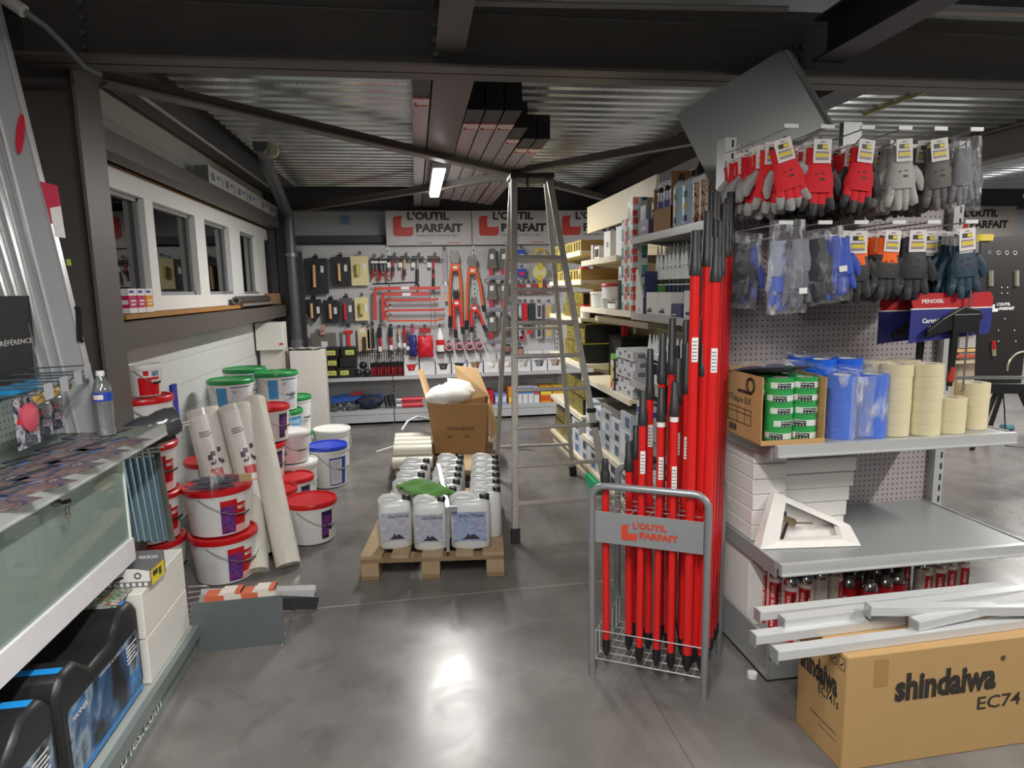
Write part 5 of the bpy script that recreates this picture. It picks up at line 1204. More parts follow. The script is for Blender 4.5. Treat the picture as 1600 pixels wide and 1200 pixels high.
# white cartons, tray of fittings, black tool cases under the showcase
CW = M('d9d6cf', .6, 0, .03, 10)
flatbox('lower plain white carton on the left base shelf', -1.46, -1.055, 2.47, 2.9, .132, .315, CW); flatbox('upper plain white carton on the left base shelf', -1.46, -1.055, 2.465, 2.9, .317, .5, CW)
p = AZ(190, 890, .502)
t = thing('hardware_carton', 'open white printed carton with yellow label on the upper white carton', 'carton', (-1.23, 2.53, .502), rz=-.05)
m = MB(); W3, D3, H3 = .19, .13, .075
m.mat(0).prism([(0, 0), (W3, 0), (W3, H3*.8), (W3*.7, H3*.95), (0, H3)], (0, 0, 0), EX, EZ, (0, .002, 0)); m.box(0, .002, 0, D3, 0, H3).mat(2).box(0, W3, D3-.002, D3, 0, H3*1.25); m.mat(1).box(W3-.002, W3, 0, D3, 0, H3*.8); m.mat(0).box(0, W3, 0, D3, 0, .002)
m.mat(4).box(W3, W3+.001, .01, D3*.9, .0, H3*.75); m.mat(3).box(W3+.001, W3+.002, .02, .06, .03, .05).box(W3+.001, W3+.002, .07, .09, .015, .045)
m.mat(2).box(0, W3, -.001, 0, 0, H3*.28).mat(0); 
for q in range(8): m.box(.012+q*.022, .024+q*.022, -.002, -.001, .004, .017)
m.mat(3); m.tube([(.145+.011*math.cos(a), -.001, .045+.011*math.sin(a)) for a in [q*PI/6 for q in range(13)]], .0025, 5); m.prism([(.05, .03), (.09, .045), (.095, .038), (.055, .023)], (0, -.001, 0), EX, EZ, (0, -.001, 0))
m.mat(0); text(m, 'NORAM', (.165, D3-.0025, .06), (-1, 0, 0), EZ, .07, .014, .02)
m.build('carton', [M('dddbd6', .6), KR, M('6c6e72', .5), M('3a3c3e', .5), M('d8c82c', .5)], t)
tag(MB().box(-1.24, -1.1, 2.36, 2.5, .502, .512).build('blister_tray', photo_mat('blister_tray_print', ['2a2c32', 'b9b4b8', '3e8a60', 'a0503c', 'd8d8da'], 30, 1, .2)), 'clear tray of small fittings lying on the upper white carton', 'tray')
CASEM = M('1e1f20', .42, 0, .1, 60, .08); PHO = photo_mat('case_photo', ['0e1014', '181b21', '2e5682', '8a9cac', '14161a'], 4, 1.2, .3, (1, 1, .6))
def tool_case(lab, y0, y1, x0, x1, z0, z1, detail):
    t = thing('tool_case', lab, 'case', ((x0+x1)/2, (y0+y1)/2, z0), group='black tool cases')
    h = z1-z0; L_ = y1-y0
    # side profile (along y) with a handle recess at the top, extruded across x
    prof = [(0, .04), (.03, 0), (L_-.03, 0), (L_, .04), (L_, h-.05), (L_-.04, h), (L_*.78, h), (L_*.7, h-.035), (L_*.62, h-.07), (L_*.36, h-.07), (L_*.3, h-.035), (L_*.22, h), (.04, h), (0, h-.05)]
    MB().prism(prof, (x0, y0, z0), EY, EZ, (x1-x0, 0, 0)).build('shell', CASEM, t, world=True, bev=.018, smooth=40)
    m = MB(); zc = z1-.012
    m.tube([((x0+x1)/2, y0+L_*.24, z1-.02), ((x0+x1)/2, y0+L_*.3, zc), ((x0+x1)/2, y0+L_*.68, zc), ((x0+x1)/2, y0+L_*.75, z1-.02)], .018, 10); m.build('handle', M('2c2d2e', .5), t, world=True, smooth=50)
    m = MB()
    for u in (.1, .86): m.box(x0+.05, x1-.02, y0+L_*u, y0+L_*u+.03, z1, z1+.0015)
    m.build('blue_stripe', M('1f8fd8', .4), t, world=True)
    m = MB(); m.mat(0).box(x1, x1+.002, y0+.04, y1-.03, z0+.015, z1-.12)
    m.mat(1).box(x1+.002, x1+.003, y0+.04, y1-.03, z0+.015, z0+.035); m.mat(1).box(x1+.002, x1+.003, y0+.06, y0+.14, z1-.145, z1-.135); m.mat(2)
    text(m, 'MAKING A HARD JOB', (x1+.0031, y0+L_*.42, z1-.135), EY, EZ, .2, .014, .01); text(m, 'HAMMER', (x1+.0031, y0+.06, z1-.165), EY, EZ, .09, .018, .03)
    for q in range(5): m.box(x1+.002, x1+.003, y1-.13, y1-.05-.012*(q % 2), z1-.15-.014*q, z1-.145-.014*q)
    m.mat(1)
    for q in range(6): m.box(x1+.002, x1+.003, y1-.12+.03*(q % 3), y1-.1+.03*(q % 3), z0+.06+.03*(q//3), z0+.082+.03*(q//3))
    m.build('front_picture', [PHO, M('2f7cc0', .4), M('d5d8da', .5)], t, world=True)
    MB().box(x0+.1, x0+.14, y1-.12, y1-.09, z1, z1+.002).build('barcode_sticker', PAPER, t, world=True)
tool_case('black plastic tool case with blue stripes and picture label, beside the white cartons', 1.9, 2.46, -1.42, -1.07, .132, .5, True)
tool_case('second black plastic tool case nearest the viewer at the bottom left', 1.3, 1.88, -1.42, -1.07, .132, .5, True)
# grey roll, white wire prongs and zinc strips at the end of the counter
t = thing('wrapped_roll', 'dark grey plastic-wrapped roll lying on the end of the counter', 'roll', (-1.25, 3.0, 1.06))
pa, pb = A(200, 682, 3.0), A(276, 655, 3.12)
m = MB(); pts = [lerp(pa, pb, q/6) for q in range(7)]; m.tube(pts, [.05, .062, .066, .058, .066, .068, .06], 16); m.build('film', M('505256', .22, .3, .2, 20, .5), t, world=True, smooth=50)
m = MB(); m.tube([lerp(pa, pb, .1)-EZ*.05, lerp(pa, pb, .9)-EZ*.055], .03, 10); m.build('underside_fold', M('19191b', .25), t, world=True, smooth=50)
t = thing('wire_rack_part', 'white wire prongs sticking out past the counter end', 'rack', AZ(240, 712, .98))
m = MB()
for i in range(9):
    a = A(188+i*9, 716-i*6, 2.93+i*.05); b_ = A(240+i*8, 712-i*7, 2.95+i*.05)
    m.tube([a, b_], .0045, 6)
m.bar(A(186, 718, 2.93), A(262, 668, 3.33), .012, .006); m.build('prong', M('dcdbd5', .35, .2), t, world=True)
for i in range(6):
    x = 192+i*10
    a, b_ = A(x, 708-i*3, 3.06+.03*i), A(x+26, 845, 2.99+.03*i)
    t = MB(); t.bar(a, b_, .032, .012, up=(0, 1, 0)); t.bar(a+EX*.0-EY*.01, b_-EY*.01, .008, .008)
    tag(t.build('zinc_strip', M('7f98a4' if i < 5 else '7c7f78', .35, .6, .08, 12)), 'blue-grey zinc strip leaning below the counter end, %s from the left' % OR[i], 'strip', 'zinc strips')

# ================= BUCKETS =================
WB = M('dcdcda', .35, 0, .02, 10); REDL = M('c4161c', .3); GRNL = M('1f8a45', .3); BLUL = M('2240c0', .3)
GLOBE = photo_mat('globe_print', ['1a1840', '3c2a80', 'a02a58', '2a4aa8', '14122a'], 40, 2, .35)
def bucket(lab, x, y, z, r, h, lid, kind, face=-1.2, name='bucket', grp=None, hang=True):
    t = thing(name, lab, 'bucket', (x, y, z), rz=face, group=grp)
    rb = r*.86; m = MB(); m.lathe([(rb-.01, 0), (rb, .006), (r*.975, h*.86), (r*1.0, h*.86), (r*1.0, h*.9), (r*.985, h*.9), (r*.985, h-.012)], 32); m.build('pail', WB, t, smooth=40)
    m = MB(); m.lathe([(r*1.02, h-.028), (r*1.03, h-.02), (r*1.03, h-.002), (r*1.0, h+.004), (r*.93, h+.004), (r*.92, h-.004)], 32); m.build('lid', lid, t, smooth=40)
    def rr(v): return rb+(r*.975-rb)*(v/.86)+.0012
    def patch(mb, a0, a1, v0, v1, e=0): return mb.arc(rr(v0)+e, rr(v1)+e, h*v0, h*v1, a0, a1, 8)
    m = MB()
    if kind == 'mat':
        patch(m.mat(0), -.25, .62, .42, .78); patch(m.mat(0), .1, .62, .1, .44); patch(m.mat(1), -.25, .22, .06, .66, .0008); patch(m.mat(2), .28, .62, .68, .82, .0012); patch(m.mat(3), .1, .62, .06, .2, .0006)
        ctxt = [(.3, .6, .54, .62, 'MAT')]
        m.mat(2)
        for a0, a1, v0, v1, s in ctxt: ctext(m, s, rr(v0)+.002, a0, a1, h*v0, h*v1, rtop=rr(v1)+.002)
        m.build('label_wrap', [REDL, GLOBE, PAPER, M('e6b8b4', .4)], t)
    elif kind == 'dark':
        patch(m.mat(0), .1, .62, .12, .8); patch(m.mat(1), .14, .5, .2, .7, .0008); patch(m.mat(2), .45, .6, .12, .3, .001)
        m.build('label_wrap', [M('262048', .4), GLOBE, PAPER], t)
    elif kind == 'jp':
        patch(m.mat(0), -.6, -.12, .35, .84); patch(m.mat(1), .1, .9, .1, .8); patch(m.mat(2), .05, .95, .83, .86, .001); patch(m.mat(3), .15, .3, .7, .76, .001); patch(m.mat(3), .5, .85, .3, .5, .001); patch(m.mat(2), -.5, -.2, .12, .2, .001)
        m.build('label_wrap', [M('3c8fc8', .4), M('c9ccd2', .4), M('4a6e9c', .4), M('9aa0a8', .4)], t)
    elif kind == 'JP':
        patch(m.mat(0), -.7, 1.0, .3, .85); m.mat(1); ctext(m, 'JP', rr(.5)+.002, -.55, -.1, h*.45, h*.7, .05, rtop=rr(.7)+.002); patch(m.mat(2), .1, .8, .35, .78, .001); m.mat(0); ctext(m, 'GR', rr(.5)+.004, .2, .7, h*.45, h*.68, .03, rtop=rr(.7)+.004)
        m.build('label_wrap', [M('4a9ad0', .4), M('101a3c', .4), M('a9cbe4', .4)], t)
    elif kind == 'pink':
        patch(m.mat(0), -.6, .5, .1, .75); m.mat(1); ctext(m, 'PISCINE', rr(.4)+.002, -.6, -.3, h*.3, h*.42, .02, rtop=rr(.5)+.002)
        m.build('label_wrap', [M('dfcfd4', .4), M('2c2230', .4)], t)
    elif kind == 'reac':
        m.mat(0); ctext(m, 'REAC', rr(.4)+.002, .1, .75, h*.35, h*.55, .05, rtop=rr(.5)+.002); m.build('label_print', M('1b1b1d', .4), t)
    elif kind == 'sheet':
        patch(m.mat(1), -.22, .85, .07, .74); patch(m.mat(0), -.18, .5, .1, .7, .0008); patch(m.mat(1), .55, .8, .1, .7, .0012)
        m.mat(2)
        for q in range(9): patch(m, -.12, .4-.05*(q % 3), .64-.055*q, .655-.055*q, .0016)
        m.build('label_wrap', [M('d5d7da', .4), M('2f4a98', .4), M('90939a', .4)], t)
    elif kind == 'small':
        patch(m.mat(0), -.7, .7, .06, .62); patch(m.mat(0), -.35, -.05, .68, .86, .001); m.mat(1); ctext(m, 'RESISTEX', rr(.7)+.002, .15, .65, h*.66, h*.8, .03, rtop=rr(.8)+.002); m.mat(2); ctext(m, 'PRIMAIRE', rr(.5)+.002, .1, .65, h*.45, h*.55, .03, rtop=rr(.55)+.002)
        m.build('label_wrap', [REDL, M('24509c', .4), PAPER], t)
    if hang:
        m = MB(); ang = .2; pts = []
        for q in range(13):
            a = -1.3+2.6*q/12+.45; dip_ = math.cos((q-6)/6*PI/2)
            pts.append(((r*1.03)*math.cos(a), (r*1.03)*math.sin(a), h*.86-h*.42*dip_))
        m.tube(pts, .0022, 5); bh = m.build('bail_handle', M('b7b7b5', .3, .6), t)
        m = MB(); m.tube(pts[5:8], .006, 6); m.build('grip', BLACK, bh)
    return t
R_ = .185
rs = 'white bucket with red lid'
G1 = 'red lidded buckets'
bucket(rs+' on the floor in front, under another one', -1.14, 3.76, 0, .18, .265, REDL, 'mat', -.95, grp=G1)
bucket(rs+' stacked in front, carrying the clear pack of screws', -1.155, 3.78, .27, .18, .265, REDL, 'mat', -1.0, grp=G1)
bucket(rs+' at the bottom of the stack beside the counter end', -1.515, 3.72, 0, .18, .265, REDL, 'mat', -.75, grp=G1)
bucket(rs+', second up beside the counter end', -1.515, 3.72, .27, .18, .265, REDL, 'mat', -.75, grp=G1)
bucket(rs+', third up beside the counter end, under the wire prongs', -1.515, 3.72, .54, .18, .265, REDL, 'mat', -.78, grp=G1)
bucket(rs+' high on the left stack, under the small pail', -1.49, 3.73, .81, .155, .25, REDL, 'plain', -.75, grp=G1)
bucket('small red and white pail on top of the left stack by the column', -1.46, 3.72, 1.065, .085, .17, M('d8d6d2', .5), 'small', -.9, name='small_pail')
tag(MB().box(-1.47, -1.45, 4.08, 4.15, .8, 1.07).build('blue_packet', M('1f2f9c', .4)), 'deep blue packet standing between the left stack and the film rolls', 'packet')
bucket(rs+', half hidden between the front stack and the film rolls', -1.36, 4.4, .27, .17, .265, REDL, 'plain', -.9, grp=G1)
bucket(rs+', hidden lower bucket behind the front stack', -1.36, 4.4, 0, .17, .265, REDL, 'plain', -.9, grp=G1)
bucket(rs+' standing alone on the floor right of the film rolls', -.73, 4.24, 0, .165, .27, REDL, 'dark', -1.1, grp=G1)
bucket(rs+' behind the lone bucket, nearest the tall film roll', -1.02, 4.55, 0, .15, .26, REDL, 'mat', -1.1, grp=G1)
bucket(rs+' just right behind the lone bucket', -.95, 4.85, 0, .15, .26, REDL, 'dark', -1.1, grp=G1)
bucket('white bucket marked REAC, under the pinkish one', -.98, 5.15, 0, .165, .3, M('e2e2e0', .35), 'reac', -1.2)
bucket('pinkish white bucket on top of the white one', -1.0, 5.12, .31, .15, .24, M('e6e4e2', .35), 'pink', -1.3)
bucket('white bucket with blue lid and printed sheet label', -.775, 5.46, 0, .16, .345, BLUL, 'sheet', -1.15)
bucket('white lidded tub behind the blue lidded bucket', -.81, 6.05, 0, .165, .36, M('e4e4df', .35), 'plain', -1.2)
GN = 'white bucket with green lid'
bucket(GN+' on top at the right of the green stacks', -1.14, 5.45, .66, .165, .31, GRNL, 'jp', -1.2)
bucket(GN+' and blue letters JP, under the top right one', -1.12, 5.45, .345, .165, .31, GRNL, 'JP', -1.15)
bucket(GN+' at the bottom of the JP stack', -1.12, 5.5, 0, .165, .34, GRNL, 'plain', -1.15)
bucket(GN+' at the left of the top layer', -1.44, 5.25, .64, .17, .31, GRNL, 'jp', -1.4)
bucket(GN+' in the second layer at the left', -1.44, 5.25, .325, .17, .31, GRNL, 'jp', -1.4)
bucket(GN+' at the bottom of the left green stack', -1.44, 5.25, 0, .17, .32, GRNL, 'plain', -1.4)
bucket(GN+' at the back of the top layer', -1.45, 5.72, .67, .17, .31, GRNL, 'jp', -1.3)
bucket(GN+' peeking out right behind the JP bucket', -1.11, 5.95, .365, .15, .325, GRNL, 'plain', -1.1)
bucket(GN+' low down behind the white and blue ones', -1.12, 5.95, .0, .15, .36, GRNL, 'plain', -1.1)
bucket(rs+' behind the tall film roll', -1.12, 4.95, .52, .16, .26, REDL, 'dark', -.9, grp=G1)
bucket(rs+' low behind the tall film roll', -1.16, 4.9, .25, .16, .26, REDL, 'dark', -.9, grp=G1)
# pack of screws
t = thing('screw_pack', 'clear pack of long zinc screws lying on the front bucket lid', 'screws', (-1.13, 3.72, .54))
m = MB(); random.seed(8)
for i in range(46):
    x = -1.13+random.uniform(-.09, .05); y = 3.7+random.uniform(-.07, .07); z = .545+random.uniform(.0, .045); a = random.uniform(-.25, .25)
    m.tube([(x-.07*math.cos(a), y-.07*math.sin(a), z), (x+.07*math.cos(a), y+.07*math.sin(a), z+random.uniform(-.004, .004))], .003, 5)
    if i % 3 == 0: m.tube([(x+.07*math.cos(a), y+.07*math.sin(a), z), (x+.075*math.cos(a), y+.075*math.sin(a), z)], .007, 6)
m.build('screw', M('8898a6', .3, .6), t, world=True)['kind'] = 'stuff'
m = MB(); m.T = Matrix.Translation((-1.13, 3.71, .572)) @ Matrix.Rotation(PI/2, 4, 'X') @ Matrix.Rotation(PI/2, 4, 'Z'); pillow(m, 0, 0, -.13, .13, .17, .07, 8, 8, .006); m.build('film', FILM, t, world=True, smooth=60)
t = MB(); t.cbox((-.99, 3.74, .575), .06, .03, .04); tag(t.build('tape_scrap', M('b9a27c', .4)), 'scrunched brown tape end beside the pack of screws', 'tape')
# leaning film rolls
def filmroll(lab, a, b_, r, printed, col='d9d6cb'):
    t = thing('standing_film_roll', lab, 'roll', a, group='tall leaning film rolls')
    a = Vector(a); b_ = Vector(b_); d = (b_-a).normalized()
    m = MB(); m.tube([a, lerp(a, b_, .5), b_], r, 24); m.build('film', M(col, .22, 0, .05, 16), t, world=True, smooth=50)
    m = MB(); m.tube([b_, b_+d*.004], r*.4, 14); m.tube([a-d*.003, a], r*.4, 12); m.build('core', M('b9a98c', .7), t, world=True)
    m = MB(); m.tube([lerp(a, b_, .06), lerp(a, b_, .5), b_-d*.02, b_+d*.05], [r*1.06, r*1.04, r*1.06, r*.5], 18, cap=False); m.build('wrapper', film_mat('roll_film', 'eeeeea', .02, 12, .2), t, world=True, smooth=50)
    if printed:
        R3 = d.to_track_quat('Z', 'Y').to_matrix(); M4 = Matrix.Translation(a) @ R3.to_4x4(); L_ = (b_-a).length
        m = MB(); inv = M4.inverted(); cdir = inv.to_3x3() @ (Vector((0, 0, 1.6))-a); aa = math.atan2(cdir.y, cdir.x); m.T = M4
        rr = r*1.07
        m.mat(0).arc(rr, rr, L_*.3, L_*.95, aa-.75, aa+.75, 8)
        m.mat(1).arc(rr+.001, rr+.001, L_*.52, L_*.575, aa-.3, aa+.35, 4)
        m.mat(2)
        for q in range(3): m.arc(rr+.001, rr+.001, L_*(.8+.014*q), L_*(.806+.014*q), aa-.5, aa+.1+.1*(q % 2), 4)
        random.seed(4)
        for q in range(9):
            u = aa+random.uniform(-.35, .4); v = L_*random.uniform(.59, .7); m.arc(rr+.0012, rr+.0012, v, v+.008+random.random()*.03, u, u+random.uniform(.05, .3), 2)
        m.mat(3).arc(rr+.001, rr+.001, L_*.47, L_*.482, aa-.2, aa+.3, 3)
        m.T = M4; m.build('printed_sheet', [M('dedbd5', .35), M('c83a34', .4), M('4a4450', .4), M('d8a848', .4)], t, world=True)
filmroll('tallest pale film roll leaning across to the right, foot nearest the aisle', (-.80, 3.78, .012), A(396, 625, 4.4), .072, False)
filmroll('pale film roll standing behind the front buckets, left of the tallest one', (-.96, 3.72, .012), A(385, 660, 4.5), .066, False)
filmroll('printed film roll with a red box picture, the right one of two', (-.95, 4.02, .012), A(366, 634, 4.3), .098, True)
filmroll('printed film roll with a red box picture, the left one of two', (-1.17, 4.08, .012), A(316, 640, 4.3), .098, True)
# tall white cartons in the corner
flatbox('tall white carton standing on end near the back left, front one', -1.365, -1.0, 7.25, 7.42, 0, .98, M('d3cfca', .6)); flatbox('tall white carton standing on end, behind the front one at the left', -1.68, -1.42, 7.3, 7.5, 0, .99, M('cdc8c0', .6))
flatbox('small white carton lying on the left tall carton', -1.70, -1.42, 7.25, 7.48, .995, 1.29, M('dbd8d2', .6)); m = MB(); m.box(-1.46, -1.42, 7.245, 7.248, 1.05, 1.07); tag(m.build('red_sticker', M('c8402c', .5)), 'red print mark on the small white carton', 'sticker')
t = MB(); vs = []
for i in range(9):
    for j in range(5): vs.append((-1.38+.35*i/8, 7.25+.17*j/4, .985+random.uniform(.002, .03)))
t.add(vs, [(i*5+j, (i+1)*5+j, (i+1)*5+j+1, i*5+j+1) for i in range(8) for j in range(4)]); tag(t.build('plastic_sheet', M('c7c6bf', .3, 0, .1), smooth=60), 'crumpled clear sheet on top of the front tall carton', 'sheet')
# window ledge goods
for i in range(3):
    y = 4.03+.12*i
    t = thing('paint_pack', ['magenta and white product pack on the window ledge, left one', 'magenta and white product pack on the window ledge, middle one', 'orange and white product pack on the window ledge, right one'][i], 'pack', (-1.63, y, 1.502), group='product packs on the window ledge')
    c = 'c2215c' if i < 2 else 'e09a28'
    m = MB(); m.mat(1).box(-.03, .03, -.052, .052, 0, .03).mat(0).box(-.03, .03, -.052, .052, .03, .1).mat(1).box(-.03, .03, -.052, .052, .1, .14).mat(2).box(-.02, .031, -.04, .02, .115, .13).mat(1).box(.03, .0312, -.03, .04, .065, .075).box(.03, .0312, -.03, .03, .045, .055); m.mat(1).box(-.025, .025, -.0535, -.052, .05, .075)
    m.build('carton', [M(c, .4), PAPER, M('3a52a8', .4)], t)
t = thing('metal_tray', 'grey metal tray holding a tube, on the window ledge', 'tray', (-1.63, 6.9, 1.49))
m = MB(); m.box(-1.7, -1.56, 6.3, 7.7, 1.475, 1.485).box(-1.565, -1.56, 6.3, 7.7, 1.475, 1.51).box(-1.71, -1.705, 6.3, 7.7, 1.475, 1.62); m.build('tray', M('a9a7a2', .3, .5), t, world=True)
m = MB(); m.tube([(-1.63, 6.33, 1.54), (-1.63, 7.6, 1.54)], .04, 16); m.build('tube', M('84817c', .25, .7), t, world=True, smooth=50); m = MB(); m.tube([(-1.63, 6.325, 1.54), (-1.63, 6.331, 1.54)], .024, 14); m.build('tube_end', BLACK, t, world=True)
flatbox('brown wooden board end on the window ledge at the far end', -1.7, -1.58, 7.8, 8.1, 1.475, 1.6, M('8f6f4c', .8))
# insulation boards on the upper rail
for i, (y0, y1) in enumerate([(5.55, 6.75), (6.76, 7.3), (7.31, 8.2)]):
    t = thing('long_carton', 'white carton with blue logos on the upper rail, %s from the viewer' % OR[i], 'carton', (-1.6, y0, 2.462), group='long cartons on the upper rail')
    m = MB(); m.mat(0).box(-1.66, -1.56, y0, y1, 2.462, 2.60); m.mat(1)
    for q in range(int((y1-y0)/.4)):
        yy = y0+.08+q*.4; text(m, 'BWT', (-1.5595, yy, 2.52), EY, EZ, .1, .04, .02) if False else m.box(-1.56, -1.5595, yy, yy+.03, 2.5, 2.56).box(-1.56, -1.5595, yy+.05, yy+.08, 2.5, 2.56)
        m.mat(2).box(-1.56, -1.5595, yy+.14, yy+.24, 2.53, 2.555).mat(1)
        m.prism([(0, 0), (.012, 0), (.04, .04), (.012, .08), (0, .08), (.026, .04)], (-1.5598, yy+.28, 2.49), EY, EZ, (.0005, 0, 0))
    m.mat(3).box(-1.661, -1.559, y0-.003, y0, 2.462, 2.6)
    m.build('carton', [M('cfd0d2', .5), M('3b4050', .5), M('5c88c8', .5), M('8f9094', .5)], t, world=True)
# grey sheet-metal box, rail and wires on the floor in front
t = thing('sheet_metal_box', 'grey painted metal panel standing on its edge on the floor in front of the buckets', 'panel', AZ(375, 1010, 0))
a, b_ = AZ(305, 1020, 0), AZ(446, 1005, 0); zt2 = .235
m = MB(); m.add([a, b_, b_+EZ*zt2+EX*.0, a+EZ*zt2], [(0,1,2,3)]); m.build('sheet', M('62686a', .35, .2), t, world=True, solid=.006)
m = MB(); n_ = Vector((.03, .12, 0)); m.add([a+n_+EZ*.19, b_+n_+EZ*.19, b_+n_*2+EZ*.19, a+n_*2+EZ*.19], [(0,1,2,3)]); 
t2 = thing('hardware_packs', 'row of white and orange labelled packs behind the grey metal panel', 'packs', a+n_)
for i in range(4):
    p = lerp(a, b_, .06+.19*i)+n_*.5; q = p+(b_-a).normalized()*.085
    m = MB(); m.mat(i % 2).box(p.x, q.x, p.y, p.y+.07, .05, .235+.012*(i % 2)).mat(1-i % 2).box(p.x+.06, q.x, p.y-.001, p.y+.071, .235, .2365+.012*(i % 2)); m.build('pack', [M('cf6a4c', .5), M('ddd5cb', .5)], t2, world=True)
t = thing('metal_rail', 'white metal rail lying on the floor behind the grey panel', 'rail', AZ(400, 935, .1))
a, b_ = AZ(314, 925, .22), AZ(492, 918, .13)
m = MB(); m.bar(a, b_, .06, .004); m.bar(a-EZ*.02-EY*.03, b_-EZ*.02-EY*.03, .004, .04); m.bar(a-EZ*.02+EY*.03, b_-EZ*.02+EY*.03, .004, .04); m.build('channel', M('c3c4c6', .3, .3), t, world=True)
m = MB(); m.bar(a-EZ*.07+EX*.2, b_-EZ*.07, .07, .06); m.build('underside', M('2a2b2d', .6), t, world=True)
t = thing('wire_grid', 'bent white wire grid sticking out beside the grey panel at the left', 'rack', AZ(300, 925, .12))
m = MB()
for i in range(6): a = A(293, 917+9*i, 3.08); m.tube([a, A(322-i*2, 915+8*i, 3.1), A(326-i*2, 918+8*i, 3.12)], .0035, 5)
m.tube([A(318, 925, 3.1), A(300, 975, 3.05)], .0035, 5); m.build('wires', M('c9c8c4', .3, .6), t, world=True)
m = MB(); m.tube([AZ(464, 925, .1), AZ(447, 985, .01)], .0035, 6); m.tube([AZ(466, 932, .08), AZ(455, 970, .01)], .003, 6); m.tube([AZ(447, 985, .01), AZ(440, 1010, .01)], .004, 6)
tag(m.build('bent_wire', M('a9a9a8', .3, .7)), 'thin bent wire leg beside the right end of the grey panel', 'wire')
# ================= BACK WALL: TOOL DISPLAY =================
YB = 8.27; PB = grid_mat('wire_mesh_panel', 'bcbcbe', '9a9b9f', 'xz', .033, .06, True)
LGB = M('b7babd', .4, .2, .03)
for i, (x0, x1) in enumerate([(-1.33, -.31), (-.3, .75), (.76, 1.81), (1.82, 2.9), (2.91, 4.0)]):
    t = thing('gondola_bay', 'white mesh-backed tool display bay on the back wall, %s from the left' % OR[i], 'shelving', ((x0+x1)/2, 8.2, 0), group=None)
    MB().box(x0, x1, YB+.02, YB+.035, .1, 2.16).build('mesh_panel', PB, t, world=True)
    m = MB(); m.mat(0).box(x1-.02, x1+.02, YB, YB+.04, 0, 2.16).mat(1); z = .15
    while z < 2.1: m.box(x1-.006, x1+.006, YB-.002, YB, z, z+.03); z += .06
    m.build('upright', [LGB, SLOT], t, world=True)
    s = MB().box(x0, x1, 7.93, YB, .55, .572).box(x0, x1, 7.915, 7.93, .535, .575).build('shelf', LGB, t, world=True)
    MB().box(x0, x1, 7.9, YB, .14, .17).box(x0, x1, 7.885, 7.9, .125, .175).box(x0, x1, 7.88, 7.9, .03, .12).build('base_shelf', LGB, t, world=True)
# sign boards
for i in range(3):
    x0 = -.315+1.05*i; z0, z1 = 2.15, 2.56; y = 8.2
    t = thing('brand_sign', 'light grey sign with red emblem and two lines of black lettering, %s above the tools' % ['leftmost', 'middle', 'rightmost'][i], 'sign', (x0, y, z0))
    m = MB(); m.mat(0).box(x0, x0+1.04, y, y+.03, z0, z1).mat(3).box(x0+.38, x0+.55, y-.002, y, z0+.02, z0+.028).mat(1).box(x0+.73, x0+.9, y-.002, y, z0+.02, z0+.028)
    logo(m, (x0+.08, y-.001, z0+.09), EX, EZ, .85, mark=1, word=2, sub=True)
    m.build('board', [M('b7b4b4', .5), M('b8332a', .5), M('222020', .5), M('3a4a9a', .5)], t, world=True)
tag(MB().box(-.85, -.79, 8.5, 8.55, 2.44, 2.54).build('wall_sensor', M('5a86c4', .4)), 'small blue-white wall sensor high on the back wall', 'sensor')
Yg = 8.2
def R(x0, y0, x1, y1, Y=Yg):
    a, b_ = A(x0, y0, Y), A(x1, y1, Y); return a.x, b_.x, b_.z, a.z
HOOK = M('1c1c1e', .4)
def hookpart(t, x, z):
    m = MB(); m.tube([(x, YB+.02, z), (x, Yg-.06, z), (x, Yg-.075, z+.015)], .005, 6); m.tube([(x+.018*math.cos(a), Yg-.02, z+.0+.018*math.sin(a)) for a in [q*PI/6 for q in range(13)]], .004, 5); m.build('hanger', HOOK, t, world=True)
def W(lab, name, cat, bx, grp=None): x0, x1, z0, z1 = bx; return thing(name, lab, cat, ((x0+x1)/2, Yg, z0), group=grp)
WH = M('cfa371', .6); LAB = M('d5d5d8', .5)
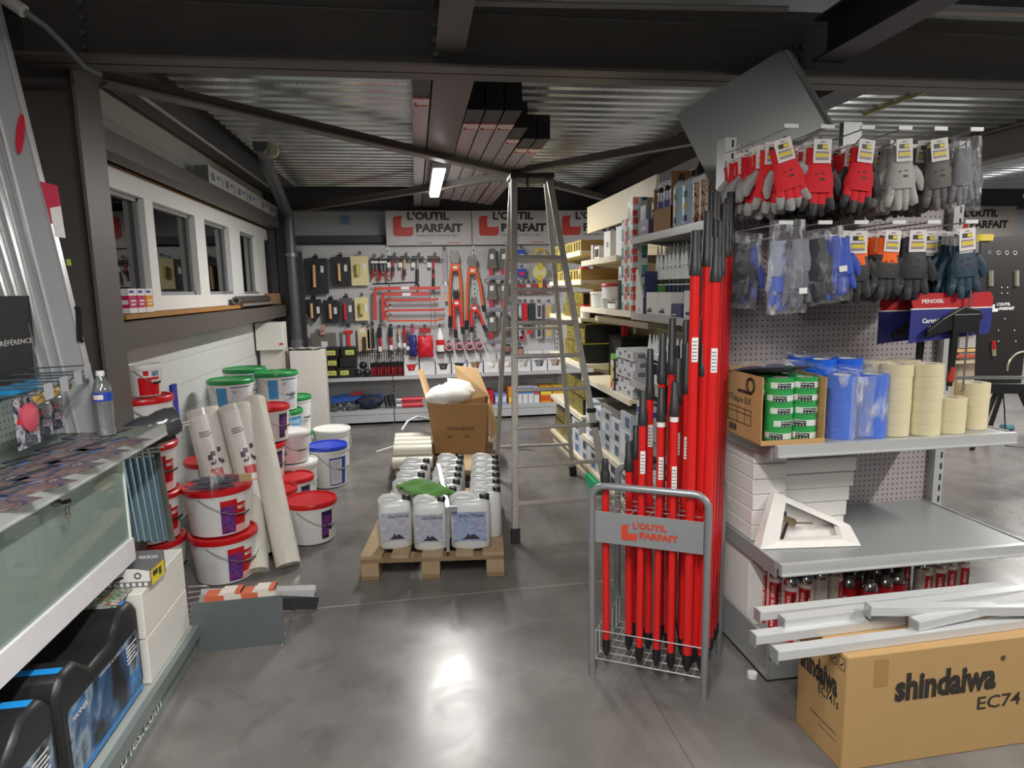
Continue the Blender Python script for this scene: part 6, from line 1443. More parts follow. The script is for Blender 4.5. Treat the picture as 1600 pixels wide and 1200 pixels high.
def float_(lab, px, hx, hy0, hy1, kind, pointed=False):
    bx = R(*px); x0, x1, z0, z1 = bx; t = W(lab, 'plastering_float' if kind != 'sponge' else 'sponge_float', 'tool', bx, 'plastering floats on the back wall')
    c = {'black': M('1d1e22', .5), 'grey': M('484a52', .5), 'sponge': M('d3c79a', .8, 0, .1, 40, .2)}[kind]; m = MB(); cx = (x0+x1)/2
    poly = [(x0, z0), (x1, z0), (x1, z1), (x0, z1)] if not pointed else [(cx, z0-.04), (x1, z0+.08), (x1, z1), (x0, z1), (x0, z0+.08)]
    m.prism(poly, (0, Yg, 0), EX, EZ, (0, .03, 0)); m.build('plate', c, t, world=True, bev=.005)
    if kind != 'sponge':
        m = MB(); m.box(cx-.03, cx+.03, Yg, Yg+.02, z1, z1+.03); 
        for a, b_ in (((x0, z0), (cx, (z0+z1)/2)), ((x1, z0), (cx, (z0+z1)/2)), ((x0, z1), (cx, (z0+z1)/2)), ((x1, z1), (cx, (z0+z1)/2))): m.bar((a[0], Yg-.001, a[1]), (b_[0], Yg-.003, b_[1]), .006, .004)
        m.build('rib', c, t, world=True)
    ha, hb = A(hx, hy0, Yg-.05), A(hx+1.5, hy1, Yg-.05)
    m = MB(); m.tube([ha, hb], .018 if kind != 'sponge' else .03, 10); m.build('handle', {'black': WH, 'grey': RED, 'sponge': M('b3ac62', .7)}[kind], t, world=True, smooth=50)
    m = MB(); 
    for p in (ha, hb): m.tube([p-EZ*.0+Vector((0, .0, 0)), p+Vector((0, .05, 0))], .012, 8)
    m.build('handle_post', c, t, world=True)
    m = MB(); m.box(x1-(x1-x0)*.3, x1-(x1-x0)*.3+.035, Yg-.004, Yg, z1-.17, z1-.09); m.build('tag', LAB, t, world=True)
    hookpart(t, cx+.01, z1+.035)
float_('large black plastering float with wooden handle, top left of the tool wall', (474, 404, 514, 459), 490, 414, 449, 'black')
float_('medium black float with wooden handle, second on the top row', (516, 402, 548, 447), 529, 412, 439, 'black')
float_('cream sponge float on the top row', (547, 400, 577, 446), 558, 413, 430, 'sponge')
float_('small pointed black float with wooden handle, second row', (477, 468, 503, 499), 486, 474, 497, 'black', True)
float_('small square black float with wooden handle, second row', (504, 469, 530, 504), 515, 475, 498, 'black')
float_('grey steel float with red handle, second row', (530, 466, 552, 505), 538, 474, 499, 'grey')
float_('small cream sponge float, second row', (553, 465, 577, 501), 564, 474, 491, 'sponge')
def board(lab, name, px, col, extra, grp=None, Y=Yg, th=.012, hang=True, cat='tool', bump=0):
    x0, x1, z0, z1 = R(*px, Y); t = W(lab, name, cat, (x0, x1, z0, z1), grp); t.location.y = Y; PM[t.name] = Matrix.Translation(t.location)
    MB().box(x0, x1, Y, Y+th, z0, z1).build('body', M(col, .5, 0, .06, 30, bump), t, world=True, bev=.003)
    for (nm, u0, u1, v0, v1, c, d) in extra:
        MB().box(x0+(x1-x0)*u0, x0+(x1-x0)*u1, Y-d, Y, z0+(z1-z0)*v0, z0+(z1-z0)*v1).build(nm, M(c, .45), t, world=True)
    if hang: hookpart(t, (x0+x1)/2, z1+.03)
    return t
board('long grey trowel with paper label, third row left', 'trowel', (485, 521, 526, 546), '6b6862', [('label', .4, .65, .1, .5, 'd5d5d8', .004), ('handle', .4, .6, .9, 1.5, 'b08a80', .03)], 'trowels on the third row')
board('notched trowel with red handle, third row', 'trowel', (534, 513, 556, 545), 'a6adb2', [('handle', .38, .62, .0, .85, 'c22620', .04), ('grip_end', .15, .85, .78, .9, 'c22620', .03)], 'trowels on the third row')
board('beige backed trowel with black handles, third row', 'trowel', (558, 511, 580, 549), 'c8b48c', [('handle', .4, .65, .1, .6, '2a2622', .04), ('label', .2, .6, .75, .95, 'd5d0c8', .004)], 'trowels on the third row')
for i, x in enumerate((573, 580)):
    board('black handled trowel beside the beige one, %s of two' % ['left', 'right'][i], 'trowel', (x, 512-2*i, x+6, 545-i), '1e1d1c', [('ferrule', .2, .8, .9, 1.05, '8a8a8a', .01)], 'black handled trowels')
def pliers(lab, x, y0, y1, spread, Y=Yg):
    a = A(x, y0, Y); b_ = A(x, y1, Y); t = thing('pliers', lab, 'tool', b_, group='pincers and pliers on black cards'); w_ = spread
    h = a.z-b_.z; m = MB(); m.box(a.x-.055, a.x+.055, Y+.015, Y+.02, b_.z+h*.3, a.z-.01); m.box(a.x-.04, a.x+.04, Y+.01, Y+.015, a.z-.06, a.z-.03); m.build('card', M('222024', .5), t, world=True)
    m = MB(); m.box(a.x-.045, a.x+.045, Y+.008, Y+.014, a.z-.07, a.z-.045); m.build('label', LAB, t, world=True)
    m = MB(); m.tube([(a.x-.02, Y, a.z-.09), (a.x-.02, Y, a.z-.17), (a.x+.01, Y, a.z-.2)], .008, 6); m.tube([(a.x+.02, Y, a.z-.09), (a.x+.02, Y, a.z-.17), (a.x-.01, Y, a.z-.2)], .008, 6); m.build('jaw', M('8a8d90', .3, .8), t, world=True)
    for s in (-1, 1):
        MB().tube([(a.x+s*.015, Y, b_.z+h*.42), (a.x+s*w_, Y, b_.z+h*.2), (a.x+s*w_*1.1, Y, b_.z)], .012, 8).build('handle', M('b3202a', .4), t, world=True, smooth=50)
    hookpart(t, a.x, a.z+.02)
pliers('red handled pincers on a black card, left one', 585, 402, 436, .035); pliers('red handled pliers on a black card, right one', 598, 402, 439, .04)
def hammer(lab, x, y0, y1, hc, bands, headw=.13):
    a = A(x, y0, Yg-.03); b_ = A(x, y1, Yg-.03); t = thing('hammer', lab, 'tool', b_, group='hammers on the top row')
    m = MB(); m.bar(a+Vector((-headw*.45, 0, -.01)), a+Vector((headw*.5, 0, -.02)), .035, .04); m.bar(a+Vector((headw*.4, 0, -.02)), a+Vector((headw*.75, 0, -.05)), .03, .012); m.build('head', M('26272a', .4, .4), t, world=True, bev=.005)
    m = MB(); m.tube([a-EZ*.02, lerp(a, b_, .5), b_], [.013, .014, .018], 10); hd_ = m.build('handle', hc, t, world=True, smooth=50)
    for (k0, k1, c) in bands: MB().tube([lerp(a, b_, k0), lerp(a, b_, k1)], .0195, 10).build('grip_band', M(c, .5), hd_, world=True)
    MB().box(a.x-.075, a.x-.03, Yg-.02, Yg-.016, a.z-.13, a.z-.07).build('price_tag', LAB, t, world=True)
    hookpart(t, a.x+.02, a.z+.03)
hammer('hammer with red and black handle, first of four on the top row', 614, 401, 433, M('a02428', .4), [(.5, .75, '1c1c1e')]); hammer('hammer with pale wooden handle and maroon grip', 632, 401, 432, WH, [(.62, 1, '5c1a26')]); hammer('steel shafted claw hammer with black grip', 652, 401, 440, M('8c9094', .3, .8), [(.5, 1, '1c1c1e')], .16); hammer('long hammer with red and black handle, rightmost of four', 677, 401, 448, M('b02026', .4), [(.42, .55, '1c1c1e'), (.7, 1, '1c1c1e')], .16)
tag(MB().tube([A(582, 444, Yg-.05), A(653, 441, Yg-.05)], .009, 8).tube([A(652, 441, Yg-.05), A(655, 449, Yg-.05)], .01, 8).build('wrecking_bar', M('1e2226', .4, .3)), 'thin black bar lying horizontally under the hammers', 'bar')
board('tall narrow tool in a clear sleeve with wooden handle, right of the hammers', 'masonry_saw', (690, 392, 700, 440), '9a9498', [('blade', .2, .8, -.35, 0, 'a9a7a9', .002), ('label', .3, .8, -.12, .0, 'd8d8dc', .004), ('handle', .3, .8, -.65, -.36, 'c9a88c', .02)])
# red steel squares and bars
RB = M('bb3a34', .4); OB = M('c44a26', .4)
def barset(lab, pts, r, mat, name='clamp_bar', stick=None, Y=8.15, cap=None):
    t = thing(name, lab, 'bar', A(*pts[0], Y), group=None); P_ = [A(*p, Y) for p in pts]; m = MB()
    for a, b_ in zip(P_, P_[1:]): m.bar(a, b_, r*2, .015, up=(0, 1, 0)) if False else m.bar(a, b_, .015, r*2) if abs((b_-a).x) > abs((b_-a).z) else m.bar(a, b_, r*2, .015, up=(0, 1, 0))
    m.build('bar', mat, t, world=True, bev=.003)
    if stick: a = A(*stick, Y-.012); MB().box(a.x-.05, a.x+.05, a.y-.002, a.y, a.z-.018, a.z+.018).build('label', LAB, t, world=True)
    return t
barset('largest red steel square, outer corner at the upper left', [(586, 500), (586, 451), (688, 450)], .019, RB, stick=(633, 450)); barset('second red steel square nested inside the largest', [(599, 500), (598, 460), (672, 459)], .019, RB, stick=(635, 460))
for i, (x0, x1, y, mt) in enumerate([(607, 685, 469, RB), (607, 695, 485, RB)]):
    t = barset('red curved pry bar in clear film, %s of two inside the squares' % ['upper', 'lower'][i], [(x0, y), (x1-8, y-1), (x1, y-2)], .014, mt, 'pry_bar')
    a = A(x0, y, 8.14); MB().tube([a+Vector((0, 0, 0)), a+Vector((-.03, 0, -.01)), a+Vector((-.045, 0, -.04)), a+Vector((-.03, 0, -.07)), a+Vector((0, 0, -.07))], .013, 8).build('hook_end', mt, t, world=True, smooth=60)
barset('orange pry bar lowest under the red squares', [(602, 497), (606, 501), (680, 501), (694, 498)], .011, OB, 'pry_bar')
for i, x in enumerate((587, 672)): 
    a = A(x, 446, 8.22); m = MB(); m.tube([a, a-EZ*.45], .004, 5); m.tube([a+EX*.05, a+EX*.05-EZ*.45], .004, 5); tag(m.build('wire_holder', M('9a9ca0', .3, .7)), '%s wire holder carrying the red steel squares' % ['left', 'right'][i], 'holder')
# bolt cutters
def cutters(lab, hx, hy0, hy1, lx, ly, rx, ry, mat, grip, hw=.065, Y=8.12, hd='6c6a66'):
    t = thing('bolt_cutters', lab, 'tool', A(hx, hy1, Y), group='bolt cutters'); a, b_ = A(hx, hy0, Y), A(hx, hy1, Y); m = MB(); h = a.z-b_.z
    m.prism([(-hw*.7, 0), (hw*.7, 0), (hw, h*.5), (hw*.55, h), (.008, h*.8), (-.008, h*.8), (-hw*.55, h), (-hw, h*.5)], b_, EX, EZ, (0, .03, 0)); m.build('jaw', M(hd, .4, .5), t, world=True, bev=.004)
    MB().box(b_.x-hw*.9, b_.x+hw*.9, Y-.01, Y+.035, b_.z-.09, b_.z+.0).build('hinge', mat, t, world=True, bev=.006); MB().box(b_.x-.025, b_.x+.025, Y-.013, Y-.01, b_.z-.06, b_.z-.03).build('label', LAB, t, world=True)
    for s, (x, y) in ((-1, (lx, ly)), (1, (rx, ry))):
        p0 = b_+Vector((s*hw*.7, 0, -.05)); p1 = A(x, y, Y); k = 1-grip
        hd_ = MB().tube([p0, lerp(p0, p1, .3)+EX*s*.012, lerp(p0, p1, k)], .017 if hw > .05 else .02, 8).build('handle', mat, t, world=True, smooth=50)
        MB().tube([lerp(p0, p1, k), p1], .024, 8).build('grip', M('1a1c20', .5), hd_, world=True, smooth=50)
CO = M('cf5a20', .4); CR = M('c4302a', .4)
cutters('large orange bolt cutters, left pair', 711, 390, 412, 703, 512, 722, 506, CO, .2); cutters('large orange bolt cutters, right pair', 738, 398, 417, 729, 515, 757, 487, CO, .16)
cutters('small red bolt cutters with black jaws, left pair', 713, 451, 468, 712, 527, 724, 522, CR, .24, .045, 8.08, '26282a'); cutters('small red bolt cutters, right pair', 741, 462, 476, 737, 519, 759, 516, CR, .24, .04, 8.08)
# grey pad pairs with red grips
for r_ in range(3):
    for c in range(2):
        x = 760+c*18.5; y = 389+r_*49
        x0, x1, z0, z1 = R(x, y, x+16, y+31); t = thing('grey_hand_tool', 'grey tapered tool with red grip, %s row, %s one, by the ladder' % (OR[r_], ['left', 'right'][c]), 'tool', ((x0+x1)/2, Yg, z0), group='grey tools with red grips')
        m = MB(); m.prism([(x0, z0), (x1, z0), (x1-.015, z1), (x0+.03, z1)], (0, Yg-.05, 0), EX, EZ, (0, .06, 0)); m.build('body', M('625f5b', .7, 0, .08, 40), t, world=True, bev=.008)
        MB().box((x0+x1)/2-.025, (x0+x1)/2+.02, Yg-.053, Yg-.05, z0+.12, z0+.18).build('label', LAB, t, world=True); MB().tube([(x0+.05, Yg-.02, z0), (x0+.05, Yg-.02, z0-.11)], .024, 8).build('grip', M('c0243a', .5), t, world=True)
    x0, x1, z0, z1 = R(757, 417+r_*49, 800, 436+r_*49); m = MB(); m.tube([(x0, 8.05, z0), (x1, 8.05, z0)], .008, 6); m.tube([(x0, 8.05, z0+.03), (x1, 8.05, z0+.03)], .008, 6); m.box(x0+.05, x1, 8.04, 8.045, z0+.01, z0+.05); m.tube([(x0, 8.05, z0), (x0, 8.27, z0)], .006, 6); tag(m.build('support_rail', M('8e90a0', .3, .5)), 'small metal rail below the %s row of grey tools' % OR[r_], 'rail', 'metal rails under the grey tools')
# goods right of the grey tools, seen through the ladder
for i, (px, c1_, c2_) in enumerate([((808, 390, 821, 408), '2c48b0', 'd9d9e0'), ((808, 420, 822, 433), '2c48b0', 'c02a3a'), ((790, 392, 803, 408), '31323a', 'c02a3a')]):
    board('blue blister card, %s, behind the ladder' % ['upper', 'lower', 'dark left'][i], 'blister_card', px, c1_, [('picture', .2, .8, .2, .6, c2_, .01)], 'blister cards behind the ladder', cat='card')
for i, y in enumerate((389, 418)):
    x0, x1, z0, z1 = R(832, y, 853, y+23); cx = (x0+x1)/2; t = thing('tape_reel', 'yellow open-reel measuring tape, %s one, behind the ladder' % ['upper', 'lower'][i], 'tape measure', (cx, Yg, z0), group='yellow measuring tapes')
    m = MB(); m.T = Matrix.Translation((cx, Yg-.02, z1-.06)) @ Matrix.Rotation(PI/2, 4, 'X'); (m.lathe([(.05, -.01), (.075, -.01), (.075, .01), (.05, .01), (.05, -.01)], 20, cap0=False, cap1=False) if i == 0 else m.lathe([(.09, -.01), (.09, .01)], 20)); m.build('reel', M('d4b42c' if i == 0 else 'd0ca8c', .4), t, world=True, smooth=40)
    m = MB(); m.bar((cx, Yg-.03, z1-.1), (cx+.01, Yg-.03, z0-.07), .05, .03); m.build('handle', M('d4b42c', .4), t, world=True)
board('grey wooden rule card above the red packs, right end', 'rule_card', (868, 395, 878, 430), '8b8a66', [('stripe', .2, .8, .2, .6, 'c9b85a', .01)], cat='card')
for i in range(8):
    x = 806+8.2*i; c = ['b02a3c', '9a2434', 'cdbcc0', 'a93038'][i % 4]
    board('small red and clear pack, %s in the row behind the ladder' % (OR+['eighth'])[i], 'small_pack', (x, 444, x+7, 458), c, [('label', .1, .9, .1, .4, 'd8c8cc' if i % 2 else '3a3438', .006)], 'small packs behind the ladder', cat='pack')
for r_, y in enumerate((474, 505)):
    for i, (c, l) in enumerate([('c01f2c', 'c01f2c'), ('22382e', '22382e'), ('aaa7ae', '3c4048'), ('b0a4a8', 'c8a838'), ('8a8890', 'b0b0b8'), ('a8a4aa', 'c8b050')]):
        if r_ and i < 2: continue
        x = 815+[0, 11, 22, 37, -8, -14][i]; board('%s tube pack, %s row behind the ladder' % (['red', 'dark green', 'grey', 'grey and yellow', 'pale', 'pale and yellow'][i], ['upper', 'lower'][r_]), 'tube_pack', (x, y, x+10, y+(32 if i < 2 else 24)), c, [('picture', .3, .8, .15, .85, l, .008)], 'tube packs behind the ladder', cat='pack', th=.04)
for i, (x, y) in enumerate([(802, 520), (812, 522), (823, 512)]): board('red topped small pack low behind the ladder, %s from the left' % OR[i], 'small_pack', (x, y, x+8, y+10), 'c22a3a', [], 'low red packs behind the ladder', cat='pack')
for i, (x, y) in enumerate([(786, 538), (806, 542)]): board('dark clamp card hanging low behind the ladder, %s one' % ['left', 'right'][i], 'clamp_card', (x, y, x+12, y+16), '38404a', [('picture', .2, .9, .3, .8, 'b07a6c', .006)], 'clamp cards', cat='card')
# third row small tools
for i, (x, y0, y1, c, c2, lb) in enumerate([(594, 512, 549, '26201f', 'b3202a', 'hatchet with black head and red handle'), (611, 512, 546, '1d1d2a', 'b3303a', 'navy and red chisel'), (624, 513, 541, 'b9a483', 'c9cacc', 'brush with beige handle'), (632, 513, 542, 'b3202a', 'b3202a', 'scraper with red handle'), (637, 521, 546, '3c4654', '4c5664', 'narrow grey file')]):
    x0, x1, z0, z1 = R(x-4, y0, x+4, y1); t = thing('hand_tool', lb+' on the third row', 'tool', ((x0+x1)/2, Yg, z0)); cx = (x0+x1)/2; h = z1-z0
    MB().tube([(cx, Yg-.03, z1), (cx, Yg-.03, z1-h*.4)], .026 if i < 2 else .018, 8).build('head', M(c, .45), t, world=True); MB().tube([(cx, Yg-.03, z1-h*.4), (cx+.01, Yg-.03, z0)], .018 if i < 2 else .012, 8).build('handle', M(c2, .45), t, world=True)
    MB().box(cx-.02, cx+.02, Yg-.06, Yg-.055, z0+h*.0, z0+h*.22).build('label', LAB, t, world=True); hookpart(t, cx, z1+.02)
def netbag(lab, px, col, top):
    x0, x1, z0, z1 = R(*px); t = thing('product_bag', lab, 'bag', ((x0+x1)/2, Yg, z0)); m = MB(); m.T = Matrix.Translation(((x0+x1)/2, Yg-.04, 0)); pillow(m, 0, 0, z0, z1-.1, x1-x0, .09, 8, 10, .012, 1); m.T = None; m.build('contents', M(col, .4, 0, .45, 40, .4), t, world=True, smooth=50)
    MB().box(x0+.02, x1-.02, Yg-.01, Yg-.004, z1-.14, z1-.07).build('film', FILM, t, world=True); MB().box(x0+.02, x1-.02, Yg-.012, Yg-.004, z1-.07, z1).build('header_card', M(top, .5), t, world=True); hookpart(t, (x0+x1)/2, z1+.02)
netbag('blue mesh bag hanging beside the red one', (638, 511, 652, 556), '2c3474', 'b03a66'); netbag('bag of bright red pieces hanging on the third row', (652, 512, 677, 557), 'c41c2a', '9a2632')
x0, x1, z0, z1 = R(681, 512, 694, 548); cx = (x0+x1)/2; t = thing('glue_bottle', 'white bottle with red band hanging right of the red bag', 'bottle', (cx, Yg, z0)); h = z1-z0
m = MB(); m.lathe([(.05, 0), (.052, h*.62), (.03, h*.82), (.015, h*.9), (.012, h)], 16, (cx, Yg-.06, z0)); m.build('body', M('dcdadb', .35), t, world=True, smooth=50); m = MB(); m.lathe([(.053, h*.28), (.053, h*.5)], 16, (cx, Yg-.06, z0), cap0=False, cap1=False); m.build('label_band', RED, t, world=True); hookpart(t, cx, z1+.02)
for i, (x, y) in enumerate([(702, 542), (718, 541), (734, 541), (749, 540)]):
    c = A(x, y, 8.1); t = thing('adhesive_tape_roll', 'pink rimmed tape roll on a hook, %s from the left' % OR[i], 'tape', c, group='pink rimmed tape rolls')
    m = MB(); m.T = Matrix.Translation(c) @ Matrix.Rotation(PI/2, 4, 'X'); m.lathe([(.032, -.12), (.05, -.12), (.05, 0), (.032, 0)], 20, cap0=False, cap1=False); m.build('tape', M('c97f8c', .4), t, world=True, smooth=40)
    m = MB(); m.T = Matrix.Translation(c) @ Matrix.Rotation(PI/2, 4, 'X'); m.lathe([(.032, -.118), (.032, -.01)], 18, cap0=False, cap1=False); m.build('core', M('33312c', .8), t, world=True); hookpart(t, c.x, c.z+.055)
# shelf goods
for i, (x0p, y0p, x1p, y1p, lx, ly, lb) in enumerate([(531, 536, 557, 552, 546, 543, 'top box of the right pile'), (529, 552, 557, 568, None, 0, 'middle box of the right pile'), (525, 568, 557, 586, 538, 577, 'bottom box of the right pile'), (505, 537, 530, 552, 517, 545, 'top box of the left pile'), (505, 553, 527, 568, 519, 564, 'middle box of the left pile'), (505, 569, 524, 586, 519, 582, 'bottom box of the left pile')]):
    x0, x1, z0, z1 = R(x0p, y0p, x1p, y1p, 7.98); z0 = .575+[.245, .123, 0][i % 3]; z1 = z0+.12
    t = thing('black_case', 'black case with yellow label, '+lb+' on the back shelf', 'case', ((x0+x1)/2, 8.1, z0), group='black cases on the back shelf')
    if lx is None: t['label'] = 'plain black case, middle one of the right pile on the back shelf'
    MB().box(x0, x1, 7.98, 8.2, z0, z1).build('shell', M('19191b', .4), t, world=True, bev=.008)
    if lx: a = A(lx, ly, 7.977); zc = (z0+z1)/2; m = MB(); m.mat(0).box(a.x-.05, a.x+.05, 7.976, 7.979, zc-.028, zc+.028).mat(1).box(a.x-.03, a.x-.005, 7.975, 7.976, zc-.015, zc+.012).box(a.x+.008, a.x+.03, 7.975, 7.976, zc-.015, zc+.012); m.build('yellow_label', [M('c9cb4c', .5), M('8d8a90', .5)], t, world=True)
t = thing('wire_crate', 'black wire crate of red spring clamps on the back shelf', 'crate', (A(598, 586, 8.0).x, 8.05, .575)); x0, x1, z0, z1 = R(563, 551, 631, 586, 7.97); z0 = .575
m = MB()
for z in (z0+.005, z1): m.tube([(x0, 7.97, z), (x1, 7.97, z), (x1, 8.2, z), (x0, 8.2, z), (x0, 7.97, z)], .006, 5)
for q in range(19): x = x0+(x1-x0)*q/18; m.tube([(x, 7.97, z0), (x, 7.97, z1)], .005, 5)
m.build('frame', M('1b1b1d', .4), t, world=True)
sc = thing('spring_clamp', 'x', 'clamp', (0, 0, 0)); m = MB(); m.tube([(0, 0, 0), (0, -.005, .05), (0, 0, .1)], .014, 6); m.tube([(.02, 0, 0), (.022, -.005, .05), (.02, 0, .11)], .012, 6); m.build('handle', M('b0202e', .4), sc); m = MB(); m.tube([(.01, 0, .1), (.01, 0, .16)], .016, 6); m.build('jaw', M('1c1c1e', .4), sc); proto_done(sc)
for i in range(14):
    loc = (x0+.12+.028*i, 8.0+.05*(i % 3), .58); lab = 'red spring clamp in the black wire crate, %s from the left' % ORD[i]
    if i == 0: sc.location = loc; sc['label'] = lab; o = sc
    else: o = dup(sc, loc, lab)
    o['group'] = 'red spring clamps in the crate'
for i, (x, z) in enumerate([(.0, .0), (.1, .0), (.06, .09)]): c = A(560+0, 580, 8.0); tag(MB().lathe([(.001, 0), (.03, .01), (.05, .04), (.045, .075), (.001, .1)], 14, (c.x+x, 8.0, .575+z), cap0=False, cap1=False).build('knob_weight', M('17171a', .4), smooth=60), 'round black knob beside the wire crate, %s' % ['left', 'right', 'upper'][i], 'knob')
CC = [('b3262e', 1), (None, 0), ('4a3c36', 1), ('2a2c34', 1), ('8a6a50', 2), ('d8d2cc', 1), ('d8d2cc', 1), ('b9b4ae', 1), ('6a6e78', 1), ('9a8c80', 1)]
for i in range(10):
    xp = 631+25*i; x0, x1, z0, z1 = R(xp, 565, xp+23.5, 586, 7.96); z0 = .575; z1 = .70
    t = thing('parts_tray', 'white open-front parts tray on the back shelf, %s from the left' % (OR+['eighth', 'ninth', 'tenth'])[i], 'tray', ((x0+x1)/2, 8.0, z0), group='white parts trays')
    m = MB(); m.box(x0, x1, 7.96, 8.24, z0, z0+.006).box(x0, x0+.006, 7.96, 8.24, z0, z1+.03).box(x1-.006, x1, 7.96, 8.24, z0, z1+.03).box(x0, x1, 8.235, 8.24, z0, z1+.1)
    w_ = x1-x0; m.prism([(0, 0), (w_, 0), (w_, z1-z0), (w_*.82, z1-z0), (w_*.7, (z1-z0)*.45), (w_*.3, (z1-z0)*.45), (w_*.18, z1-z0), (0, z1-z0)], (x0, 7.958, z0), EX, EZ, (0, .004, 0)); m.build('tray', M('cfcfd2', .45), t, world=True)
    if CC[i][0]:
        m = MB(); m.T = Matrix.Translation(((x0+x1)/2, 8.08, 0)); pillow(m, 0, 0, z0+.008, z0+.12, w_*.8, .16, 6, 5, .012, 1); m.build('contents', M(CC[i][0], .5, 0, .4, 50, .4), t, world=True, smooth=50)['kind'] = 'stuff'
# lower shelf goods
bz = .172
def lowbox(lab, px, h, col, bands=None, y0=7.95, dp=.25, name='product_box', cat='box', grp=None):
    a, b_ = A(px[0], 640, y0), A(px[1], 640, y0); return carton_w(lab, a.x, b_.x, y0, y0+dp, bz, h, col, bands, name, cat, grp)
def carton_w(lab, x0, x1, y0, y1, z, h, col, bands, name, cat, grp):
    m = MB(); mats = [M(col, .5)]; m.box(x0, x1, y0, y1, z, z+h)
    for (v0, v1, c) in (bands or []): mats.append(M(c, .5)); m.mat(len(mats)-1).box(x0+.003, x1-.003, y0-.002, y0, z+h*v0, z+h*v1)
    o = m.build(name, mats); tag(o, lab, cat, grp); return o
p0, p1 = A(517, 627, 8.0), A(597, 618, 8.1); tag(MB().bar(p0, p1, .03, .05).build('blue_level', M('23509c', .4)), 'long blue level lying on the low back shelf', 'level')
p0, p1 = A(517, 622, 8.12), A(567, 613, 8.12); t = thing('hand_saw', 'blue and red long tool above the blue level on the low back shelf', 'tool', p0); MB().bar(p0, lerp(p0, p1, .6), .03, .035).build('blade', M('2a58a4', .4), t, world=True); MB().bar(lerp(p0, p1, .6), p1, .03, .035).build('handle', M('c43a34', .4), t, world=True)
random.seed(9)
for i in range(8):
    c = A(522+5.5*i, 640, 7.98); a = random.random()*3; m = MB(); m.tube([(c.x+.05*math.cos(a+q*.6), 7.98+.05*math.sin(q*.9), bz+.04+.035*math.sin(a+q*.8)) for q in range(7)], .009, 6)
    tag(m.build('wire_fitting', M('7e868c', .3, .8), smooth=60), 'grey bent metal fitting in the heap on the low back shelf', 'fitting', 'grey metal fittings on the low shelf')
m = MB(); c = A(577, 640, 8.0); vs = []
for i in range(16):
    for j in range(9):
        a = 2*PI*i/16; b_ = PI*j/8; k = 1+random.uniform(-.15, .15); vs.append((c.x+.17*math.cos(a)*math.sin(b_)*k, 8.05+.1*math.sin(a)*math.sin(b_)*k, bz+.085+.085*math.cos(b_)*k))
m.add(vs, [(i*9+j, ((i+1) % 16)*9+j, ((i+1) % 16)*9+j+1, i*9+j+1) for i in range(16) for j in range(8)]); tag(m.build('tool_bag', M('1a2238', .7, 0, .2, 30, .4), smooth=50), 'dark navy soft bag on the low back shelf', 'bag')
for i in range(2): c = A(604+5*i, 640, 8.0); tag(MB().tube([(c.x, 8.0, bz+.03), (c.x-.02, 8.0, bz+.15), (c.x+.04, 8.02, bz+.16), (c.x+.06, 8.0, bz+.02)], .016, 7).build('black_clamp', M('17181b', .4), smooth=60), 'black curved clamp on the low back shelf, %s' % ['left', 'right'][i], 'clamp')
for i, z in enumerate((.03, .1)):
    a, b_ = A(622, 640, 8.0), A(662, 640, 8.0); t = thing('red_cylinder_tool', 'red cylinder with chrome end on the low back shelf, %s one' % ['lower', 'upper'][i], 'tool', (a.x, 8.0, bz+z), group='red cylinders'); MB().tube([(a.x+.05, 8.0, bz+z), (b_.x, 8.0, bz+z)], .03, 12).build('body', M('bf2030', .35), t, world=True, smooth=50); MB().tube([(a.x-.02, 8.0, bz+z), (a.x+.05, 8.0, bz+z)], .033, 12).build('chrome_end', M('b9b9b6', .2, .9), t, world=True, smooth=50)
LG = [(757, 772, .17, 'a8202c', None, 'dark red pail'), (774, 782, .12, '6a86c0', [(.2, .8, 'b9c6dc')], 'pale blue packet'), (784, 792, .12, '8a8ec8', [(.2, .8, 'b9c6dc')], 'lilac packet'), (795, 806, .2, 'd08a28', [(.1, .4, 'dcc060')], 'orange bottle box'), (808, 816, .2, 'c8ccd0', [(.6, 1, '2a70c0')], 'blue topped box, first'), (817, 825, .2, 'c8ccd0', [(.6, 1, '2a70c0')], 'blue topped box, second'), (826, 834, .2, 'c8ccd0', [(.6, 1, '2a70c0')], 'blue topped box, third'), (835, 843, .19, 'd0ccd0', [(.55, 1, 'b8244c')], 'crimson topped box'), (845, 862, .2, 'c88a20', [(.1, .4, 'c04a24'), (.5, .7, 'e0c83c')], 'amber box with red print'), (864, 880, .2, 'c89a20', [(.1, .4, 'c04a24')], 'amber box at the far end')]
for (a, b_, h, c, bd, lb) in LG: lowbox(lb+' on the low back shelf right of the brown carton', (a, b_), h, c, bd)
# ================= FAR RIGHT BACKGROUND =================
Y5 = 5.6; a, b_ = A(1533, 372, Y5), A(1620, 372, Y5); DK = M('252322', .45)
t = thing('drilling_template_board', 'tall black board with white icons and wording at the right edge', 'board', (a.x, Y5, .75))
m = MB(); m.prism([(a.x, A(1536, 372, Y5).z), (b_.x, A(1600, 365, Y5).z), (b_.x-.02, .55), (a.x+.08, .55)], (0, Y5, 0), EX, EZ, (0, .02, 0)); m.build('panel', DK, t, world=True)
def q5(x, y): return A(x, y, Y5-.004)
m = MB(); logo(m.mat(0), q5(1549, 488), EX, EZ, .25, mark=0, word=0)
for i, x in enumerate((1546, 1560, 1573, 1586)):
    c = q5(x, 395); m.tube([c+Vector((.02*math.cos(k), 0, .018*math.sin(k))) for k in [z*PI/(1.5 if i == 0 else 5)+PI/2*(i == 0) for z in range(4 if i == 0 else 11)]], .003, 5)
for p in ((1565, 449), (1574, 449), (1565, 458), (1574, 458), (1570, 498), (1560, 516), (1585, 516), (1560, 533), (1587, 533)): c = q5(*p); m.tube([c, c-EY*.003], .006, 8)
m.build('white_print', PAPER, t, world=True)
m = MB()
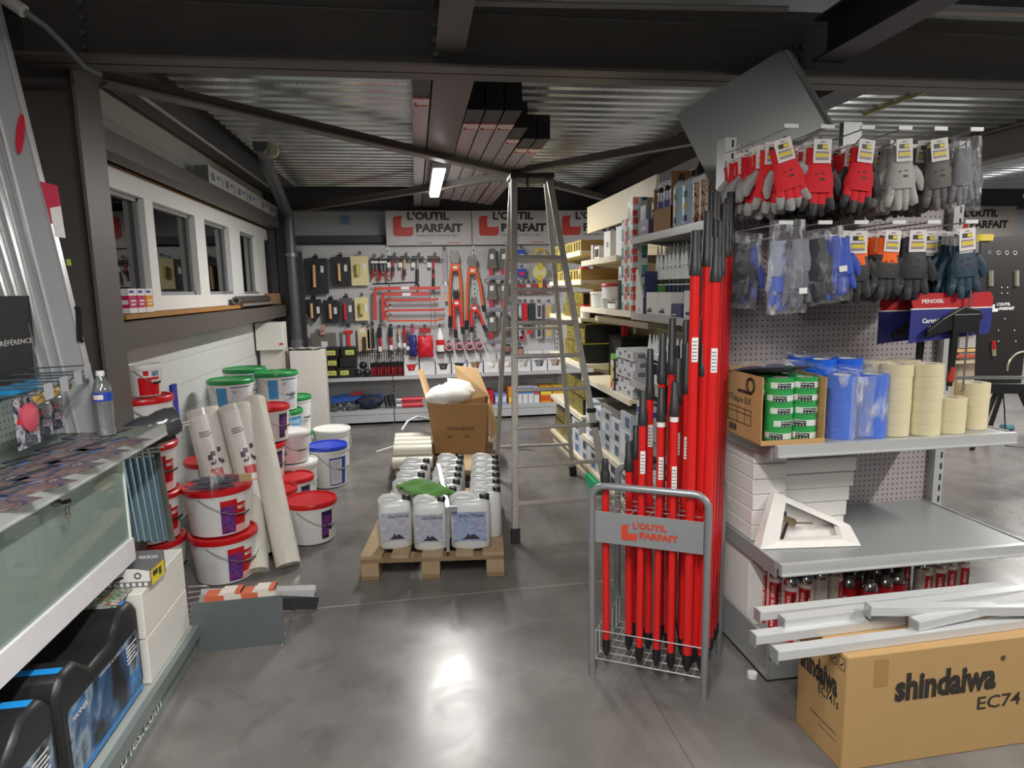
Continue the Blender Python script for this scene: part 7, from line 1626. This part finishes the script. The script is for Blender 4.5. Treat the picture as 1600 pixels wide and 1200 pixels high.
for x, y in ((1548, 435), (1588, 435)):
    for s in range(1): m.tube([q5(x, y-12), q5(x, y+12)], .022, 8)
m.build('slot', M('8d867a', .5), t, world=True)
m = MB(); c = q5(1596, 575); m.tube([c+Vector((.16*math.cos(k), 0, .16*math.sin(k))) for k in [PI*.45+z*PI*.6/10 for z in range(11)]], .01, 6); m.tube([q5(1552, 536), q5(1553, 556)], .018, 8); m.build('metal_ring', M('c8bca0', .3, .6), t, world=True)
MB().tube([q5(1551, 533)-EY*.01, q5(1552, 545)-EY*.01], .016, 8).build('red_slot', RED, t, world=True)
t = thing('work_trestle', 'black folding trestle stand with cable at the right edge', 'stand', A(1575, 640, 5.4)); c0 = AZ(1572, 665, 0); 
def g5(x, y, dy=0): return A(x, y, c0.y*0+5.3+dy)
m = MB(); m.bar(g5(1545, 607), g5(1620, 607), .06, .09); m.build('top', BLACK, t, world=True)
for i, (x0_, x1_) in enumerate(((1560, 1545), (1590, 1606), (1568, 1556), (1598, 1618))): e = g5(x1_, 640, .3*(i > 1)); f_ = g5(x0_, 605, .3*(i > 1)); d = (e-f_); MB().bar(f_, f_+d*(f_.z/(f_.z-e.z)), .03, .03).build('leg', BLACK, t, world=True)
tag(MB().tube([g5(1566, 600), g5(1568, 640)+EX*.01, (g5(1575, 660).x, 5.3, .02), (g5(1600, 668).x, 5.2, .015)], .006, 6).build('power_cable', BLACK, smooth=60), 'black power cable trailing from the trestle', 'cable')
tag(MB().lathe([(.06, 0), (.07, .03), (.05, .06)], 14, tuple(AZ(1573, 672, 0))).build('teal_bundle', M('2f5f68', .6)), 'small teal bundle on the floor by the trestle', 'bundle')
t = thing('brand_sign', 'grey wall sign with red emblem, partly hidden by the hanging gloves at the right edge', 'sign', A(1500, 365, 8.3)); o = A(1487, 368, 8.3); z0 = o.z-.1; m = MB()
m.mat(0).box(o.x-.1, o.x+1.0, 8.3, 8.33, z0, z0+.5); logo(m, (o.x-.02, 8.298, z0+.13), EX, EZ, .9, mark=1, word=2); m.build('board', [M('8f8983', .5), M('a83028', .5), M('1c1a1a', .5)], t, world=True)
for i, (px, col, lb) in enumerate([((1500, 380, 1540, 470), '5b5856', 'dark grey display behind the petrol blue gloves'), ((1533, 366, 1552, 376), 'd8c020', 'yellow price tag above the black board'), ((1528, 415, 1537, 500), 'b84038', 'red strip display left of the black board'), ((1505, 470, 1530, 560), 'a09c98', 'pale shelf goods behind the caulking gun'), ((1470, 545, 1535, 548), '8e8a84', 'pale shelf edge behind the caulking gun')]):
    Y = 7.0 if i != 1 else 5.58; x0, x1, z0, z1 = R(*px, Y)
    tag(MB().box(x0, x1, Y, Y+.04, z0, z1).build(['dark_display', 'price_tag', 'display_strip', 'pale_display', 'shelf_edge'][i], M(col, .5)), lb, 'display')
x0, x1, z0, z1 = R(1445, 545, 1540, 640, 7.1); t = thing('wooden_cabinet', 'pale wooden panelled unit behind the masking tape at the right', 'cabinet', ((x0+x1)/2, 7.1, 0)); MB().box(x0, x1+.1, 7.1, 7.5, 0, z1).build('body', M('b7a58c', .6), t, world=True)
for k in range(3): MB().box(x0+.1+k*.35, x0+.13+k*.35, 7.09, 7.1, .1, z1-.05).build('slat', M('8e8474', .6), t, world=True)
a = A(1520, 515, 6.9); t = thing('hand_saw', 'hand saw with pale wooden handle behind the caulking gun', 'saw', a); m = MB(); m.prism([(0, 0), (.12, .02), (.13, .1), (.02, .12), (-.02, .08)], a-EZ*.06, EX, EZ, (0, .02, 0)); m.build('handle', M('c8a482', .6), t, world=True, bev=.01); MB().bar(a+EX*.02, a+Vector((-.45, 0, .02)), .01, .08).build('blade', M('9a9a98', .3, .8), t, world=True)
for i in range(3): a = A(1490, 548+9*i, 7.0); tag(MB().bar(a, a+EX*.5, .05, .035).build('wooden_lath', M(['c8a468', 'b84a34', 'b7a890'][i], .6)), ['pale lath', 'red lath', 'light lath'][i]+' stacked behind the caulking gun at the right', 'lath')
tag(MB().bar(A(1480, 590, 5.5), A(1640, 590, 5.5), .03, .03).build('support_bar', M('a0a09e', .3, .6)), 'horizontal metal bar in front of the black board', 'bar')
# low partition of grey shelving seen beyond on the far right
for i in range(4):
    x0 = 6.3+1.05*i; tag(MB().box(x0, x0+1.0, 8.4, 8.42, 0, 2.1).build('mesh_display', PB), 'mesh display panel on the far right back wall, %s from the left' % OR[i], 'panel')
